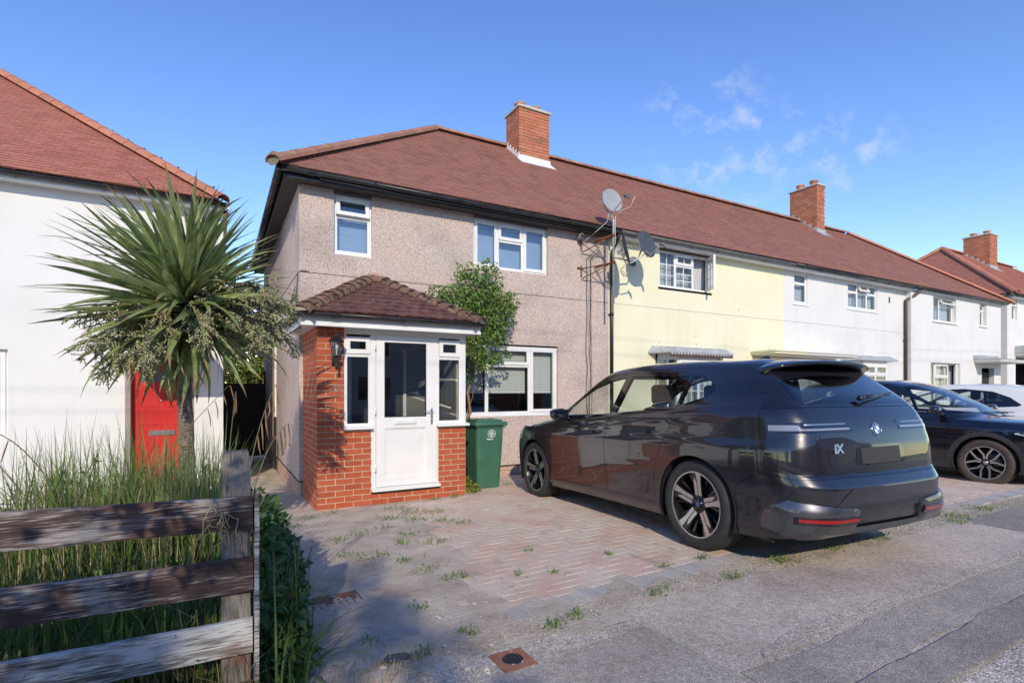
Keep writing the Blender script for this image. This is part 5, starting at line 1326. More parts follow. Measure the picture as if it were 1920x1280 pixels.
def body_grid(K, zbelt, zroof, hw, ax=(1.06, 4.06), haunch=.016, NS=96, sub=4, taper=(.09, .14)):
    """K: key rings, dict with xr,w,xf,rr=(rx,ry),rf=(rx,ry),br,bf and either zr,zs,zf or f (0 at belt .. 1 roof) with zr,zf"""
    keys = ['xr', 'w', 'xf', 'rrx', 'rry', 'rfx', 'rfy', 'br', 'bf', 'zr', 'zs', 'zf', 'f']
    A = []
    for k in K:
        A.append([k['xr'], k['w'], k['xf'], k['rr'][0], k['rr'][1], k['rf'][0], k['rf'][1], k.get('br', .05), k.get('bf', .1), k['zr'], k.get('zs', 0), k['zf'], k.get('f', -1)])
    A = np.array(A); rows = []
    hardi = [i for i, k in enumerate(K) if k.get('hard')]
    n = len(K)
    for i in range(n-1):
        steps = K[i].get('sub', sub)
        p0 = A[max(i-1, 0)]; p1 = A[i]; p2 = A[i+1]; p3 = A[min(i+2, n-1)]
        if i in hardi: p0 = p1
        if (i+1) in hardi: p3 = p2
        for s_ in range(steps):
            t = s_/steps
            m1 = (p2-p0)/2; m2 = (p3-p1)/2
            m1 = np.where(np.abs(m1) > 3*np.abs(p2-p1), np.sign(m1)*3*np.abs(p2-p1), m1); m2 = np.where(np.abs(m2) > 3*np.abs(p2-p1), np.sign(m2)*3*np.abs(p2-p1), m2)
            q = (2*t**3-3*t**2+1)*p1 + (t**3-2*t**2+t)*m1 + (-2*t**3+3*t**2)*p2 + (t**3-t**2)*m2
            fl = [lerp(p1[12], p2[12], t), p1[12] >= 0 and p2[12] >= 0, t, i]
            rows.append((q, fl))
    rows.append((A[-1], [A[-1][12], True, 0, n-1]))
    NR, NC = 18, 14
    P = []
    for q, fl in rows:
        xr, w, xf, rx, ry, fx, fy, br, bf, zr, zs, zf, f = q
        ring = []
        def zside(x):
            i = fl[3]; t = fl[2]
            def zk(j):
                kk = K[j]
                if kk.get('f', -1) < 0: return kk['zs'] if not callable(kk.get('zsf')) else kk['zsf'](x)
                return lerp(zbelt(x), zroof(x), kk['f'])
            if i >= n-1: return zk(n-1)
            if K[i].get('f', -1) >= 0 and K[i+1].get('f', -1) >= 0: return lerp(zbelt(x), zroof(x), fl[0])
            a, b = zk(i), zk(i+1); return lerp(a, b, t)
        def wx(x):
            t1 = max(0, (1.1-x)/1.1); t2 = max(0, (x-(xf_ref-1.0))/1.0)
            ww = w*(1 - taper[0]*t1**2 - taper[1]*t2**2)
            if zlow: ww += haunch*(math.exp(-((x-ax[0])/.42)**2) + math.exp(-((x-ax[1])/.42)**2)) - .018*math.exp(-((x-(ax[0]+ax[1])/2)/.9)**2)*wz
            return ww
        xf_ref = 4.95 if 'L' not in hw else hw['L']
        zlow = fl[3] < hw['nlow']; wz = hw.get('waist', 1.0)
        wr = wx(xr+rx); wf = wx(xf-fx); ryy = min(ry, wr*.9); fyy = min(fy, wf*.9)
        for k in range(NR):
            y = (wr-ryy)*k/(NR-1); ring.append((xr + br*(y/wr)**2, y, zr))
        x0 = xr + br*((wr-ryy)/wr)**2; x1 = x0+rx
        for k in range(1, NC+1):
            t = math.pi/2*k/NC; ex = .85
            cx = x1 - rx*(math.cos(t)**ex); cy = (wr-ryy) + ryy*(math.sin(t)**ex)
            ring.append((cx, cy, lerp(zr, zside(cx), (k/NC)**1.2)))
        xe = xf - bf*((wf-fyy)/wf)**2 - fx
        for k in range(1, NS):
            x = x1 + (xe-x1)*k/NS; yv_ = lerp(wr, wf, k/NS) if False else wx(x)
            ring.append((x, yv_, zside(x)))
        for k in range(0, NC+1):
            t = math.pi/2*(1-k/NC); ex = .85
            cx = xe + fx*(math.cos(t)**ex); cy = (wf-fyy) + fyy*(math.sin(t)**ex)
            ring.append((cx, cy, lerp(zside(cx), zf, (k/NC)**.8 if True else 0)))
        for k in range(1, NR):
            y = (wf-fyy)*(1-k/(NR-1)); ring.append((xf - bf*(y/wf)**2, y, zf))
        P.append(ring)
    return np.array(P)
def grid_bm(P):
    bm = bmesh.new(); nr, nc, _ = P.shape
    VL = [[bm.verts.new(P[i, j]) for j in range(nc)] for i in range(nr)]
    VR = [[(VL[i][j] if P[i, j, 1] < 1e-6 else bm.verts.new((P[i, j, 0], -P[i, j, 1], P[i, j, 2]))) for j in range(nc)] for i in range(nr)]
    for i in range(nr-1):
        for j in range(nc-1):
            for VV, fl in ((VL, 0), (VR, 1)):
                q = [VV[i][j], VV[i][j+1], VV[i+1][j+1], VV[i+1][j]]
                q2 = []
                for v in q:
                    if v not in q2: q2.append(v)
                if len(q2) >= 3:
                    try: bm.faces.new(q2[::-1] if fl == 0 else q2)
                    except ValueError: pass
    # close the roof strip left between the last rings
    for j in range(nc-1):
        a, b, c, d = VL[-1][j], VL[-1][j+1], VR[-1][j+1], VR[-1][j]
        q2 = []
        for v in (a, b, c, d):
            if v not in q2: q2.append(v)
        if len(q2) >= 3:
            try: bm.faces.new(q2[::-1])
            except ValueError: pass
    bmesh.ops.remove_doubles(bm, verts=bm.verts, dist=1e-5)
    bmesh.ops.recalc_face_normals(bm, faces=bm.faces)
    return bm
def in_poly(x, y, poly):
    c = False; n = len(poly); j = n-1
    for i in range(n):
        xi, yi = poly[i]; xj, yj = poly[j]
        if (yi > y) != (yj > y) and x < (xj-xi)*(y-yi)/(yj-yi)+xi: c = not c
        j = i
    return c
def cut_region(bm, lay, poly, axis, tagv, cond, only=None):
    """cut the skin along a polygon projected on an axis and tag the faces inside"""
    ia, ib = {'y': (0, 2), 'x': (1, 2), 'z': (0, 1)}[axis]
    n = len(poly)
    for i in range(n):
        a, b = poly[i], poly[(i+1) % n]
        x0, x1 = min(a[0], b[0])-.02, max(a[0], b[0])+.02; y0, y1 = min(a[1], b[1])-.02, max(a[1], b[1])+.02
        fs = []
        for f in bm.faces:
            c0 = f.verts[0].co
            if not (x0-.3 < c0[ia] < x1+.3 and y0-.3 < c0[ib] < y1+.3): continue
            if cond and not cond(f.calc_center_median()): continue
            mx = [v.co[ia] for v in f.verts]; my = [v.co[ib] for v in f.verts]
            if max(mx) < x0 or min(mx) > x1 or max(my) < y0 or min(my) > y1: continue
            fs.append(f)
        if not fs: continue
        no = [0, 0, 0]; no[ia] = -(b[1]-a[1]); no[ib] = b[0]-a[0]; co = [0, 0, 0]; co[ia], co[ib] = a
        geom = set(fs); 
        for f in fs: geom.update(f.edges); geom.update(f.verts)
        bmesh.ops.bisect_plane(bm, geom=list(geom), plane_co=co, plane_no=no, dist=1e-5)
    for f in bm.faces:
        c = f.calc_center_median()
        if cond and not cond(c): continue
        if only is not None and f[lay] not in only: continue
        if in_poly(c[ia], c[ib], poly): f[lay] = tagv
def rounded(poly, r, n=3):
    out = []; N = len(poly)
    for i in range(N):
        p0 = Vector(poly[i-1]); p1 = Vector(poly[i]); p2 = Vector(poly[(i+1) % N])
        rr = r[i] if isinstance(r, (list, tuple)) else r
        if rr <= 0: out.append(tuple(p1)); continue
        d0 = (p0-p1); d2 = (p2-p1); l = min(rr, d0.length*.45, d2.length*.45)
        a = p1+d0.normalized()*l; b = p1+d2.normalized()*l
        for k in range(n+1):
            t = k/n; out.append(tuple((1-t)**2*a + 2*t*(1-t)*p1 + t*t*b))
    return out
def circle(cx, cz, r, n=28): return [(cx+r*math.cos(2*math.pi*k/n), cz+r*math.sin(2*math.pi*k/n)) for k in range(n)]
def extract(bm, lay, tagv, name, mats, parent, cond=None, gap=.0036, depth=.03, inset=0, groove=True, smooth=True):
    """separate the tagged faces into their own panel with a rolled-in edge"""
    fs = [f for f in bm.faces if f[lay] == tagv and (cond is None or cond(f.calc_center_median()))]
    if not fs: return None
    nb = bmesh.new(); mp = {}
    for f in fs:
        vs = []
        for v in f.verts:
            if v not in mp: mp[v] = nb.verts.new(v.co)
            vs.append(mp[v])
        try: nb.faces.new(vs)
        except ValueError: pass
    nb.normal_update()
    if inset:
        for v in nb.verts: v.co -= v.normal*inset
    if groove:
        bnd = [e for e in nb.edges if e.is_boundary]
        bv = {}
        for e in bnd:
            f = e.link_faces[0]; t = (e.verts[1].co-e.verts[0].co).normalized(); inn = (f.calc_center_median()-e.verts[0].co); inn = (inn - t*inn.dot(t))
            if inn.length > 1e-9:
                inn.normalize()
                for v in e.verts: bv.setdefault(v, []).append((inn.copy(), v.normal.copy()))
        for v, L in bv.items():
            d = Vector((0, 0, 0))
            for q in L: d += q[0]
            if d.length > 1e-6: v.co += d.normalized()*gap
        r_ = bmesh.ops.extrude_edge_only(nb, edges=bnd)
        nv = [g for g in r_['geom'] if isinstance(g, bmesh.types.BMVert)]
        nrm = {}
        # pair extruded verts with their source through the connecting edges
        for v in nv:
            src = [e.other_vert(v) for e in v.link_edges if e.other_vert(v) not in nv]
            n0 = bv[src[0]][0][1] if src and src[0] in bv else v.normal
            nrm[v] = n0
        for v in nv: v.co -= nrm[v]*depth
    me = bpy.data.meshes.new(name); nb.to_mesh(me); nb.free()
    for m_ in (mats if isinstance(mats, (list, tuple)) else [mats]): me.materials.append(m_)
    me.polygons.foreach_set('use_smooth', [smooth]*len(me.polygons)); 
    try: me.set_sharp_from_angle(angle=R(32))
    except Exception: pass
    return put(name, me, parent)

def tyre_wheel(parent, x, y, z, r, w, rim_r, spokes, side, mats, tw=20, badge=None):
    """side +1 = left (outer face towards +y)"""
    Mx = Matrix.Translation((x, y, z)) @ Matrix.Rotation(R(-90*side), 4, 'X')       # local +Z = outward
    wh = bpy.data.objects.new('wheel', None); COL.objects.link(wh); wh.parent = parent
    mb = MB(); h = w/2
    prof = [(rim_r-.012, -h*.8), (rim_r+.004, -h*.92), (rim_r+(r-rim_r)*.45, -h), (r*.965, -h*.90), (r*.992, -h*.74), (r, -h*.5), (r, -h*.34), (r-.008, -h*.33), (r-.008, -h*.29), (r, -h*.28), (r, -h*.03), (r-.008, -h*.02), (r-.008, h*.02), (r, h*.03), (r, h*.28), (r-.008, h*.29), (r-.008, h*.33), (r, h*.34), (r, h*.5), (r*.992, h*.74), (r*.965, h*.90), (rim_r+(r-rim_r)*.62, h*.985), (rim_r+(r-rim_r)*.45, h), (rim_r+.004, h*.92), (rim_r-.012, h*.8)]
    mb.lathe(prof, 64, Mx)
    for k in range(72):                                        # shoulder sipes
        t = 2*math.pi*k/72
        for sg in (-1, 1):
            p = [Mx @ Vector(((r+.0012-(.03 if j in (0, 1) else 0)*.35)*math.cos(t+dt), (r+.0012-(.03 if j in (0, 1) else 0)*.35)*math.sin(t+dt), sg*h*hh)) for j, (dt, hh) in enumerate(((0, .86), (.012, .86), (.03, .5), (.018, .5)))]
            mb.add(p, [(0,1,2,3)], 1)
    mb.build('tyre', [mats['tyre'], mats['sipe']], wh)
    mb = MB()
    mb.lathe([(rim_r-.002, h*.80), (rim_r+.004, h*.86), (rim_r-.002, h*.90), (rim_r-.012, h*.87)], 56, Mx, m=1)
    mb.lathe([(rim_r-.010, h*.86), (rim_r-.022, h*.6), (rim_r-.035, 0), (rim_r-.03, -h*.8)], 56, Mx, m=0)
    spokes(mb, Mx, rim_r, h)
    ri = mb.build('rim', [mats['rim_dark'], mats['rim_face'], mats['hub']], wh)
    mb = MB(); mb.lathe([(.03, -.03), (rim_r*.72, -.03), (rim_r*.72, -.045), (.03, -.045)], 40, Mx)
    mb.build('brake_disc', mats['disc'], wh)
    return wh
def spokes_star(mb, Mx, R_, h, n=5, ph=0, wout=.075, win=.042, double=True, dish_=.0):
    """n broad tapering spokes with pale machined faces and dark flanks"""
    zo, zi = h*.78, h*.50
    mb.lathe([(0, zi+.012), (.068, zi+.010), (.078, zi-.005), (.082, zi-.06)], 20, Mx, m=0)
    mb.lathe([(0, zi+.020), (.021, zi+.0195)], 20, Mx, m=2); mb.lathe([(.021, zi+.0195), (.032, zi+.019), (.036, zi+.010)], 20, Mx, m=0)
    for k in range(5):
        t = ph+2*math.pi*(k+.5)/5; mb.lathe([(0, zi-.004), (.010, zi-.004), (.010, zi+.016)], 8, Mx @ Matrix.Translation((.054*math.cos(t), .054*math.sin(t), .0)), m=0)
    for k in range(n):
        t = ph+2*math.pi*k/n; Rz = Mx @ Matrix.Rotation(t, 4, 'Z')
        def blk(pts, z0s, z1s, m):
            n_ = len(pts)
            vs = [Rz @ Vector((p[0], p[1], z1s[i])) for i, p in enumerate(pts)] + [Rz @ Vector((p[0], p[1], z0s[i])) for i, p in enumerate(pts)]
            mb.add(vs, [tuple(range(n_)), tuple(range(2*n_-1, n_-1, -1))] + [(i, i+n_, (i+1) % n_+n_, (i+1) % n_) for i in range(n_)], m)
        r0, r1 = .055, R_-.012
        zz = lambda r: zi+.004+(zo-zi)*((r-r0)/(r1-r0))**1.3
        yin, yout = win, wout
        # dark carrier
        pts = [(r0, -yin), (R_*.62, -yin*1.0), (r1, -yout), (r1, yout), (R_*.62, yin*1.0), (r0, yin)]
        blk(pts, [zz(p[0])-.035 for p in pts], [zz(p[0]) for p in pts], 0)
        # machined face split by a dark channel
        e = .0035
        A = [(r0+.02, -yin+.004), (R_*.60, -yin+.002), (r1, -yout+.006), (r1, -.006 if not double else yout*.02), (R_*.68, -.004), (r0+.02, -.004)]
        blk(A, [zz(p[0]) for p in A], [zz(p[0])+e for p in A], 1)
        B = [(r0+.02, .006), (R_*.64, .006), (R_*.80, yout*.42), (R_*.70, yin*.92), (r0+.02, yin-.004)]
        blk(B, [zz(p[0]) for p in B], [zz(p[0])+e for p in B], 1)
        # inner blade between the spokes
        t2 = Mx @ Matrix.Rotation(t+math.pi/n, 4, 'Z')
        for sgn in (-1, 1):
            q = [(.08, sgn*.012), (.08, sgn*.028), (r1, sgn*.085), (r1, sgn*.055)]
            vs = [t2 @ Vector((p[0], p[1], zz(p[0])-.03)) for p in q] + [t2 @ Vector((p[0], p[1], zz(p[0])-.055)) for p in q]
            mb.add(vs, [(0,1,2,3),(7,6,5,4),(0,4,5,1),(1,5,6,2),(2,6,7,3),(3,7,4,0)], 0)

M['paint_a'] = car_paint('dark_graphite_metallic_paint', (.0085, .008, .0135), .15, .30)
M['paint_b'] = car_paint('blue_black_paint', (.004, .005, .014), .3, .25)
M['paint_w'] = car_paint('white_car_paint', (.74, .74, .73), 0, .35)
M['paint_s'] = car_paint('silver_car_paint', (.45, .44, .43), .7, .3)
M['gloss_black'] = plain('gloss_black_trim', (.006, .006, .008), .08, 0, 1)
M['cladding'] = pm('grey_black_cladding', [(.028,.028,.03),(.04,.04,.042)], 40, .55)
M['car_glass'] = glass_mat('clear_car_glass', (.93,.97,.95), .75, .02)
M['privacy'] = glass_mat('tinted_car_glass', (.66,.72,.73), .9, .04)
M['rear_glass'] = glass_mat('dark_rear_glass', (.36,.42,.47), 1.3, .08)
M['tyre'] = pm('tyre_rubber', [(.018,.018,.019),(.034,.033,.033)], 12, .75)
M['tyre_b'] = pm('brownish_dusty_tyre', [(.050,.036,.030),(.085,.062,.052)], 12, .8)
M['sipe'] = plain('tread_groove', (.006,.006,.006), .9)
M['rimface'] = pm('machined_alloy', [(.50,.49,.48),(.62,.61,.60)], 20, .28, metal=.85)
M['rimdark'] = plain('gloss_black_alloy', (.012,.012,.014), .25, .4, .6)
M['hubblue'] = plain('blue_hub_cap', (.06,.10,.32), .3)
M['disc'] = plain('brake_disc_steel', (.16,.155,.15), .45, .8)
M['under'] = plain('underbody', (.006,.006,.006), .9)
M['red_refl'] = plain('red_reflector', (.30,.006,.006), .15, 0, 1)
M['lamp_lens'] = plain('pale_lamp_lens', (.62,.64,.66), .08, 0, 1)
M['tail_lens'] = plain('smoked_tail_lamp_lens', (.30,.30,.32), .08, .3, 1)
M['seat'] = pm('dark_seat_fabric', [(.010,.010,.012),(.022,.022,.026)], 10, .8)
M['seat_g'] = plain('grey_cabin_trim', (.16,.16,.16), .7)

def build_car(root, K, zbelt, zroof, hw, ax, spec, mats):
    P = body_grid(K, zbelt, zroof, hw, ax, haunch=spec.get('haunch', .016), taper=spec.get('taper', (.09, .14)))
    bm = grid_bm(P); lay = bm.faces.layers.int.new('tag')
    for (nm, poly, axis, tg, cond, only) in spec['cuts']: cut_region(bm, lay, poly, axis, tg, cond, only)
    bmesh.ops.recalc_face_normals(bm, faces=bm.faces)
    bvh = BVHTree.FromBMesh(bm)
    objs = {}
    for (tg, nm, mat, cond, kw) in spec['panels']:
        o = extract(bm, lay, tg, nm, mat, root, cond, **kw); objs.setdefault(nm, []).append(o)
    bm.free()
    return bvh, objs

# ======== the dark graphite electric SUV in front of the house
CARX = Vector((3.593, 3.208, 0)); fwd = Vector((.222, 2.989, -.11)).normalized()
root = thing('parked_suv', 'large dark graphite SUV parked on the block paving with its rear towards the street', 'car', world=False)
left = Vector((0, 0, 1)).cross(fwd).normalized(); up_ = fwd.cross(left).normalized()
hubL = Vector((3.593, 3.208, .12))
org = hubL - left*.955 - fwd*1.06
root.matrix_world = Matrix(((fwd.x, left.x, up_.x, org.x), (fwd.y, left.y, up_.y, org.y), (fwd.z, left.z, up_.z, org.z), (0, 0, 0, 1)))
zb_a = table([(0, 1.235), (.9, 1.235), (1.35, 1.20), (2.35, 1.140), (3.2, 1.085), (3.7, 1.055), (4.1, 1.04), (5, 1.0)])
zr_a = smooth_table([(.1, 1.10), (.3, 1.36), (.55, 1.545), (.75, 1.612), (1.0, 1.645), (1.5, 1.682), (2.1, 1.700), (2.6, 1.685), (3.0, 1.625), (3.3, 1.515), (3.65, 1.335), (4.0, 1.13), (4.3, 1.04)])
zs11 = lambda x: zb_a(x)-.035
zs10 = lambda x: zb_a(x)-.09
KA = [dict(xr=.30, w=.80, xf=4.70, rr=(.3,.25), rf=(.3,.3), zr=.26, zs=.20, zf=.22),
      dict(xr=.13, w=.925, xf=4.85, rr=(.3,.25), rf=(.4,.4), zr=.285, zs=.225, zf=.24, hard=1),
      dict(xr=.05, w=.962, xf=4.90, rr=(.33,.28), rf=(.45,.45), zr=.33, zs=.30, zf=.32, hard=1),
      dict(xr=.005, w=.962, xf=4.94, rr=(.42,.38), rf=(.5,.5), zr=.47, zs=.46, zf=.48),
      dict(xr=-.008, w=.968, xf=4.953, rr=(.43,.39), rf=(.55,.5), zr=.60, zs=.60, zf=.62),
      dict(xr=-.006, w=.971, xf=4.95, rr=(.43,.39), rf=(.55,.5), zr=.632, zs=.67, zf=.70, hard=1),
      dict(xr=.040, w=.974, xf=4.94, rr=(.40,.35), rf=(.55,.5), zr=.700, zs=.73, zf=.77, hard=1),
      dict(xr=.058, w=.975, xf=4.93, rr=(.38,.33), rf=(.57,.5), zr=.716, zs=.755, zf=.80, hard=1, sub=2),
      dict(xr=.062, w=.975, xf=4.90, rr=(.38,.31), rf=(.6,.5), zr=.80, zs=.81, zf=.85),
      dict(xr=.072, w=.970, xf=4.86, rr=(.37,.29), rf=(.65,.5), zr=.92, zs=.90, zf=.93, hard=1),
      dict(xr=.10, w=.940, xf=4.78, rr=(.37,.27), rf=(.7,.5), zr=1.05, zs=.985, zf=.985),
      dict(xr=.135, w=.915, xf=4.66, rr=(.36,.25), rf=(.7,.5), zr=1.135, zs=1.05, zsf=zs10, zf=1.02, hard=1),
      dict(xr=.165, w=.895, xf=4.35, rr=(.34,.22), rf=(.6,.5), zr=1.185, zs=1.09, zsf=zs11, zf=1.065),
      dict(xr=.195, w=.872, xf=3.98, rr=(.32,.20), rf=(.42,.5), zr=1.225, f=0., zs=1.12, zf=1.115, bf=.14, hard=1),
      dict(xr=.25, w=.845, xf=3.80, rr=(.30,.19), rf=(.38,.45), zr=1.29, f=.14, zs=1.2, zf=1.22, bf=.14),
      dict(xr=.34, w=.805, xf=3.62, rr=(.28,.18), rf=(.36,.42), zr=1.37, f=.30, zf=1.32, bf=.15),
      dict(xr=.42, w=.765, xf=3.44, rr=(.27,.17), rf=(.34,.38), zr=1.44, f=.46, zf=1.42, bf=.16),
      dict(xr=.50, w=.728, xf=3.28, rr=(.27,.17), rf=(.32,.34), zr=1.51, f=.61, zf=1.50, bf=.16),
      dict(xr=.58, w=.688, xf=3.13, rr=(.27,.17), rf=(.32,.32), zr=1.565, f=.76, zf=1.565, bf=.16),
      dict(xr=.64, w=.655, xf=3.02, rr=(.27,.17), rf=(.35,.3), zr=1.60, f=.87, zf=1.605, bf=.15),
      dict(xr=.72, w=.605, xf=2.90, rr=(.30,.18), rf=(.4,.3), zr=1.63, f=.945, zf=1.645, bf=.12),
      dict(xr=.85, w=.50, xf=2.70, rr=(.3,.2), rf=(.4,.3), zr=1.645, f=.98, zf=1.675, bf=.08),
      dict(xr=1.1, w=.28, xf=2.45, rr=(.2,.15), rf=(.3,.2), zr=1.668, f=.995, zf=1.688, bf=.03),
      dict(xr=1.3, w=.04, xf=2.2, rr=(.02,.02), rf=(.02,.02), zr=1.68, f=1.0, zf=1.695, bf=.0)]
side = lambda c: abs(c.y) > .42
rear = lambda c: c.x < .72
T = dict(glass_f=1, glass_r=2, glass_q=3, pillar=4, door_f=5, door_r=6, gate=7, rglass=8, wind=9, hood=10, roofb=11, arch=12, sill=13, bump=14, gblack=15, tri=16, fend=17)
belt = lambda x: zb_a(x)+.012
dlo = [(3.66, 1.085), (3.45, belt(3.45)-.005), (2.9, belt(2.9)), (2.35, belt(2.35)), (1.6, 1.192), (1.30, 1.225), (1.0, 1.30), (.915, 1.335), (.93, 1.42), (1.10, 1.512), (1.20, 1.535), (1.45, 1.553), (1.9, 1.582), (2.27, 1.592), (2.62, 1.560), (2.92, 1.492), (3.23, 1.372), (3.5, 1.215)]
inn = [(3.62, 1.10), (3.45, 1.102), (2.9, belt(2.9)+.020), (2.35, belt(2.35)+.020), (1.6, 1.215), (1.32, 1.246), (1.02, 1.318), (.945, 1.345), (.955, 1.41), (1.11, 1.490), (1.22, 1.513), (1.45, 1.530), (1.9, 1.558), (2.27, 1.568), (2.60, 1.536), (2.90, 1.466), (3.20, 1.345), (3.48, 1.195)]
def clip_x(poly, x0a, x0b, x1a, x1b, zl=1.0, zh=1.6):
    """keep part of a polygon between two slanted lines given at z=zl and z=zh"""
    def clip(p, xa, xb, keep_gt):
        out = []; n = len(p); f = lambda q: (q[0] - (xa+(xb-xa)*(q[1]-zl)/(zh-zl)))*(1 if keep_gt else -1)
        for i in range(n):
            a, b = p[i], p[(i+1) % n]; fa, fb = f(a), f(b)
            if fa >= 0: out.append(a)
            if fa*fb < 0: t = fa/(fa-fb); out.append((a[0]+(b[0]-a[0])*t, a[1]+(b[1]-a[1])*t))
        return out
    return clip(clip(poly, x0a, x0b, True), x1a, x1b, False)
archR = circle(1.06, .375, .438, 40); archF = circle(4.06, .375, .438, 40)
gate = [(-.2, .700), (.03, .700), (.10, .712), (.17, .738), (.25, .775), (.32, .822), (.375, .89), (.415, .97), (.435, 1.06), (.445, 1.15), (.44, 1.24), (.43, 1.33), (.435, 1.42), (.47, 1.50), (.56, 1.585), (.60, 1.61), (.3, 1.75), (-.2, 1.75)]
doorF = [(3.49, .335), (3.50, .60), (3.53, .85), (3.56, 1.0), (3.60, 1.09), (3.40, 1.35), (2.9, 1.53), (2.45, 1.60), (2.33, 1.60), (2.36, 1.20), (2.40, 1.0), (2.395, .7), (2.37, .335)]
doorR = [(2.365, .335), (2.39, .7), (2.395, 1.0), (2.355, 1.20), (2.325, 1.60), (1.5, 1.57), (1.33, 1.54), (1.36, 1.25), (1.375, 1.10), (1.40, .98), (1.46, .86), (1.53, .72), (1.565, .60), (1.575, .45), (1.575, .335)]
rg_poly = rounded([(-.70, 1.242), (.70, 1.242), (.57, 1.60), (-.57, 1.60)], [.06, .06, .05, .05])
ws = rounded([(-.70, 1.135), (.70, 1.135), (.57, 1.60), (-.57, 1.60)], .04)
sideup = lambda c: abs(c.y) > .42
specA = dict(cuts=[
    ('gate', gate, 'y', T['gate'], lambda c: c.x < .8, None),
    ('doorF', doorF, 'y', T['door_f'], side, None), ('doorR', doorR, 'y', T['door_r'], side, None),
    ('dlo', dlo, 'y', T['pillar'], sideup, None),
    ('tri', clip_x(inn, 3.44, 3.34, 9, 9), 'y', T['tri'], sideup, None),
    ('gf', clip_x(inn, 2.44, 2.30, 3.415, 3.315), 'y', T['glass_f'], sideup, None),
    ('gr', clip_x(inn, 1.40, 1.31, 2.35, 2.19), 'y', T['glass_r'], sideup, None),
    ('gq', clip_x(inn, .5, .5, 1.365, 1.275), 'y', T['glass_q'], sideup, None),
    ('float', [(.43, 1.325), (.50, 1.325), (.93, 1.325), (.95, 1.42), (.47, 1.435), (.43, 1.40)], 'y', T['roofb'], sideup, {0}),
    ('gblack', [(-1.2, 1.215), (1.2, 1.215), (1.2, 1.8), (-1.2, 1.8)], 'x', T['gblack'], rear, {T['gate']}),
    ('rg', rg_poly, 'x', T['rglass'], rear, {T['gblack']}),
    ('ws', ws, 'x', T['wind'], lambda c: c.x > 2.8 and c.z > 1.0 and abs(c.y) < .78, {0}),
    ('hood', rounded([(-.72, 3.98), (.72, 3.98), (.80, 4.55), (.62, 4.80), (-.62, 4.80), (-.80, 4.55)], .05) and [(4.02, -.72), (4.55, -.80), (4.78, -.60), (4.78, .60), (4.55, .80), (4.02, .72)], 'z', T['hood'], lambda c: c.x > 3.9 and c.z > .9, {0}),
    ('bump', [(-.3, .10), (.62, .10), (.62, .60), (.55, .665), (.42, .72), (.33, .735), (.20, .7), (-.3, .69)], 'y', T['bump'], lambda c: c.x < .7, {0}),
    ('sill', [(1.3, .10), (3.7, .10), (3.7, .325), (1.3, .325)], 'y', T['sill'], side, {0}),
    ('archR', archR, 'y', T['arch'], side, None), ('archF', archF, 'y', T['arch'], side, None)],
  taper=(.145, .14),
  panels=[
    (T['gate'], 'tailgate', M['paint_a'], None, {}), (T['gblack'], 'tailgate_trim', M['gloss_black'], None, dict(gap=.001)),
    (T['rglass'], 'rear_window', M['rear_glass'], None, dict(gap=.001, depth=.006)),
    (T['door_f'], 'door', M['paint_a'], lambda c: c.y > 0, {}), (T['door_f'], 'door', M['paint_a'], lambda c: c.y < 0, {}),
    (T['door_r'], 'door', M['paint_a'], lambda c: c.y > 0, {}), (T['door_r'], 'door', M['paint_a'], lambda c: c.y < 0, {}),
    (T['pillar'], 'window_surround', M['gloss_black'], lambda c: c.y > 0, dict(gap=0)), (T['pillar'], 'window_surround', M['gloss_black'], lambda c: c.y < 0, dict(gap=0)),
    (T['roofb'], 'pillar_strip', M['gloss_black'], lambda c: c.y > 0, dict(gap=.001)), (T['roofb'], 'pillar_strip', M['gloss_black'], lambda c: c.y < 0, dict(gap=.001)),
    (T['glass_f'], 'side_window', M['car_glass'], lambda c: c.y > 0, dict(gap=0, depth=.006, inset=.003)), (T['glass_f'], 'side_window', M['car_glass'], lambda c: c.y < 0, dict(gap=0, depth=.006, inset=.003)),
    (T['glass_r'], 'side_window', M['privacy'], lambda c: c.y > 0, dict(gap=0, depth=.006, inset=.003)), (T['glass_r'], 'side_window', M['privacy'], lambda c: c.y < 0, dict(gap=0, depth=.006, inset=.003)),
    (T['glass_q'], 'quarter_window', M['privacy'], lambda c: c.y > 0, dict(gap=0, depth=.006, inset=.003)), (T['glass_q'], 'quarter_window', M['privacy'], lambda c: c.y < 0, dict(gap=0, depth=.006, inset=.003)),
    (T['tri'], 'quarter_window', M['car_glass'], lambda c: c.y > 0, dict(gap=0, depth=.006, inset=.003)), (T['tri'], 'quarter_window', M['car_glass'], lambda c: c.y < 0, dict(gap=0, depth=.006, inset=.003)),
    (T['wind'], 'windscreen', M['car_glass'], None, dict(gap=.001, depth=.006)),
    (T['hood'], 'bonnet', M['paint_a'], None, {}), (T['bump'], 'rear_bumper', M['paint_a'], None, {}),
    (T['sill'], 'sill_trim', M['paint_a'], lambda c: c.y > 0, dict(gap=.001)), (T['sill'], 'sill_trim', M['paint_a'], lambda c: c.y < 0, dict(gap=.001)),
    (0, 'body', M['paint_a'], None, dict(gap=0, depth=.02))])
bvhA, obA = build_car(root, KA, zb_a, zr_a, dict(nlow=11, waist=1.0), (1.06, 4.06), specA, None)
dL = obA['door']
def gl(lst, i): return lst[i]
for o, lb in zip(dL, ('left front door', 'right front door', 'left rear door', 'right rear door')): pass
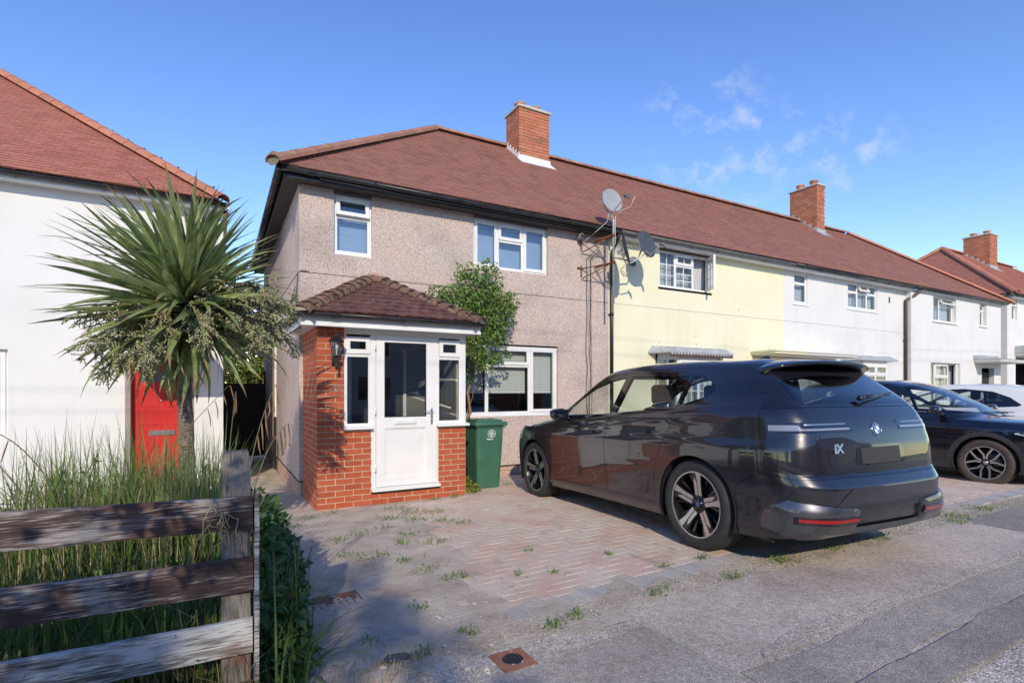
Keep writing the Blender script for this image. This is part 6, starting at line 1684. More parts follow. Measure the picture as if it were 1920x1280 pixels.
def under(parent, L, w, z, ax, r, zc=.375, top=1.0):
    """dark floor pan and wheel wells"""
    mb = MB(); mb.box(.35, L-.35, -w+.10, w-.10, z, z+.06)
    for a in ax:
        for sg in (-1, 1):
            Mx = Matrix.Translation((a, sg*(w-.16), zc)) @ Matrix.Rotation(R(90), 4, 'X')
            n = 24; vs = []
            for k in range(n+1):
                t = -.35+(math.pi+.7)*k/n
                for yy in (-.16, .145): vs.append((a+(r+.012)*math.cos(t), sg*(w-.16+yy), zc+(r+.012)*math.sin(t)))
            mb.add(vs, [(2*k, 2*k+1, 2*k+3, 2*k+2) for k in range(n)])
            mb.add([(a+(r+.02)*math.cos(-.35+(math.pi+.7)*k/n), sg*(w-.31), zc+(r+.02)*math.sin(-.35+(math.pi+.7)*k/n)) for k in range(n+1)], [tuple(range(n+1))])
    return mb.build('underbody', M['under'], parent)
under(root, 4.95, .975, .21, (1.06, 4.06), .43)
wm = dict(tyre=M['tyre'], sipe=M['sipe'], rim_dark=M['rimdark'], rim_face=M['rimface'], hub=M['hubblue'], disc=M['disc'])
for (a, ph) in ((1.06, R(-92)), (4.06, R(-80))):
    for sg in (1, -1): tyre_wheel(root, a, sg*.835, .388, .388, .255, .285, lambda mb, Mx, r, h, ph=ph: spokes_star(mb, Mx, r, h, 5, ph, wout=.062, win=.040), sg, wm)
def surf(bvh, o, d):
    h = bvh.ray_cast(Vector(o), Vector(d).normalized()); return (h[0], h[1]) if h[0] is not None else (None, None)
def rear_pt(y, z, off=.003, bvh=bvhA):
    """point on the tail; far out sideways the ray comes from the corner"""
    a = max(0, (abs(y)-.5))/.5
    if abs(y) < .62: p, n = surf(bvh, (-2, y, z), (1, 0, 0))
    else: p, n = surf(bvh, (-2, y + math.copysign(1.2*a, y), z), (1, -math.copysign(.6*a, y), 0))
    if p is None:
        if abs(y) < .3: return Vector((.1, y, z))
        return rear_pt(y*.985, z, off, bvh)
    if n.dot(p - Vector((2.5, 0, p.z))) < 0: n = -n
    return p + n*off
def strip(name, mat, parent, path, off=.004, th=.006, bvh=bvhA):
    """band of (y, z_low, z_high) samples lying on the tail"""
    top, bot, t2, b2 = [], [], [], []
    for (y, zl, zh) in path:
        for lst, z, o in ((bot, zl, off), (top, zh, off), (b2, zl, off-th), (t2, zh, off-th)): lst.append(rear_pt(y, z, o, bvh))
    n = len(path); mb = MB(); vs = bot+top+b2+t2; fs = []
    for i in range(n-1): fs += [(i, i+1, n+i+1, n+i), (n+i, n+i+1, 3*n+i+1, 3*n+i), (2*n+i, 2*n+i+1, i+1, i)]
    fs += [(0, n, 3*n, 2*n), (n-1, 3*n-1, 4*n-1, 2*n-1)]
    mb.add(vs, fs, 0, False); return mb.build(name, mat, parent)
for sg in (1, -1):
    ys_ = [sg*v for v in np.linspace(.29, 1.18, 34)]
    o = strip('rear_lamp', M['gloss_black'], root, [(y, 1.026, 1.104) for y in ys_], off=.0035)
    strip('lamp_lens', M['tail_lens'], o, [(y, 1.044, 1.058 if abs(y) < .84 else 1.086) for y in ys_[1:-1]], off=.0065)
    strip('lamp_line', M['steel'], o, [(y, 1.082, 1.092) for y in ys_[2:20]], off=.0065)
def applique(name, mat, parent, poly, off, th, bvh=bvhA, n=10, bevel=.02, offf=None, nz=4):
    """solid moulding with outline poly (y,z) standing off the tail surface"""
    bm = bmesh.new(); vs = [bm.verts.new((0, p[0], p[1])) for p in poly]; bm.faces.new(vs)
    ys = [p[0] for p in poly]; zs = [p[1] for p in poly]
    for i in range(1, n):
        y = min(ys)+(max(ys)-min(ys))*i/n
        bmesh.ops.bisect_plane(bm, geom=bm.verts[:]+bm.edges[:]+bm.faces[:], plane_co=(0, y, 0), plane_no=(0, 1, 0))
    for i in range(1, nz):
        z = min(zs)+(max(zs)-min(zs))*i/nz
        bmesh.ops.bisect_plane(bm, geom=bm.verts[:]+bm.edges[:]+bm.faces[:], plane_co=(0, 0, z), plane_no=(0, 0, 1))
    for v in bm.verts:
        y, z = v.co.y, v.co.z; p = rear_pt(y, z, 0, bvh)
        o = off if offf is None else offf(y, z)
        q = rear_pt(y, z, o, bvh); v.co = q if q is not None else Vector((.1, y, z))
    bmesh.ops.recalc_face_normals(bm, faces=bm.faces)
    if sum(f.normal.x for f in bm.faces) > 0: bmesh.ops.reverse_faces(bm, faces=bm.faces)
    bnd = [e for e in bm.edges if e.is_boundary]
    r_ = bmesh.ops.extrude_edge_only(bm, edges=bnd)
    for g in r_['geom']:
        if isinstance(g, bmesh.types.BMVert): g.co.x += th; g.co.y *= 1-.02
    mb = MB(); mb.addbm(bm, 0, True); ob_ = mb.build(name, mat, parent); ob_.data.set_sharp_from_angle(angle=R(24)); return ob_
M['blade'] = car_paint('satin_grey_bumper_blade', (.085,.085,.095), .8, .38)
for sg in (1, -1):
    pl = [(.385, .325), (.385, .455), (.40, .478), (.50, .492), (.75, .520), (1.0, .548), (1.07, .52), (1.26, .40), (1.30, .325), (.92, .300), (.60, .308)]
    pl = [(sg*a, b) for a, b in pl]
    cl_ = lambda v: max(0., min(1., v))
    def offb(y, z): y = abs(y); return .004+.036*cl_((.56-z-.05*cl_((.9-y)/.5))/.075)*cl_((y-.37)/.03)*cl_((1.32-y)/.38)
    bl_ = applique('bumper_blade', M['blade'], root, pl, .035, .07, n=22, offf=offb, nz=9)
    strip('reflector_recess', M['gloss_black'], bl_, [(sg*y, .385, .440) for y in np.linspace(.395, .95, 14)], off=.043, th=.02)
    strip('reflector', M['red_refl'], bl_, [(sg*y, .403, .427) for y in np.linspace(.41, .915, 12)], off=.0465, th=.02)
    for (y, z) in ((.93, .60), (.30, .52)):
        p = rear_pt(sg*y, z, .001); mb = MB(); mb.lathe([(0, .003), (.009, .003), (.012, 0)], 12, Matrix.Translation(p) @ Matrix.Rotation(R(-90), 4, 'Y')); mb.build('parking_sensor', M['gloss_black'], root)
# bumper centre panel outline and diffuser
pc_ = [(-.46, .34), (.46, .34), (.60, .46), (.40, .595), (-.40, .595), (-.60, .46)]
applique('bumper_panel', M['paint_a'], root, [(-.385,.365),(.385,.365),(.62,.505),(.46,.618),(-.46,.618),(-.62,.505)], .005, .02)
mb = MB()
vs = []
for y in np.linspace(-.80, .80, 17): vs += [(.03+.10*(abs(y)/.8)**3, y, .335), (.02+.10*(abs(y)/.8)**3, y, .30), (.10+.1*(abs(y)/.8)**3, y, .262), (.40, y, .235)]
mb.add(vs, [(4*i+j, 4*i+j+1, 4*i+j+5, 4*i+j+4) for i in range(16) for j in range(3)], 0, False)
mb.build('diffuser', M['cladding'], root)
for z_, y_ in ((.675, 0),): pass
# licence plate recess
o = applique('plate_recess', M['gloss_black'], root, [(-.27,.775),(.27,.775),(.31,.80),(.28,.905),(.22,.925),(-.22,.925),(-.28,.905),(-.31,.80)], .002, .01)
applique('plate_panel', M['cladding'], o, [(-.24,.785),(.24,.785),(.24,.905),(-.24,.905)], .004, .006)
# spoiler
mb = MB(); vs = []; ny = 33
for i in range(ny):
    y = -.655+1.31*i/(ny-1); a = abs(y)/.655; e = a**5; xr_ = .365+.06*a**2+.14*e; zt_ = 1.598-.030*a**2-.030*e
    vs += [(.86, y*.90, 1.634-.030*a**2-.05*e), (.62, y*.96, 1.624-.034*a**2-.05*e), (xr_+.03, y, zt_), (xr_, y, zt_-.016), (xr_+.02, y, zt_-.030), (.52+.05*a, y*.97, 1.560-.035*a**2-.03*e)]
mb.add(vs, [(6*i+j, 6*i+j+1, 6*i+j+7, 6*i+j+6) for i in range(ny-1) for j in range(5)], 0, True)
mb.add([vs[k] for k in range(6)], [(0,1,2,3,4,5)]); mb.add([vs[6*(ny-1)+k] for k in range(6)], [(5,4,3,2,1,0)])
so_ = mb.build('roof_spoiler', [M['gloss_black']], root)
# wiper
mb = MB(); w0 = rear_pt(.02, 1.265, .025); w1 = rear_pt(-.40, 1.30, .02)
mb.tube([w0+Vector((-.01,0,0)), w0+Vector((-.03,-.08,.01)), w1], [.016, .012, .006], 6); mb.tube([w0+Vector((0,.0,-.0)), w0+Vector((-.03,0,0))], .022, 10)
p0, p1 = rear_pt(-.02, 1.285, .012), rear_pt(-.56, 1.315, .012); mb.tube([p0, p1], .007, 5); mb.build('wiper', M['black_pl'], root)
# badge: black ring, quartered blue and white disc
bpnt, bnor = surf(bvhA, (-2, 0, 1.035), (1, 0, 0)); 
if bnor.x > 0: bnor = -bnor
zax = bnor.normalized(); xax = Vector((0, -1, 0)); yax = zax.cross(xax).normalized(); xax = yax.cross(zax)
MB_ = Matrix(((xax.x, yax.x, zax.x, bpnt.x), (xax.y, yax.y, zax.y, bpnt.y), (xax.z, yax.z, zax.z, bpnt.z), (0, 0, 0, 1)))
def roundel(Mx, r, parent, letters=True, name='badge'):
    mb = MB(); mb.lathe([(r*.93, .004), (r*.96, .0065), (r, .004), (r, 0)], 36, Mx, m=0); mb.lathe([(r*.58, .0045), (r*.93, .0045)], 36, Mx, m=1, sm=False); mb.lathe([(r*.56, .006), (r*.60, .006)], 36, Mx, m=0, sm=False)
    for q in range(4):
        n = 8; vs = [Mx @ Vector((0, 0, .005))] + [Mx @ Vector((r*.57*math.cos(math.pi/2*(q+k/n)), r*.57*math.sin(math.pi/2*(q+k/n)), .005)) for k in range(n+1)]
        mb.add(vs, [tuple(range(len(vs)))], 2 if q % 2 == 0 else 3)
    b = mb.build(name, [M['chrome'], M['gloss_black'], plain('badge_white', (.8,.8,.82), .2, 0, 1), plain('badge_blue', (.07,.20,.62), .2, 0, 1)], parent)
    if letters:
        for ch, a in (('B', 40), ('M', 0), ('W', -40)):
            Ml = Mx @ Matrix.Rotation(R(a), 4, 'Z') @ Matrix.Translation((0, r*.755, .0052))
            text_mesh(ch, r*.34, .0002, (0, 0, 0), Ml, M['chrome'], b, 'badge_letter', bold=.0006)
    return b
roundel(MB_, .057, root)
ip, inr = surf(bvhA, (-2, .49, .905), (1, 0, 0))
Mi = Matrix.Translation(ip - Vector((.004, 0, 0))) @ MB_.to_3x3().to_4x4()
t_ = text_mesh('iX', .092, .003, (0, 0, 0), Mi, M['rimface'], root, 'model_badge', font_shear=.28, bold=.004, xs=1.15)
# door handles
def side_pt(x, z, sg=1, off=.002, bvh=bvhA):
    p, n = surf(bvh, (x, 3*sg, z), (0, -sg, 0))
    if n.y*sg < 0: n = -n
    return p+n*off, n
for (x, z) in ((2.56, .965), (1.60, .995)):
    for sg in (1, -1):
        mb = MB(); vs = []
        for (dx, dz, o) in ((-.10,-.022,.001),(.10,-.022,.001),(.11,.018,.001),(-.09,.022,.001)):
            vs.append(side_pt(x+dx, z+dz, sg, .0015)[0])
        mb.add(vs, [(0,1,2,3)] if sg < 0 else [(3,2,1,0)]); h_ = mb.build('handle_recess', M['gloss_black'], root)
        mb = MB(); a, _ = side_pt(x-.075, z+.002, sg, .004); b, _ = side_pt(x+.02, z+.004, sg, .008); mb.tube([a, (a+b)/2, b], [.006, .010, .008], 8); mb.build('handle', M['paint_a'], h_)
# shut line between quarter panel and bumper on the flank
# mirrors
for sg in (1, -1):
    mb = MB(); bm = bmesh.new(); bmesh.ops.create_icosphere(bm, subdivisions=3, radius=1)
    for v in bm.verts:
        x, y, z = v.co; e = .7
        f = lambda a: math.copysign(abs(a)**e, a)
        v.co = Vector((3.21+.065*f(x)+(.03 if z > 0 else 0)*abs(z) + .03*(-x*0), sg*(1.045+.115*f(y)), 1.155+.075*f(z)*(1-.15*f(y)*1)))
    mb.addbm(bm, 0, True); mr_ = mb.build('door_mirror', [M['paint_a']], root)
    mb = MB(); mb.tube([(3.24, sg*.90, 1.085), (3.22, sg*.95, 1.10), (3.21, sg*1.0, 1.125)], [.03, .026, .03], 8); mb.build('mirror_arm', M['gloss_black'], mr_)
    mb = MB(); mb.add([(3.147, sg*.95, 1.10), (3.147, sg*1.14, 1.11), (3.149, sg*1.145, 1.20), (3.147, sg*.955, 1.215)], [(0,1,2,3)]); mb.build('mirror_glass', M['gloss_black'], mr_)
# chrome-free dark window line, roof aerial fin
mb = MB(); mb.add([(1.02, -.03, 1.64), (1.02, .03, 1.64), (1.22, .028, 1.655), (1.22, -.028, 1.655), (1.04, 0, 1.70), (1.08, 0, 1.702), (1.2, 0, 1.665)], [(0,1,4),(1,2,5,4),(2,3,6),(2,6,5),(3,0,4,5),(3,5,6)], 0, True); mb.build('aerial_fin', M['paint_a'], root)
def cabin(parent, xs_front, xs_rear, z0, w, dash, roof=1.55, mat='seat', wheel_y=-.38, rearseat=True):
    mb = MB(); mb.box(.7, dash+.25, -w+.12, w-.12, .30, .42); mb.box(.55, .9, -w+.2, w-.2, .42, z0+.62); mb.build('cabin_floor', M['seat'], parent)
    def seat(x, y, name='seat', hw_=.25):
        mb = MB(); mb.rbox(x-.05, x+.45, y-hw_, y+hw_, .42, .62, .05)
        bm = bmesh.new(); bmesh.ops.create_cube(bm, size=1)
        for v in bm.verts: v.co = Vector((x-.12+v.co.x*.14-(v.co.z+.5)*.14, y+v.co.y*hw_*2*(.92 if v.co.z > 0 else 1), z0+.40+v.co.z*.66))
        bmesh.ops.bevel(bm, geom=bm.edges[:], offset=.045, segments=3, profile=.5, affect='EDGES'); mb.addbm(bm, 0, True)
        s_ = mb.build(name, M[mat], parent)
        mb = MB(); mb.rbox(x-.31, x-.20, y-.13, y+.13, z0+.76, z0+.97, .04); mb.tube([(x-.25, y-.05, z0+.70), (x-.25, y-.05, z0+.80)], .008, 5); mb.tube([(x-.25, y+.05, z0+.70), (x-.25, y+.05, z0+.80)], .008, 5); mb.build('headrest', M[mat], s_)
    for sg in (-1, 1): seat(xs_front, sg*.38)
    if rearseat:
        for y in (-.42, .42): seat(xs_rear, y, 'rear_seat', .30)
    mb = MB(); mb.rbox(dash, dash+.45, -w+.16, w-.16, z0+.15, z0+.52, .06); mb.rbox(dash-.05, dash+.02, -.35, .35, z0+.50, z0+.62, .02); mb.build('dashboard', M['seat'], parent)
    mb = MB(); c = Vector((dash-.22, wheel_y, z0+.45)); Mx = Matrix.Translation(c) @ Matrix.Rotation(R(-65), 4, 'Y')
    mb.tube([Mx @ Vector((.18*math.cos(t), .18*math.sin(t), 0)) for t in np.linspace(0, 2*math.pi, 25)], .014, 6); mb.tube([Mx @ Vector((-.17, 0, 0)), Mx @ Vector((.17, 0, 0))], .012, 5); mb.tube([c, Vector((dash+.1, wheel_y, z0+.35))], .03, 8); mb.build('steering_wheel', M['black_pl'], parent)
cabin(root, 2.35, 1.45, .50, .93, 3.05)
# front lamps (seen from the side only)
for sg in (1, -1):
    mb = MB(); pts = []
    for x, z in ((4.55, .845), (4.72, .85), (4.80, .86)):
        for dz in (-.02, .02):
            p, n = side_pt(x, z+dz, sg, .004); pts.append(p)
    mb.add(pts, [(0, 1, 3, 2), (2, 3, 5, 4)]); mb.build('headlight', M['lamp_lens'], root)

# ======== blue-black SUV parked nose to the street
def simple_car(root, L, W, H, ax, paint, mats_w, dlo_, splits, wheel, hood_x=3.6, roof_f=2.6, priv='car_glass', cladding=True, zbl=None, zrf=None, cowl=3.35, cz=1.0, rear_x=.15, spk=None, doors=True, tyre_r=.345, hoodz=.98):
    w = W/2; s = L/4.45
    zb_ = table(zbl); zr_ = smooth_table(zrf)
    zmax = max(p[1] for p in zrf)
    K_ = [dict(xr=.25, w=w-.12, xf=L-.25, rr=(.3,.25), rf=(.3,.3), zr=.25, zs=.19, zf=.2),
          dict(xr=.08, w=w-.03, xf=L-.10, rr=(.3,.28), rf=(.4,.4), zr=.28, zs=.23, zf=.24, hard=1),
          dict(xr=.02, w=w-.01, xf=L-.03, rr=(.35,.3), rf=(.45,.42), zr=.42, zs=.42, zf=.42),
          dict(xr=.0, w=w-.005, xf=L, rr=(.36,.3), rf=(.5,.45), zr=.58, zs=.6, zf=.58),
          dict(xr=.03, w=w, xf=L-.02, rr=(.36,.3), rf=(.5,.45), zr=.72, zs=.74, zf=.70, hard=1),
          dict(xr=.06, w=w-.012, xf=L-.07, rr=(.36,.28), rf=(.55,.45), zr=.86, zs=.86, zf=.82),
          dict(xr=.10, w=w-.035, xf=L-.17, rr=(.34,.25), rf=(.6,.45), zr=.95, zs=.93, zsf=lambda x: zb_(x)-.06, zf=.90, hard=1),
          dict(xr=.13, w=w-.06, xf=(L-.17+cowl)/2+.2, rr=(.32,.22), rf=(.55,.45), zr=1.0, zs=.96, zsf=lambda x: zb_(x)-.02, zf=(hoodz+.93)/2+.02),
          dict(xr=.16, w=w-.075, xf=cowl, rr=(.3,.2), rf=(.4,.45), zr=1.04, f=0., zs=1.0, zf=cz, bf=.14, hard=1)]
    for (f, ww) in ((.15, .095), (.32, .135), (.5, .18), (.66, .225), (.8, .265), (.9, .31), (.96, .39), (.985, .5)):
        # front x where the roof profile reaches the height
        def findx(z, rng_):
            for x in rng_:
                if zr_(x) >= z: return x
            return rng_[-1]
        zf_ = cz+(zmax-cz)*f*.99; xf_ = findx(zf_, np.arange(cowl+.1, 1.2, -.01)); zr0 = 1.04+(zmax-.06-1.04)*min(1, f*1.04); xr_ = findx(zr0, np.arange(.0, 1.6, .01))
        K_.append(dict(xr=xr_, w=w-ww, xf=xf_, rr=(.26,.18), rf=(.34,.36), zr=zr0, f=f, zf=zf_, bf=.13))
    K_.append(dict(xr=K_[-1]['xr']+.3, w=.03, xf=K_[-1]['xf']-.4, rr=(.02,.02), rf=(.02,.02), zr=zmax-.02, f=1.0, zf=zmax-.01, bf=0))
    up_c = lambda c: abs(c.y) > w*.42
    inner_ = []
    cxp = sum(p[0] for p in dlo_)/len(dlo_); czp = sum(p[1] for p in dlo_)/len(dlo_)
    inner_ = [(p[0]+(cxp-p[0])*.022, p[1]+(czp-p[1])*.13) for p in dlo_]
    cuts = [('dlo', dlo_, 'y', 1, up_c, None)]
    panels = [(1, 'window_surround', M['gloss_black'], lambda c: c.y > 0, dict(gap=0)), (1, 'window_surround', M['gloss_black'], lambda c: c.y < 0, dict(gap=0))]
    for i, (a, b) in enumerate(splits):
        cuts.append(('g', clip_x(inner_, a[0], a[1], b[0], b[1]), 'y', 2+i, up_c, None))
        for sg in (1, -1): panels.append((2+i, 'side_window', M['car_glass'] if i == 0 else M[priv], (lambda c: c.y > 0) if sg > 0 else (lambda c: c.y < 0), dict(gap=0, depth=.005, inset=.003)))
    cuts.append(('ws', rounded([(-w+.19, cz+.02), (w-.19, cz+.02), (w-.34, zmax-.09), (-w+.34, zmax-.09)], .04), 'x', 10, lambda c: c.x > roof_f-.3 and c.z > cz, {0}))
    cuts.append(('rg', rounded([(-w+.26, 1.10), (w-.26, 1.10), (w-.36, zmax-.10), (-w+.36, zmax-.10)], .05), 'x', 11, lambda c: c.x < 1.0 and c.z > 1.0, {0}))
    cuts.append(('hood', [(cowl+.06, -w+.22), (L-.55, -w+.20), (L-.22, -w+.38), (L-.22, w-.38), (L-.55, w-.20), (cowl+.06, w-.22)], 'z', 12, lambda c: c.x > cowl-.1 and c.z > .78, {0}))
    if cladding:
        cuts.append(('cladR', circle(ax[0], tyre_r, tyre_r+.115, 28), 'y', 13, side, {0})); cuts.append(('cladF', circle(ax[1], tyre_r, tyre_r+.115, 28), 'y', 13, side, {0}))
        cuts.append(('clads', [(-.2, .1), (L+.2, .1), (L+.2, .36), (ax[1]+.4, .38), (ax[1]-.4, .33), (ax[0]+.4, .33), (-.2, .45)], 'y', 13, None, {0}))
    cuts.append(('df', [(ax[1]-.50, .34), (ax[1]-.48, .7), (ax[1]-.42, zb_(3)+.02), (ax[1]-1.50, zb_(2)+.02), (ax[1]-1.50, .34)], 'y', 14, side, {0}))
    cuts.append(('dr', [(ax[1]-1.51, .34), (ax[1]-1.51, zb_(2)+.02), (ax[0]+.22, zb_(1)+.0), (ax[0]+.44, .72), (ax[0]+.48, .34)], 'y', 15, side, {0}))
    for i in (0, 1): cuts.append(('arch', circle(ax[i], tyre_r, tyre_r+.045, 32), 'y', 20, side, None))
    panels += [(10, 'windscreen', M['car_glass'], None, dict(gap=.001, depth=.005)), (11, 'rear_window', M[priv], None, dict(gap=.001, depth=.005)), (12, 'bonnet', paint, None, {})]
    if cladding: panels.append((13, 'lower_cladding', M['cladding'], None, dict(gap=0, depth=.02)))
    for tg in (14, 15):
        for sg in (1, -1): panels.append((tg, 'door', paint, (lambda c: c.y > 0) if sg > 0 else (lambda c: c.y < 0), {}))
    panels.append((0, 'body', paint, None, dict(gap=0, depth=.02)))
    sp = dict(cuts=cuts, panels=panels, taper=(.08, .15), haunch=.012)
    bvh, ob = build_car(root, K_, zb_, zr_, dict(nlow=6, L=L), ax, sp, None)
    under(root, L, w, .2, ax, tyre_r+.05, zc=tyre_r)
    for a in ax:
        for sg in (1, -1): tyre_wheel(root, a, sg*(w-.125), tyre_r, tyre_r, .22, wheel, spk, sg, mats_w)
    cabin(root, ax[1]-1.55, ax[0]+.45, .42, w-.04, cowl-.45, wheel_y=-.36)
    for sg in (1, -1):
        xm = cowl-.45; ym_ = w+.06; mb = MB(); bm = bmesh.new(); bmesh.ops.create_icosphere(bm, subdivisions=3, radius=1)
        for v in bm.verts:
            x, y, z = v.co; f = lambda a: math.copysign(abs(a)**.7, a); v.co = Vector((xm+.07*f(x), sg*(ym_+.10*f(y)), cz+.085+.065*f(z)))
        mb.addbm(bm, 0, True); mo = mb.build('door_mirror', paint, root)
        mb = MB(); mb.tube([(xm+.05, sg*(w-.11), cz+.0), (xm+.02, sg*(w-.0), cz+.04)], [.03, .025], 8); mb.build('mirror_arm', M['gloss_black'], mo)
    return bvh
def spk_split(mb, Mx, R_, h): spokes_star(mb, Mx, R_, h, 5, R(18), wout=.060, win=.034)
def spk_y(mb, Mx, R_, h):
    """five Y spokes each forking in two"""
    zo, zi = h*.78, h*.52
    mb.lathe([(0, zi+.012), (.060, zi+.010), (.070, zi-.06)], 18, Mx, m=0); mb.lathe([(0, zi+.018), (.028, zi+.017), (.03, zi+.008)], 16, Mx, m=1)
    for k in range(5):
        Rz = Mx @ Matrix.Rotation(R(90)+2*math.pi*k/5, 4, 'Z')
        zz = lambda r: zi+.006+(zo-zi)*(r/R_)**1.3
        for sg in (-1, 1):
            for (wd, dz, m) in ((.022, -.03, 0), (.015, .004, 1)):
                path = [(.055, sg*.012), (R_*.48, sg*.022), (R_-.01, sg*(.105))]
                for (a, b) in zip(path, path[1:]):
                    d = Vector((b[0]-a[0], b[1]-a[1], 0)).normalized(); nn = Vector((-d.y, d.x, 0))*wd*.75
                    q = [Vector((*a, 0))-nn, Vector((*b, 0))-nn, Vector((*b, 0))+nn, Vector((*a, 0))+nn]
                    t0 = [Rz @ Vector((p.x, p.y, zz(p.x)+min(dz, 0)-.004)) for p in q]; t1 = [Rz @ Vector((p.x, p.y, zz(p.x)+max(dz, 0))) for p in q]
                    mb.hexa(t0+t1, m)
wmb = dict(wm, tyre=M['tyre_b'], hub=M['rimface'])
def place(root, hub, heading_deg, axx, yw):
    """put the car so that the ground point under a wheel's outer face is at hub"""
    f = Vector((math.sin(R(heading_deg)), math.cos(R(heading_deg)), 0)); l = Vector((-f.y, f.x, 0)); l = Vector((0, 0, 1)).cross(f)
    o = Vector(hub) - f*axx - l*yw
    root.matrix_world = Matrix(((f.x, l.x, 0, o.x), (f.y, l.y, 0, o.y), (0, 0, 1, o.z), (0, 0, 0, 1)))
cb_ = thing('parked_suv', 'blue black SUV beyond the graphite one, parked with its bonnet towards the street', 'car', world=False)
zbl = [(0, 1.06), (1.2, 1.04), (2.5, .985), (3.3, .965), (4.6, .95)]
zrf = [(0, .98), (.15, 1.16), (.38, 1.42), (.55, 1.53), (1.0, 1.60), (1.6, 1.625), (2.05, 1.60), (2.45, 1.50), (2.9, 1.28), (3.35, 1.045), (3.6, .99)]
dlo_b = [(3.12, 1.01), (2.2, 1.04), (1.3, 1.09), (.80, 1.16), (.72, 1.22), (.95, 1.40), (1.3, 1.475), (1.75, 1.49), (2.15, 1.445), (2.6, 1.28)]
bvB = simple_car(cb_, 4.40, 1.84, 1.62, (.86, 3.52), M['paint_b'], wmb, dlo_b, [((1.90, 1.80), (2.86, 2.72)), ((1.08, 1.02), (1.84, 1.74))], .245, cowl=3.38, cz=1.03, zbl=zbl, zrf=zrf, spk=spk_y, tyre_r=.35)
place(cb_, (9.96, 3.45, .062), 181, 3.52, -.90)
# its headlamp
for sg in (1, -1):
    mb = MB(); pts = []
    for (x, z0, z1) in ((3.86, .80, .815), (4.0, .775, .825), (4.15, .745, .815), (4.27, .72, .80)):
        for z in (z0, z1):
            p, n = side_pt(x, z, sg, .004, bvB); pts.append(p)
    mb.add(pts, [(2*i, 2*i+1, 2*i+3, 2*i+2) for i in range(3)]); mb.build('headlight', M['lamp_lens'], cb_)
mb = MB(); mb.tube([(3.1, -.5, 1.075), (3.3, -.2, 1.075), (3.38, .3, 1.06)], .008, 5); mb.tube([(3.2, .1, 1.09), (3.36, .6, 1.06)], .008, 5); mb.build('wiper', M['black_pl'], cb_)

# ======== white hatchback
cw = thing('parked_hatchback', 'white hatchback farther along the drives, only its roof and rear side window showing', 'car', world=False)
zrf2 = [(0, .95), (.12, 1.14), (.35, 1.36), (.6, 1.455), (1.1, 1.51), (1.7, 1.53), (2.15, 1.50), (2.5, 1.40), (2.9, 1.20), (3.25, 1.02), (3.5, .96)]
dlo_w = [(3.02, 1.0), (2.2, 1.0), (1.2, 1.02), (.66, 1.06), (.60, 1.09), (.80, 1.24), (1.1, 1.36), (1.6, 1.415), (2.05, 1.39), (2.5, 1.25)]
simple_car(cw, 4.05, 1.78, 1.53, (.78, 3.30), M['paint_w'], dict(wm, hub=M['rimface']), dlo_w, [((1.80, 1.72), (2.75, 2.6)), ((.95, .90), (1.74, 1.66))], .22, cowl=3.2, cz=.99, zbl=[(0, .97), (4.2, .95)], zrf=zrf2, spk=spk_split, tyre_r=.315, priv='privacy', cladding=False)
place(cw, (13.9, 4.42, .10), 2, .78, .80)
cs = thing('parked_hatchback', 'pale silver car at the far right edge beyond the white hatchback', 'car', world=False)
for ch in list(cw.children):
    c2 = ch.copy(); COL.objects.link(c2); c2.parent = cs
    for g2 in ch.children:
        c3 = g2.copy(); COL.objects.link(c3); c3.parent = c2
    if c2.type == 'MESH' and c2.data.materials and c2.data.materials[0] == M['paint_w']:
        c2.data = c2.data.copy(); c2.data.materials[0] = M['paint_s']
place(cs, (20.6, 4.6, .06), 181, 3.30, -.80)
# ------------------------------------------------------------------ street behind the camera (seen in reflections)
def plain_house(name, label, x0, x1, yb, wallm, roofm, wins, sgn=-1):
    """simple house on the other side of the road, its front at yb facing +y"""
    t = thing(name, label, 'house', ((x0+x1)/2, yb, 0))
    mb = MB(); mb.box(x0, x1, yb-7, yb, -.3, 4.7); mb.build('wall', wallm, t)
    mb = MB(); zt = 7.6
    mb.add([(x0-.3, yb+.3, 4.65), (x1+.3, yb+.3, 4.65), (x1-.0, yb-3.5, zt), (x0+.0, yb-3.5, zt), (x0-.3, yb-7.3, 4.65), (x1+.3, yb-7.3, 4.65)], [(1,0,3,2),(0,4,3),(1,2,5),(4,5,2,3)]); mb.build('roof', roofm, t)
    for (a, b, c, d) in wins:
        mb = MB(); mb.box(x0+a, x0+b, yb-.02, yb+.03, c, d); w_ = mb.build('window', M['upvc'], t)
        n = max(1, int((b-a)/.6)); mb = MB()
        for i in range(n):
            p = x0+a+.07+(b-a-.07)*i/n; q = x0+a+(b-a-.07)*(i+1)/n
            mb.box(p, q, yb+.029, yb+.034, c+.07, d-.07)
        mb.build('panes', M['gloss_black'], w_)
    mb = MB(); mb.box((x0+x1)/2-.45, (x0+x1)/2+.45, yb-.3-3.6, yb-3.1, 6.9, 8.4); mb.build('chimney', M['oldbrick'], t)
    return t
W_ = [(.8, 2.6, .9, 2.2), (4.6, 5.5, 0, 2.1), (.9, 2.5, 3.2, 4.3), (4.4, 5.6, 3.2, 4.3)]
M['cream'] = pm('cream_render', [(.56,.55,.53),(.62,.61,.59)], 1, .8)
specs = [(-22, -15.4, 'cream_house', 'cream_'), (-14.6, -8.2, 'a', ''), (-8.2, -1.8, 'b', ''), (-1.0, 5.4, 'c', ''), (5.4, 11.8, 'd', ''), (12.6, 19, 'e', ''), (19, 25.4, 'f', '')]
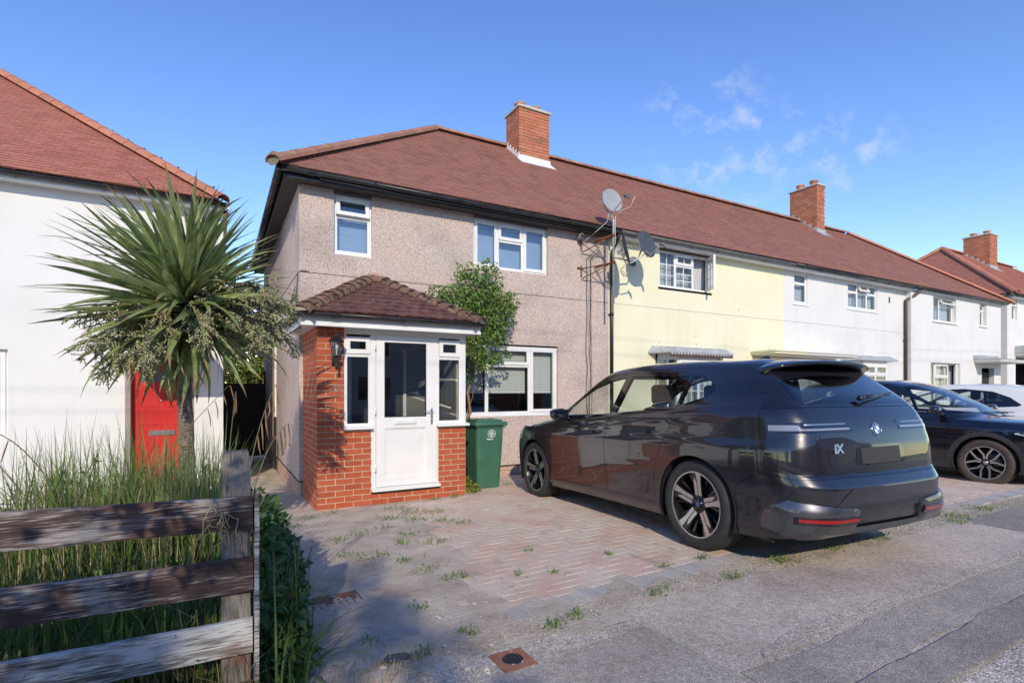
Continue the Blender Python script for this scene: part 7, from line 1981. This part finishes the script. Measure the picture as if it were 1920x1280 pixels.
labs = ['cream house across the road at the far left end of the opposite row', 'brick house across the road, second from the left of the opposite row', 'white house across the road, third from the left of the opposite row',
        'cream house across the road, reflected in the side of the graphite SUV', 'white house across the road, reflected in the tail of the graphite SUV', 'brick house across the road, sixth from the left of the opposite row', 'cream house across the road at the far right end of the opposite row']
for i, (a, b, _, _) in enumerate(specs):
    plain_house('opposite_house', labs[i], a, b, -13.5, [M['cream'], M['oldbrick'], M['white_wall'], M['cream'], M['white_wall'], M['oldbrick'], M['cream']][i], M['tile'], W_)

# ------------------------------------------------------------------ leaves, trees, shrubs
def leaf_quads(C, D, U, ln, wd, fold=.25, shape='diamond'):
    """C centres, D leaf directions, U up hints, ln / wd arrays -> verts, quads (two quads per leaf, folded on the midrib)"""
    C, D, U = np.asarray(C, float), np.asarray(D, float), np.asarray(U, float)
    D /= np.linalg.norm(D, axis=1, keepdims=True)+1e-9
    S = np.cross(D, U); S /= np.linalg.norm(S, axis=1, keepdims=True)+1e-9
    N = np.cross(S, D)
    ln = np.asarray(ln)[:, None]; wd = np.asarray(wd)[:, None]
    p0 = C; p3 = C + D*ln - N*ln*.12
    m0 = C + D*ln*.45 - N*wd*fold*.2
    l = C + D*ln*.42 + S*wd*.5 + N*wd*fold; r = C + D*ln*.42 - S*wd*.5 + N*wd*fold
    V = np.stack([p0, l, p3, r, m0], 1)
    n = len(C); b = 5*np.arange(n)[:, None]
    F = np.concatenate([b+np.array([[0, 1, 2, 4]]), b+np.array([[0, 4, 2, 3]])], 1).reshape(-1, 4)
    return V.reshape(-1, 3), F
def leaves(name, parent, C, D, ln, wd, mat, fold=.25, label=None, up=None):
    n = len(C); U = np.tile(np.array([0, 0, 1.0]), (n, 1)) + rng.normal(0, .45, (n, 3)) if up is None else up
    V, F = leaf_quads(C, D, U, ln, wd, fold)
    o = np_obj(name, V, F, mat, parent, rnd=np.repeat(rng.random(n), 2)); kind(o, 'stuff'); return o
def rdir(n, zb=0, zs=1):
    d = rng.normal(0, 1, (n, 3)); d[:, 2] = d[:, 2]*zs+zb; return d
def clumped(blobs, n, thin=.0, jit=1.0):
    """random points in a set of ellipsoid blobs (x,y,z,rx,ry,rz), denser near their outside"""
    w = np.array([b[3]*b[4]*b[5] for b in blobs])**.75; w /= w.sum(); idx = rng.choice(len(blobs), n, p=w)
    d = rng.normal(0, 1, (n, 3)); d /= np.linalg.norm(d, axis=1, keepdims=True)
    r = rng.random(n)**.45
    B = np.array(blobs)[idx]
    return B[:, :3] + d*r[:, None]*B[:, 3:6]*jit, d
def tree_thing(name, label, base, blobs, n, ls, mat, trunk_r, trunk_top, group=None, cat='tree', nl=5, barkm='bark'):
    t = thing(name, label, cat, tuple(base), group=group)
    mb = MB(); b = Vector(base); tt = Vector(trunk_top)
    pts = [b.lerp(tt, k/6)+Vector((random.uniform(-1, 1), random.uniform(-1, 1), 0))*trunk_r*.4*(k > 0) for k in range(7)]
    mb.tube(pts, [trunk_r*(1.25-.5*k/6) for k in range(7)], 10)
    mb.build('trunk', M[barkm], t)
    mb = MB()
    for bl in blobs[:nl*3]:
        p = pts[random.randint(3, 6)]; q = Vector(bl[:3]); mid = p.lerp(q, .5)+Vector((0, 0, -.12*(q-p).length)); mb.tube([p, mid, q], [trunk_r*.45, trunk_r*.3, trunk_r*.10], 6)
    mb.build('limb', M[barkm], t)
    C, d = clumped(blobs, n); D = d+rng.normal(0, .7, d.shape); D[:, 2] -= .25
    leaves('foliage', t, C, D, rng.uniform(ls*.7, ls*1.3, n), rng.uniform(ls*.45, ls*.8, n), mat)
    return t
# unseen tree, added so that dappled shade falls over the left foreground
blobs = [(-4.15+random.gauss(0, .55), -8.0+random.gauss(0, .7), 6.35+random.gauss(0, .42), random.uniform(.14, .30), random.uniform(.14, .30), random.uniform(.10, .18)) for _ in range(26)]
tree_thing('added_shade_tree', 'invented tree on the opposite footway behind the viewer, added to throw dappled shade on the left corner', (-4.2, -8.3, 0), blobs, 1500, .13, M['leaf_dk'], .11, (-4.15, -8.1, 5.9), group=None)
# unseen shrub added beside the viewer to shade the fence
blobs = [(-1.75+random.gauss(0, .35), .05+random.gauss(0, .3), 1.55+random.gauss(0, .3), .32, .3, .3) for _ in range(14)]
tree_thing('added_shade_shrub', 'unseen leafy bush added to the left of the viewer to shade the fence', (-1.8, .0, 0), blobs, 1300, .085, M['leaf_dk'], .05, (-1.75, .05, 1.1))
# clipped evergreen behind the alley gate
blobs = [(1.3+random.uniform(-1.5, 1.3), 24+random.uniform(-.5, .5), 1.6+random.uniform(0, 2.6), .62, .5, .55) for _ in range(46)]
tree_thing('evergreen_hedge', 'yellow green clipped evergreen showing above the dark alley gate', (1.2, 24, -.2), blobs, 9000, .17, M['leaf_yl'], .10, (1.2, 24, 1.6), cat='hedge')

# ---- cordyline
cr = random.Random(21)
cp_ = thing('cordyline_palm', 'large spiky cabbage palm with ridged trunk and flower panicles before the red door', 'palm tree', (-.25, 5.2, 0))
mb = MB(); z0, z1 = -.05, 2.15; n = 60; K = 18; vs = []; top = Vector((-.24, 5.2, 2.15))
for i in range(n):
    f = i/(n-1); z = z0+(z1-z0)*f; r = .062-.010*f + .012*max(0, 1-f*6)
    cx = -.245+.02*math.sin(z*2.1); cy = 5.2
    for k in range(K):
        t = 2*math.pi*k/K; rr = r*(1+.10*noise.noise(Vector((math.cos(t)*2.2, math.sin(t)*2.2, z*9)))+.10*noise.noise(Vector((math.cos(t)*5, math.sin(t)*5, z*22)))); vs.append((cx+rr*math.cos(t), cy+rr*math.sin(t), z))
mb.add(vs, [(i*K+k, i*K+(k+1) % K, (i+1)*K+(k+1) % K, (i+1)*K+k) for i in range(n-1) for k in range(K)], 0, False)
mb.build('trunk', M['bark'], cp_)
def sword(L, w, droop, seg=9, twist=0):
    """sword leaf along +X, arching down under its own weight"""
    mb = MB(); vs = []; p = Vector((0, 0, 0)); a = 0.0
    for i in range(seg+1):
        f = i/seg; ww = w*(.35+.65*min(1, f*5))*(1-max(0, f-.35)/.65)**.75 if f < 1 else 0
        ww = max(ww, .0012)
        tw = twist*f; s = Vector((0, math.cos(tw), math.sin(tw))); nn = Vector((math.sin(a), 0, math.cos(a)))
        vs += [p + s*ww/2 + nn*ww*.16, p - nn*ww*.03, p - s*ww/2 + nn*ww*.16]
        a += droop/seg*(.4+1.4*f); p = p + Vector((math.cos(a), 0, -math.sin(a)))*(L/seg)
    fs = []; mi = []
    for i in range(seg):
        for k in (0, 1): fs.append((3*i+k, 3*i+k+1, 3*i+k+4, 3*i+k+3)); mi.append(1 if i >= seg-1 else 0)
    mb.add(vs, fs, 0, True); mb.m = mi
    return mb.mesh('leaf', [M['cord'], M['cord_tip']])
lib = [(sword(1.0, .066, d, twist=t_), d) for d, t_ in ((.12, .2), (.25, -.3), (.4, .3), (.6, .1), (.9, -.2), (.3, .5))]
crown = [(-.24, 5.2, 2.25)]
nleaf = 240
for i in range(nleaf):
    az = i*2.39996 + cr.gauss(0, .15); f = (i+.5)/nleaf                    # f=0 top .. 1 hanging
    el = R(80 - 128*f**1.0 + cr.gauss(0, 7))
    if f > .90: el = R(-48+cr.gauss(0, 14))
    L = cr.uniform(.82, 1.04)*(1.0 if f < .72 else .80)
    if el < 0: L *= .92
    if math.cos(az) > .55 and el < R(38): L *= .86
    me, _ = lib[cr.randint(0, 5) if f < .8 else cr.randint(2, 4)]
    c = Vector((-.24, 5.2, 2.26-.16*f))
    o = bpy.data.objects.new('leaf', me); COL.objects.link(o); o.parent = cp_; 
    d = Vector((math.cos(az)*math.cos(el), math.sin(az)*math.cos(el), math.sin(el)))
    o.matrix_basis = Matrix.Translation(c + d*.05) @ Matrix.Rotation(az, 4, 'Z') @ Matrix.Rotation(-el, 4, 'Y') @ Matrix.Rotation(cr.gauss(0, .35), 4, 'X') @ Matrix.Diagonal((L, cr.uniform(.85, 1.25), 1, 1))
    o.matrix_parent_inverse = Matrix.Translation(-cp_.location)
PV, PF, PM_, nb_ = [], [], [], 0
for i in range(190):
    az = cr.uniform(0, 6.283); f = cr.random(); el = R(78 - 118*f + cr.gauss(0, 9)); L = cr.uniform(.74, 1.0)*(1 if f < .75 else .8)
    me = lib[cr.choice([1, 2, 2, 3, 4, 5])][0]; c = Vector((-.24, 5.2, 2.25-.18*f)); d = Vector((math.cos(az)*math.cos(el), math.sin(az)*math.cos(el), math.sin(el)))
    Mt = Matrix.Translation(c + d*.05) @ Matrix.Rotation(az, 4, 'Z') @ Matrix.Rotation(-el, 4, 'Y') @ Matrix.Rotation(cr.gauss(0, .5), 4, 'X') @ Matrix.Diagonal((L, cr.uniform(.8, 1.2), 1, 1))
    PV += [tuple(Mt @ v.co) for v in me.vertices]; PF += [tuple(nb_+k for k in p.vertices) for p in me.polygons]; PM_ += [p.material_index for p in me.polygons]; nb_ += len(me.vertices)
mbx = MB(); mbx.v = PV; mbx.f = PF; mbx.m = PM_; mbx.s = [True]*len(PF); mbx.r = [random.random() for _ in PF]
kind(mbx.build('leaves', [M['cord'], M['cord_tip']], cp_), 'stuff')
def panicle(label, start, dirv, L, seed, dens=1.0, spread=.42, droopy=.5, bud='panicle'):
    """branching flower head: main stem, side stems, each set with small buds"""
    r_ = random.Random(seed); V = []; F = []; Vb = []
    root = MB(); p = Vector(start); d = Vector(dirv).normalized(); n = 14; stems = []
    pts = [p.copy()]
    for i in range(n):
        d = (d + Vector((0, 0, -droopy/n)) + Vector((r_.gauss(0, .03), r_.gauss(0, .03), 0))).normalized(); p = p + d*L/n; pts.append(p.copy())
        if i > 2:
            for _ in range(max(2, int(4.2*dens))):
                sd = (d*r_.uniform(.3, .9) + Vector((r_.gauss(0, 1), r_.gauss(0, 1), r_.gauss(-.15, .8)))*.75).normalized()
                ll = L*spread*r_.uniform(.55, 1.1)*(1-.45*i/n); q = p.copy(); sp = [q.copy()]
                for j in range(7):
                    sd = (sd + Vector((0, 0, -.07)) + Vector((r_.gauss(0, .05),)*3)).normalized(); q = q + sd*ll/7; sp.append(q.copy())
                stems.append((sp, sd))
                for _ in range(3):
                    j = r_.randint(2, 5); td = (sd + Vector((r_.gauss(0, .8), r_.gauss(0, .8), r_.gauss(0, .6)))).normalized(); tq = sp[j].copy(); tp = [tq.copy()]
                    for jj in range(4): tq = tq + td*ll*.4/4 + Vector((0, 0, -.004)); tp.append(tq.copy())
                    stems.append((tp, td))
    root.tube(pts, [.012-.008*i/n for i in range(n+1)], 5)
    for sp, _ in stems: root.tube(sp, .0034, 3, caps=False)
    st_ = root.build('panicle_stem', M['stem'], cp_)
    C, D = [], []
    for sp, sd in stems:
        tot = sum((b-a).length for a, b in zip(sp, sp[1:])); m = int(tot/.0105*dens)
        for k in range(m):
            f = (k+.5)/m*(len(sp)-1); i = int(f); q = sp[i].lerp(sp[i+1], f-i)
            C.append(tuple(q)); D.append((r_.gauss(0, 1), r_.gauss(0, 1), r_.gauss(0, 1)))
    C = np.array(C); D = np.array(D)
    o = leaves('flower_buds', st_, C, D, rng.uniform(.012, .020, len(C)), rng.uniform(.009, .014, len(C)), M[bud], fold=.5)
top = (-.24, 5.15, 2.25)
panicle('', top, (.72, -.50, .62), .78, 1, 1.2, .42, 1.1); panicle('', top, (.80, -.40, .25), .80, 2, 1.3, .42, .9); panicle('', top, (.66, -.62, -.05), .78, 3, 1.3, .42, .7); panicle('', top, (.92, -.15, .45), .84, 7, 1.2, .40, 1.0)
panicle('', top, (-.30, -.70, -.35), .80, 4, 1.1, .42, .6); panicle('', top, (-.80, -.42, -.30), .82, 5, 1.1, .40, .6); panicle('', top, (.20, -.80, -.15), .70, 6, 1.1, .42, .7)
panicle('', top, (-.62, -.55, -.55), .84, 8, 1.1, .38, .35); panicle('', top, (.95, .1, .1), .90, 9, 1.0, .34, 1.0); panicle('', top, (-.85, -.1, .1), .70, 10, .8, .36, .8)

# ---- small climbing tree between porch and window
tt = thing('wall_shrub', 'small bushy green tree growing against the pebbledash between the porch and the ground floor window', 'shrub', (3.58, 7.9, 0))
mb = MB(); mb.tube([(3.42, 7.95, .05), (3.38, 7.93, .35), (3.52, 7.9, .62), (3.47, 7.88, .95), (3.60, 7.86, 1.12), (3.56, 7.88, 1.45), (3.64, 7.88, 1.70), (3.66, 7.9, 2.1), (3.70, 7.92, 2.8), (3.75, 7.9, 3.3)], [.03, .028, .027, .026, .024, .023, .021, .018, .013, .006], 8)
mb.tube([(3.66, 7.9, 2.1), (3.4, 7.85, 2.6), (3.05, 7.85, 3.0)], [.014, .010, .005], 6); mb.tube([(3.64, 7.88, 1.75), (3.85, 7.85, 2.1), (4.15, 7.85, 2.6)], [.013, .010, .005], 6); mb.tube([(3.47, 7.88, .95), (3.62, 7.84, 1.35), (3.66, 7.84, 1.6)], [.008, .006, .003], 5)
mb.tube([(3.66, 7.9, 2.3), (3.9, 7.82, 2.9), (4.0, 7.85, 3.4)], [.011, .008, .004], 6)
mb.build('stem', M['twig'], tt)
bl = [(3.70, 7.85, 3.15, .42, .22, .28), (3.95, 7.85, 2.85, .36, .24, .30), (3.35, 7.85, 2.95, .30, .20, .20), (3.10, 7.86, 3.00, .26, .16, .14), (4.15, 7.85, 2.80, .26, .2, .28), (3.85, 7.84, 2.50, .36, .22, .24), (3.95, 7.86, 3.30, .22, .16, .22), (3.55, 7.86, 3.40, .22, .15, .14), (4.10, 7.86, 2.35, .20, .16, .16),
      (3.62, 7.82, 2.12, .24, .2, .20), (3.75, 7.82, 1.93, .24, .18, .14), (3.98, 7.80, 2.02, .18, .14, .10), (3.50, 7.83, 1.90, .12, .12, .14), (4.25, 7.8, 2.10, .10, .08, .05), (3.65, 7.84, 2.72, .34, .22, .22), (3.60, 7.82, 1.72, .07, .07, .09), (3.92, 7.87, 3.55, .16, .1, .10), (4.30, 7.84, 2.98, .16, .14, .16)]
C, d = clumped(bl, 4700, jit=1.12); keep = C[:, 1] < 8.16; C, d = C[keep], d[keep]
D = d*.8+rng.normal(0, .6, d.shape); D[:, 2] -= .35; D[:, 1] -= .25
leaves('foliage', tt, C, D, rng.uniform(.040, .070, len(C)), rng.uniform(.034, .055, len(C)), M['leaf_br'], fold=.3)
# low variegated weed by the bin
wt = thing('ivy_plant', 'small yellowish leafy plant climbing the wall foot between porch and green bin', 'plant', (3.2, 7.2, 0))
C, d = clumped([(3.22, 7.25, .12, .10, .10, .10), (3.20, 7.4, .35, .07, .08, .18), (3.26, 7.05, .06, .12, .1, .05), (3.19, 7.5, .6, .05, .06, .16)], 420)
leaves('foliage', wt, C, d+rng.normal(0, .5, d.shape), rng.uniform(.03, .05, len(C)), rng.uniform(.025, .04, len(C)), M['leaf_yl'])
mb = MB(); mb.tube([(3.2, 7.3, .0), (3.21, 7.35, .3), (3.19, 7.5, .75)], .006, 5); mb.build('stem', M['twig'], wt)
wt = thing('wall_foot_plant', 'pale leafy weed at the wall foot right of the green bin', 'plant', (4.05, 8.0, 0))
C, d = clumped([(4.05, 8.02, .10, .09, .08, .10), (4.10, 8.05, .30, .05, .05, .14)], 260)
leaves('foliage', wt, C, d+rng.normal(0, .5, d.shape), rng.uniform(.03, .05, len(C)), rng.uniform(.022, .034, len(C)), M['leaf_yl'])

# ---- fence
fe = thing('timber_fence', 'weathered three rail timber fence with flaking dark stain in the left foreground', 'fence', (.1, 2.5, 0))
def plank(x0, x1, y0, y1, zl0, zr0, h, mat, name='rail', seed=0, taper=0):
    """rough board running in x with uneven edges; z at both ends"""
    n = 40; vs = []
    for i in range(n+1):
        f = i/n; x = x0+(x1-x0)*f; z = zl0+(zr0-zl0)*f
        e1 = .003*noise.noise(Vector((x*3, seed, 0)))+.002*noise.noise(Vector((x*14, seed, 1))); e2 = .003*noise.noise(Vector((x*3, seed, 5)))+.002*noise.noise(Vector((x*15, seed, 6))); w = .004*noise.noise(Vector((x*1.5, seed, 9)))
        vs += [(x, y0+w, z+e1), (x, y0+w-.001, z+h*.5), (x, y0+w+.002, z+h+e2-.004), (x, y0+w+.006, z+h+e2), (x, y1+w-.003, z+h+e2), (x, y1+w, z+h+e2-.004), (x, y1+w, z+e1)]
    K = 7; fs = []
    for i in range(n):
        for k in range(K): fs.append((i*K+k, (i+1)*K+k, (i+1)*K+(k+1) % K, i*K+(k+1) % K))
    fs += [tuple(range(K)), tuple(n*K+K-1-k for k in range(K))]
    mb = MB(); mb.add(vs, fs, 0, False); return mb.build(name, mat, fe, fix=True)
plank(-2.6, .128, 2.47, 2.50, .985, .916, .135, M['wood_a'], seed=1)
plank(-2.6, .130, 2.468, 2.498, .685, .658, .137, M['wood_a'], seed=2)
plank(-2.6, .128, 2.47, 2.50, .425, .398, .140, M['wood_b'], seed=3)
plank(-2.6, .128, 2.47, 2.50, .150, .135, .135, M['wood_a'], seed=4)
def post(x0, x1, y0, y1, z0, z1, mat, name='post', seed=0):
    mb = MB(); n = 24; vs = []
    for i in range(n+1):
        z = z0+(z1-z0)*i/n; e = .002*noise.noise(Vector((seed, z*8, 0))); s = .008 if i == n else 0
        vs += [(x0+e+s, y0+e, z), (x1+e-s, y0-e, z-.004*(i == n)), (x1-e-s, y1, z), (x0-e+s, y1, z)]
    fs = [(4*i+k, 4*i+(k+1) % 4, 4*i+4+(k+1) % 4, 4*i+4+k) for i in range(n) for k in range(4)] + [(3,2,1,0), (4*n, 4*n+1, 4*n+2, 4*n+3)]
    mb.add(vs, fs); return mb.build(name, mat, fe, fix=True)
post(.012, .122, 2.502, 2.59, -.1, 1.238, M['wood_p'], seed=1)
post(-1.92, -1.80, 2.502, 2.59, -.1, 1.30, M['wood_p'], seed=2)
post(.134, .152, 2.455, 2.60, -.1, 1.072, M['wood_b'], name='end_board', seed=4)
# ---- long grass, weeds
def blades(name, parent, n, fn, hmin, hmax, w, mat, lean=.5, seg=4, label=None):
    V = np.zeros((n, (seg+1)*2, 3)); 
    P0 = np.array([fn() for _ in range(n)]); h = rng.uniform(hmin, hmax, n)*(.6+.4*rng.random(n)); az = rng.uniform(0, 6.283, n); le = np.abs(rng.normal(0, lean, n))
    sa = az+math.pi/2; sx, sy = np.cos(sa), np.sin(sa); ww = w*rng.uniform(.6, 1.3, n)
    pos = P0.copy(); ang = le*.25
    for i in range(seg+1):
        f = i/seg; k = ww*(1-f**1.6)*.5+.0004
        V[:, 2*i, :] = pos + np.stack([sx*k, sy*k, 0*k], 1); V[:, 2*i+1, :] = pos - np.stack([sx*k, sy*k, 0*k], 1)
        ang = ang + le*1.5/seg*(.4+f); st_ = h/seg
        pos = pos + np.stack([np.cos(az)*np.sin(ang)*st_, np.sin(az)*np.sin(ang)*st_, np.cos(ang)*st_], 1)
    b = (np.arange(n)*(seg+1)*2)[:, None, None]; q = np.array([[2*i, 2*i+1, 2*i+3, 2*i+2] for i in range(seg)])[None]
    o = np_obj(name, V.reshape(-1, 3), (b+q).reshape(-1, 4), mat, parent, rnd=np.repeat(rng.random(n), seg)); kind(o, 'stuff'); return o
def gpt(x0, x1, y0, y1, dens=None):
    def f():
        while True:
            x, y = random.uniform(x0, x1), random.uniform(y0, y1)
            if dens is None or random.random() < dens(x, y): return (x, y, gz(x, y)-.01)
    return f
blades('long_grass', None, 5200, gpt(-3.2, .02, 2.62, 4.7, lambda x, y: .35+.65*(x > -1.3)), .35, .80, .011, M['grass'], .55)
blades('long_grass', None, 3300, gpt(-1.0, .04, 3.4, 4.8), .95, 1.42, .014, M['grass'], .45)
blades('dead_grass', None, 1500, gpt(-1.1, .04, 3.2, 4.6), .6, 1.35, .008, M['grass_dry'], .6)
blades('long_grass', None, 1500, gpt(-2.6, .02, 2.6, 3.3), .5, .95, .013, M['grass'], .5)
blades('long_grass', None, 1200, gpt(-.15, .5, 3.2, 6.2, lambda x, y: 1 if x < .35 else .4), .25, .6, .010, M['grass'], .6)
blades('broad_grass', None, 420, gpt(-2.4, .0, 2.6, 3.1), .5, .95, .028, M['grass'], .75, seg=6)
blades('dead_grass', None, 6500, gpt(-3.0, .05, 2.56, 3.1), .25, .60, .009, M['grass_dry'], .9)
blades('dead_grass', None, 420, gpt(-1.2, .1, 3.4, 5.0), .7, 1.25, .006, M['grass_dry'], .30)
blades('dead_grass', None, 900, gpt(.15, .9, 2.3, 2.9), .03, .12, .004, M['grass_dry'], 1.6)
blades('dead_grass', None, 1100, gpt(.5, 7.5, 2.50, 2.82), .015, .06, .004, M['grass_dry'], 1.7)
blades('long_grass', None, 420, gpt(.10, .36, 2.6, 3.9), .30, .80, .013, M['grass'], .95, seg=6)
tufts = []
for (x, y, s) in ((1.95,6.55,.20),(2.05,6.2,.22),(2.25,6.05,.16),(1.72,6.0,.14),(1.95,5.75,.18),(2.2,5.55,.16),(2.35,5.35,.14),(1.55,5.6,.12),(1.7,5.2,.14),(1.3,5.5,.2),(1.05,5.35,.2),(1.55,4.9,.12),(1.82,4.75,.16),(1.2,4.6,.16),(1.35,4.35,.14),(1.45,4.0,.15),(1.6,3.72,.13),(1.0,4.8,.12),(1.15,3.3,.08),(1.28,2.8,.08),
        (1.75,2.62,.10),(1.9,2.66,.09),(2.62,2.66,.12),(3.25,2.58,.10),(3.9,2.62,.16),(2.0,3.5,.05),(2.25,3.4,.05),(2.9,3.5,.05),(2.4,4.0,.04),(6.9,2.62,.25),(7.6,2.66,.2),(6.6,2.50,.15),(5.3,2.60,.14),(3.3,7.0,.1),(4.0,7.3,.12),(2.9,6.85,.08),(2.6,6.8,.08),(3.05,3.05,.05),(1.2,6.7,.14),(.95,6.6,.14),(.75,6.2,.2),(.6,7.0,.2),(.3,7.6,.3),(10.2,2.62,.2),(9.6,2.7,.15),(3.45,3.02,.07),(4.6,2.63,.13),(.75,3.0,.07),(.95,2.7,.07)):
    for _ in range(int(270*s)+2): tufts.append((x+random.gauss(0, s*.42), y+random.gauss(0, s*.34)))
def tuft_fn(it=iter(tufts)):
    x, y = next(it); return (x, y, gz(x, y)-.002)
blades('weeds', None, len(tufts), tuft_fn, .03, .085, .007, M['weed'], 1.0, seg=3)
C = np.array([(x+random.gauss(0, .03), y+random.gauss(0, .03), gz(x, y)+random.uniform(.005, .04)) for x, y in random.sample(tufts, int(len(tufts)*.6))])
leaves('weeds', None, C, rdir(len(C), .4, .4), rng.uniform(.015, .035, len(C)), rng.uniform(.008, .016, len(C)), M['weed'])
# broad leaved weeds beyond the fence post
bw = thing('broadleaf_weeds', 'dense dark green bushy weeds spilling over the drive beside the fence post', 'plant', (.35, 3.3, 0))
bl = [(.27, 2.95, .28, .13, .25, .28), (.31, 3.4, .35, .15, .35, .32), (.27, 3.8, .45, .16, .35, .32), (.20, 3.2, .62, .11, .3, .22), (.32, 2.85, .15, .12, .18, .16), (.25, 4.2, .52, .15, .3, .25), (.19, 2.75, .5, .06, .12, .25)]
C, d = clumped(bl, 3400); D = d*.7+rng.normal(0, .5, d.shape); D[:, 2] -= .2
leaves('foliage', bw, C, D, rng.uniform(.035, .085, len(C)), rng.uniform(.022, .06, len(C)), M['leaf_dk'], fold=.25)
mb = MB()
for _ in range(30):
    a = (random.uniform(.2, .4), random.uniform(2.8, 4.2), 0); mb.tube([a, (a[0]+random.uniform(-.1, .15), a[1]+random.uniform(-.1, .1), random.uniform(.3, .7))], .004, 4)
mb.build('stem', M['stem'], bw)
# lavender-like bush at the left edge
lv_ = thing('lavender_bush', 'pale green lavender bush behind the top rail at the left edge', 'shrub', (-1.6, 4.2, 0))
C, D = [], []
for _ in range(150):
    bx_, by_ = random.uniform(-2.5, -1.15), random.uniform(3.7, 4.7); h = random.uniform(.75, 1.12); lx_, ly_ = random.gauss(0, .10), random.gauss(0, .08)
    for k in range(34):
        f = k/34; C.append((bx_+lx_*f, by_+ly_*f, h*f)); D.append((random.gauss(0, .7), random.gauss(0, .7), .8))
leaves('foliage', lv_, np.array(C), np.array(D), rng.uniform(.022, .04, len(C)), rng.uniform(.006, .012, len(C)), M['leaf_pl'])
mb = MB()
for _ in range(40):
    a = (random.uniform(-2.2, -1.3), random.uniform(3.8, 4.6)); mb.tube([(a[0], a[1], 0), (a[0]+random.gauss(0, .05), a[1], .9)], .003, 4)
mb.build('stem', M['stem'], lv_)
# dark glossy sapling in front of the white wall
ds = thing('dark_sapling', 'dark glossy leaved sapling rising from the grass left of the red door', 'plant', (-.95, 4.3, 0))
mb = MB(); C, D = [], []
for k in range(9):
    b_ = Vector((-.98+random.gauss(0, .05), 4.3+random.gauss(0, .05), .3)); t_ = b_+Vector((random.gauss(0, .17), random.gauss(0, .12), random.uniform(.55, .85))); mb.tube([b_, b_.lerp(t_, .5)+Vector((0, 0, .05)), t_], .004, 4)
    for i in range(9): q = b_.lerp(t_, .25+.75*i/9); C.append(tuple(q)); D.append((random.gauss(0, 1), random.gauss(0, 1), .25))
mb.build('stem', M['stem'], ds)
leaves('foliage', ds, np.array(C), np.array(D), rng.uniform(.06, .09, len(C)), rng.uniform(.035, .05, len(C)), M['leaf_dk'])
# pendulous sedge stems with hanging spikes
def sedge(label, base, tip, seed, nsp=6, mat='stem', up=.25):
    r_ = random.Random(seed); t = thing('pendulous_sedge', label, 'plant', tuple(base)); b_, e = Vector(base), Vector(tip); pts = []
    for i in range(13): f = i/12; pts.append(b_.lerp(e, f)+Vector((0, 0, up*math.sin(f*math.pi)*1.0)))
    mb = MB(); mb.tube(pts, [.0045-.003*i/12 for i in range(13)], 4); mb.build('stem', M[mat], t)
    mb = MB()
    for k in range(nsp):
        i = 12-k; p = pts[i]; L = r_.uniform(.08, .15); dx = (e-b_).normalized()*.03
        mb.tube([p, p+Vector((dx.x, dx.y, .008)), p+Vector((dx.x*1.8, dx.y*1.5, -L*.5)), p+Vector((dx.x*1.9+r_.gauss(0, .008), dx.y*1.5, -L))], [.0015, .003, .0045, .002], 5)
    mb.build('hanging_spike', M['twig'], t)
sedge('long dark grass stem leaning left across the white wall with one drooping spike', (-.75, 3.6, .75), (-1.32, 3.7, 1.66), 1, 1, up=.0)
sedge('arching sedge stem with hanging spikes left of the dark sapling', (-.7, 3.9, .7), (-1.28, 3.9, 1.28), 2, 7, up=.22)
sedge('small arching sedge with dark hanging spikes low against the white wall', (-.95, 3.7, .6), (-1.22, 3.6, .98), 3, 6, up=.20)
sedge('pale arching sedge above the fence post before the dark alley', (.06, 3.1, .5), (.26, 3.0, 1.52), 4, 6, 'stem', up=.16)
sedge('short sedge stem just right of the fence post', (.1, 3.3, .6), (.34, 3.25, 1.30), 5, 4, 'stem', up=.14)
sedge('thin bare stem rising before the dark alley', (.02, 3.8, .6), (.10, 3.9, 1.48), 6, 2, 'stem', up=.02)
sedge('long thin stem with spikes reaching right from the palm trunk', (-.5, 4.4, .8), (.06, 4.3, 1.52), 7, 4, 'stem', up=.02)
# dead vine caught on the top rail
mb = MB(); rv = random.Random(9)
for k in range(9):
    p = Vector((.02+rv.uniform(-.03, .03), 2.455, 1.0)); pts = [p.copy()]
    for i in range(7): p = p+Vector((rv.gauss(0, .018), rv.gauss(-.001, .002), rv.gauss(-.02, .012))); pts.append(p.copy())
    mb.tube(pts, .0018, 4)
mb.tube([(.0, 2.452, 1.03), (-.06, 2.44, 1.045), (-.16, 2.45, 1.04), (-.26, 2.455, 1.03)], .0016, 4); mb.tube([(-.02, 2.44, 1.04), (-.05, 2.43, .98), (-.055, 2.44, .90)], .0016, 4)
tag(mb.build('dead_vine', M['grass_dry']), 'dry brown vine tangled over the top rail near the post', 'vine')
# overhead wires
for i, (y, z) in enumerate(((-.6, 7.7), (-.3, 7.2), (-.9, 6.4))):
    mb = MB(); mb.tube([(-25, y-1.5, z+1.1), (-8, y, z+.3), (8, y+.2, z-.1), (24, y, z+.4)], .005, 5)
    tag(mb.build('overhead_wire', M['cable_b']), ['upper', 'middle', 'lowest'][i]+' of three overhead telephone wires along the street behind the viewer', 'wire')
# fallen debris
zz = gz(.82, 2.75); mb = MB(); mb.prism([(.74, 2.72), (.80, 2.69), (.90, 2.71), (.88, 2.76), (.79, 2.78)], zz+.004, zz+.014, ax='z')
tag(mb.build('broken_slate', pm('dirty_slate', [(.05,.05,.055),(.12,.115,.11)], 12, .8)), 'small piece of broken dark slate lying on the bare earth near the footway', 'slate')
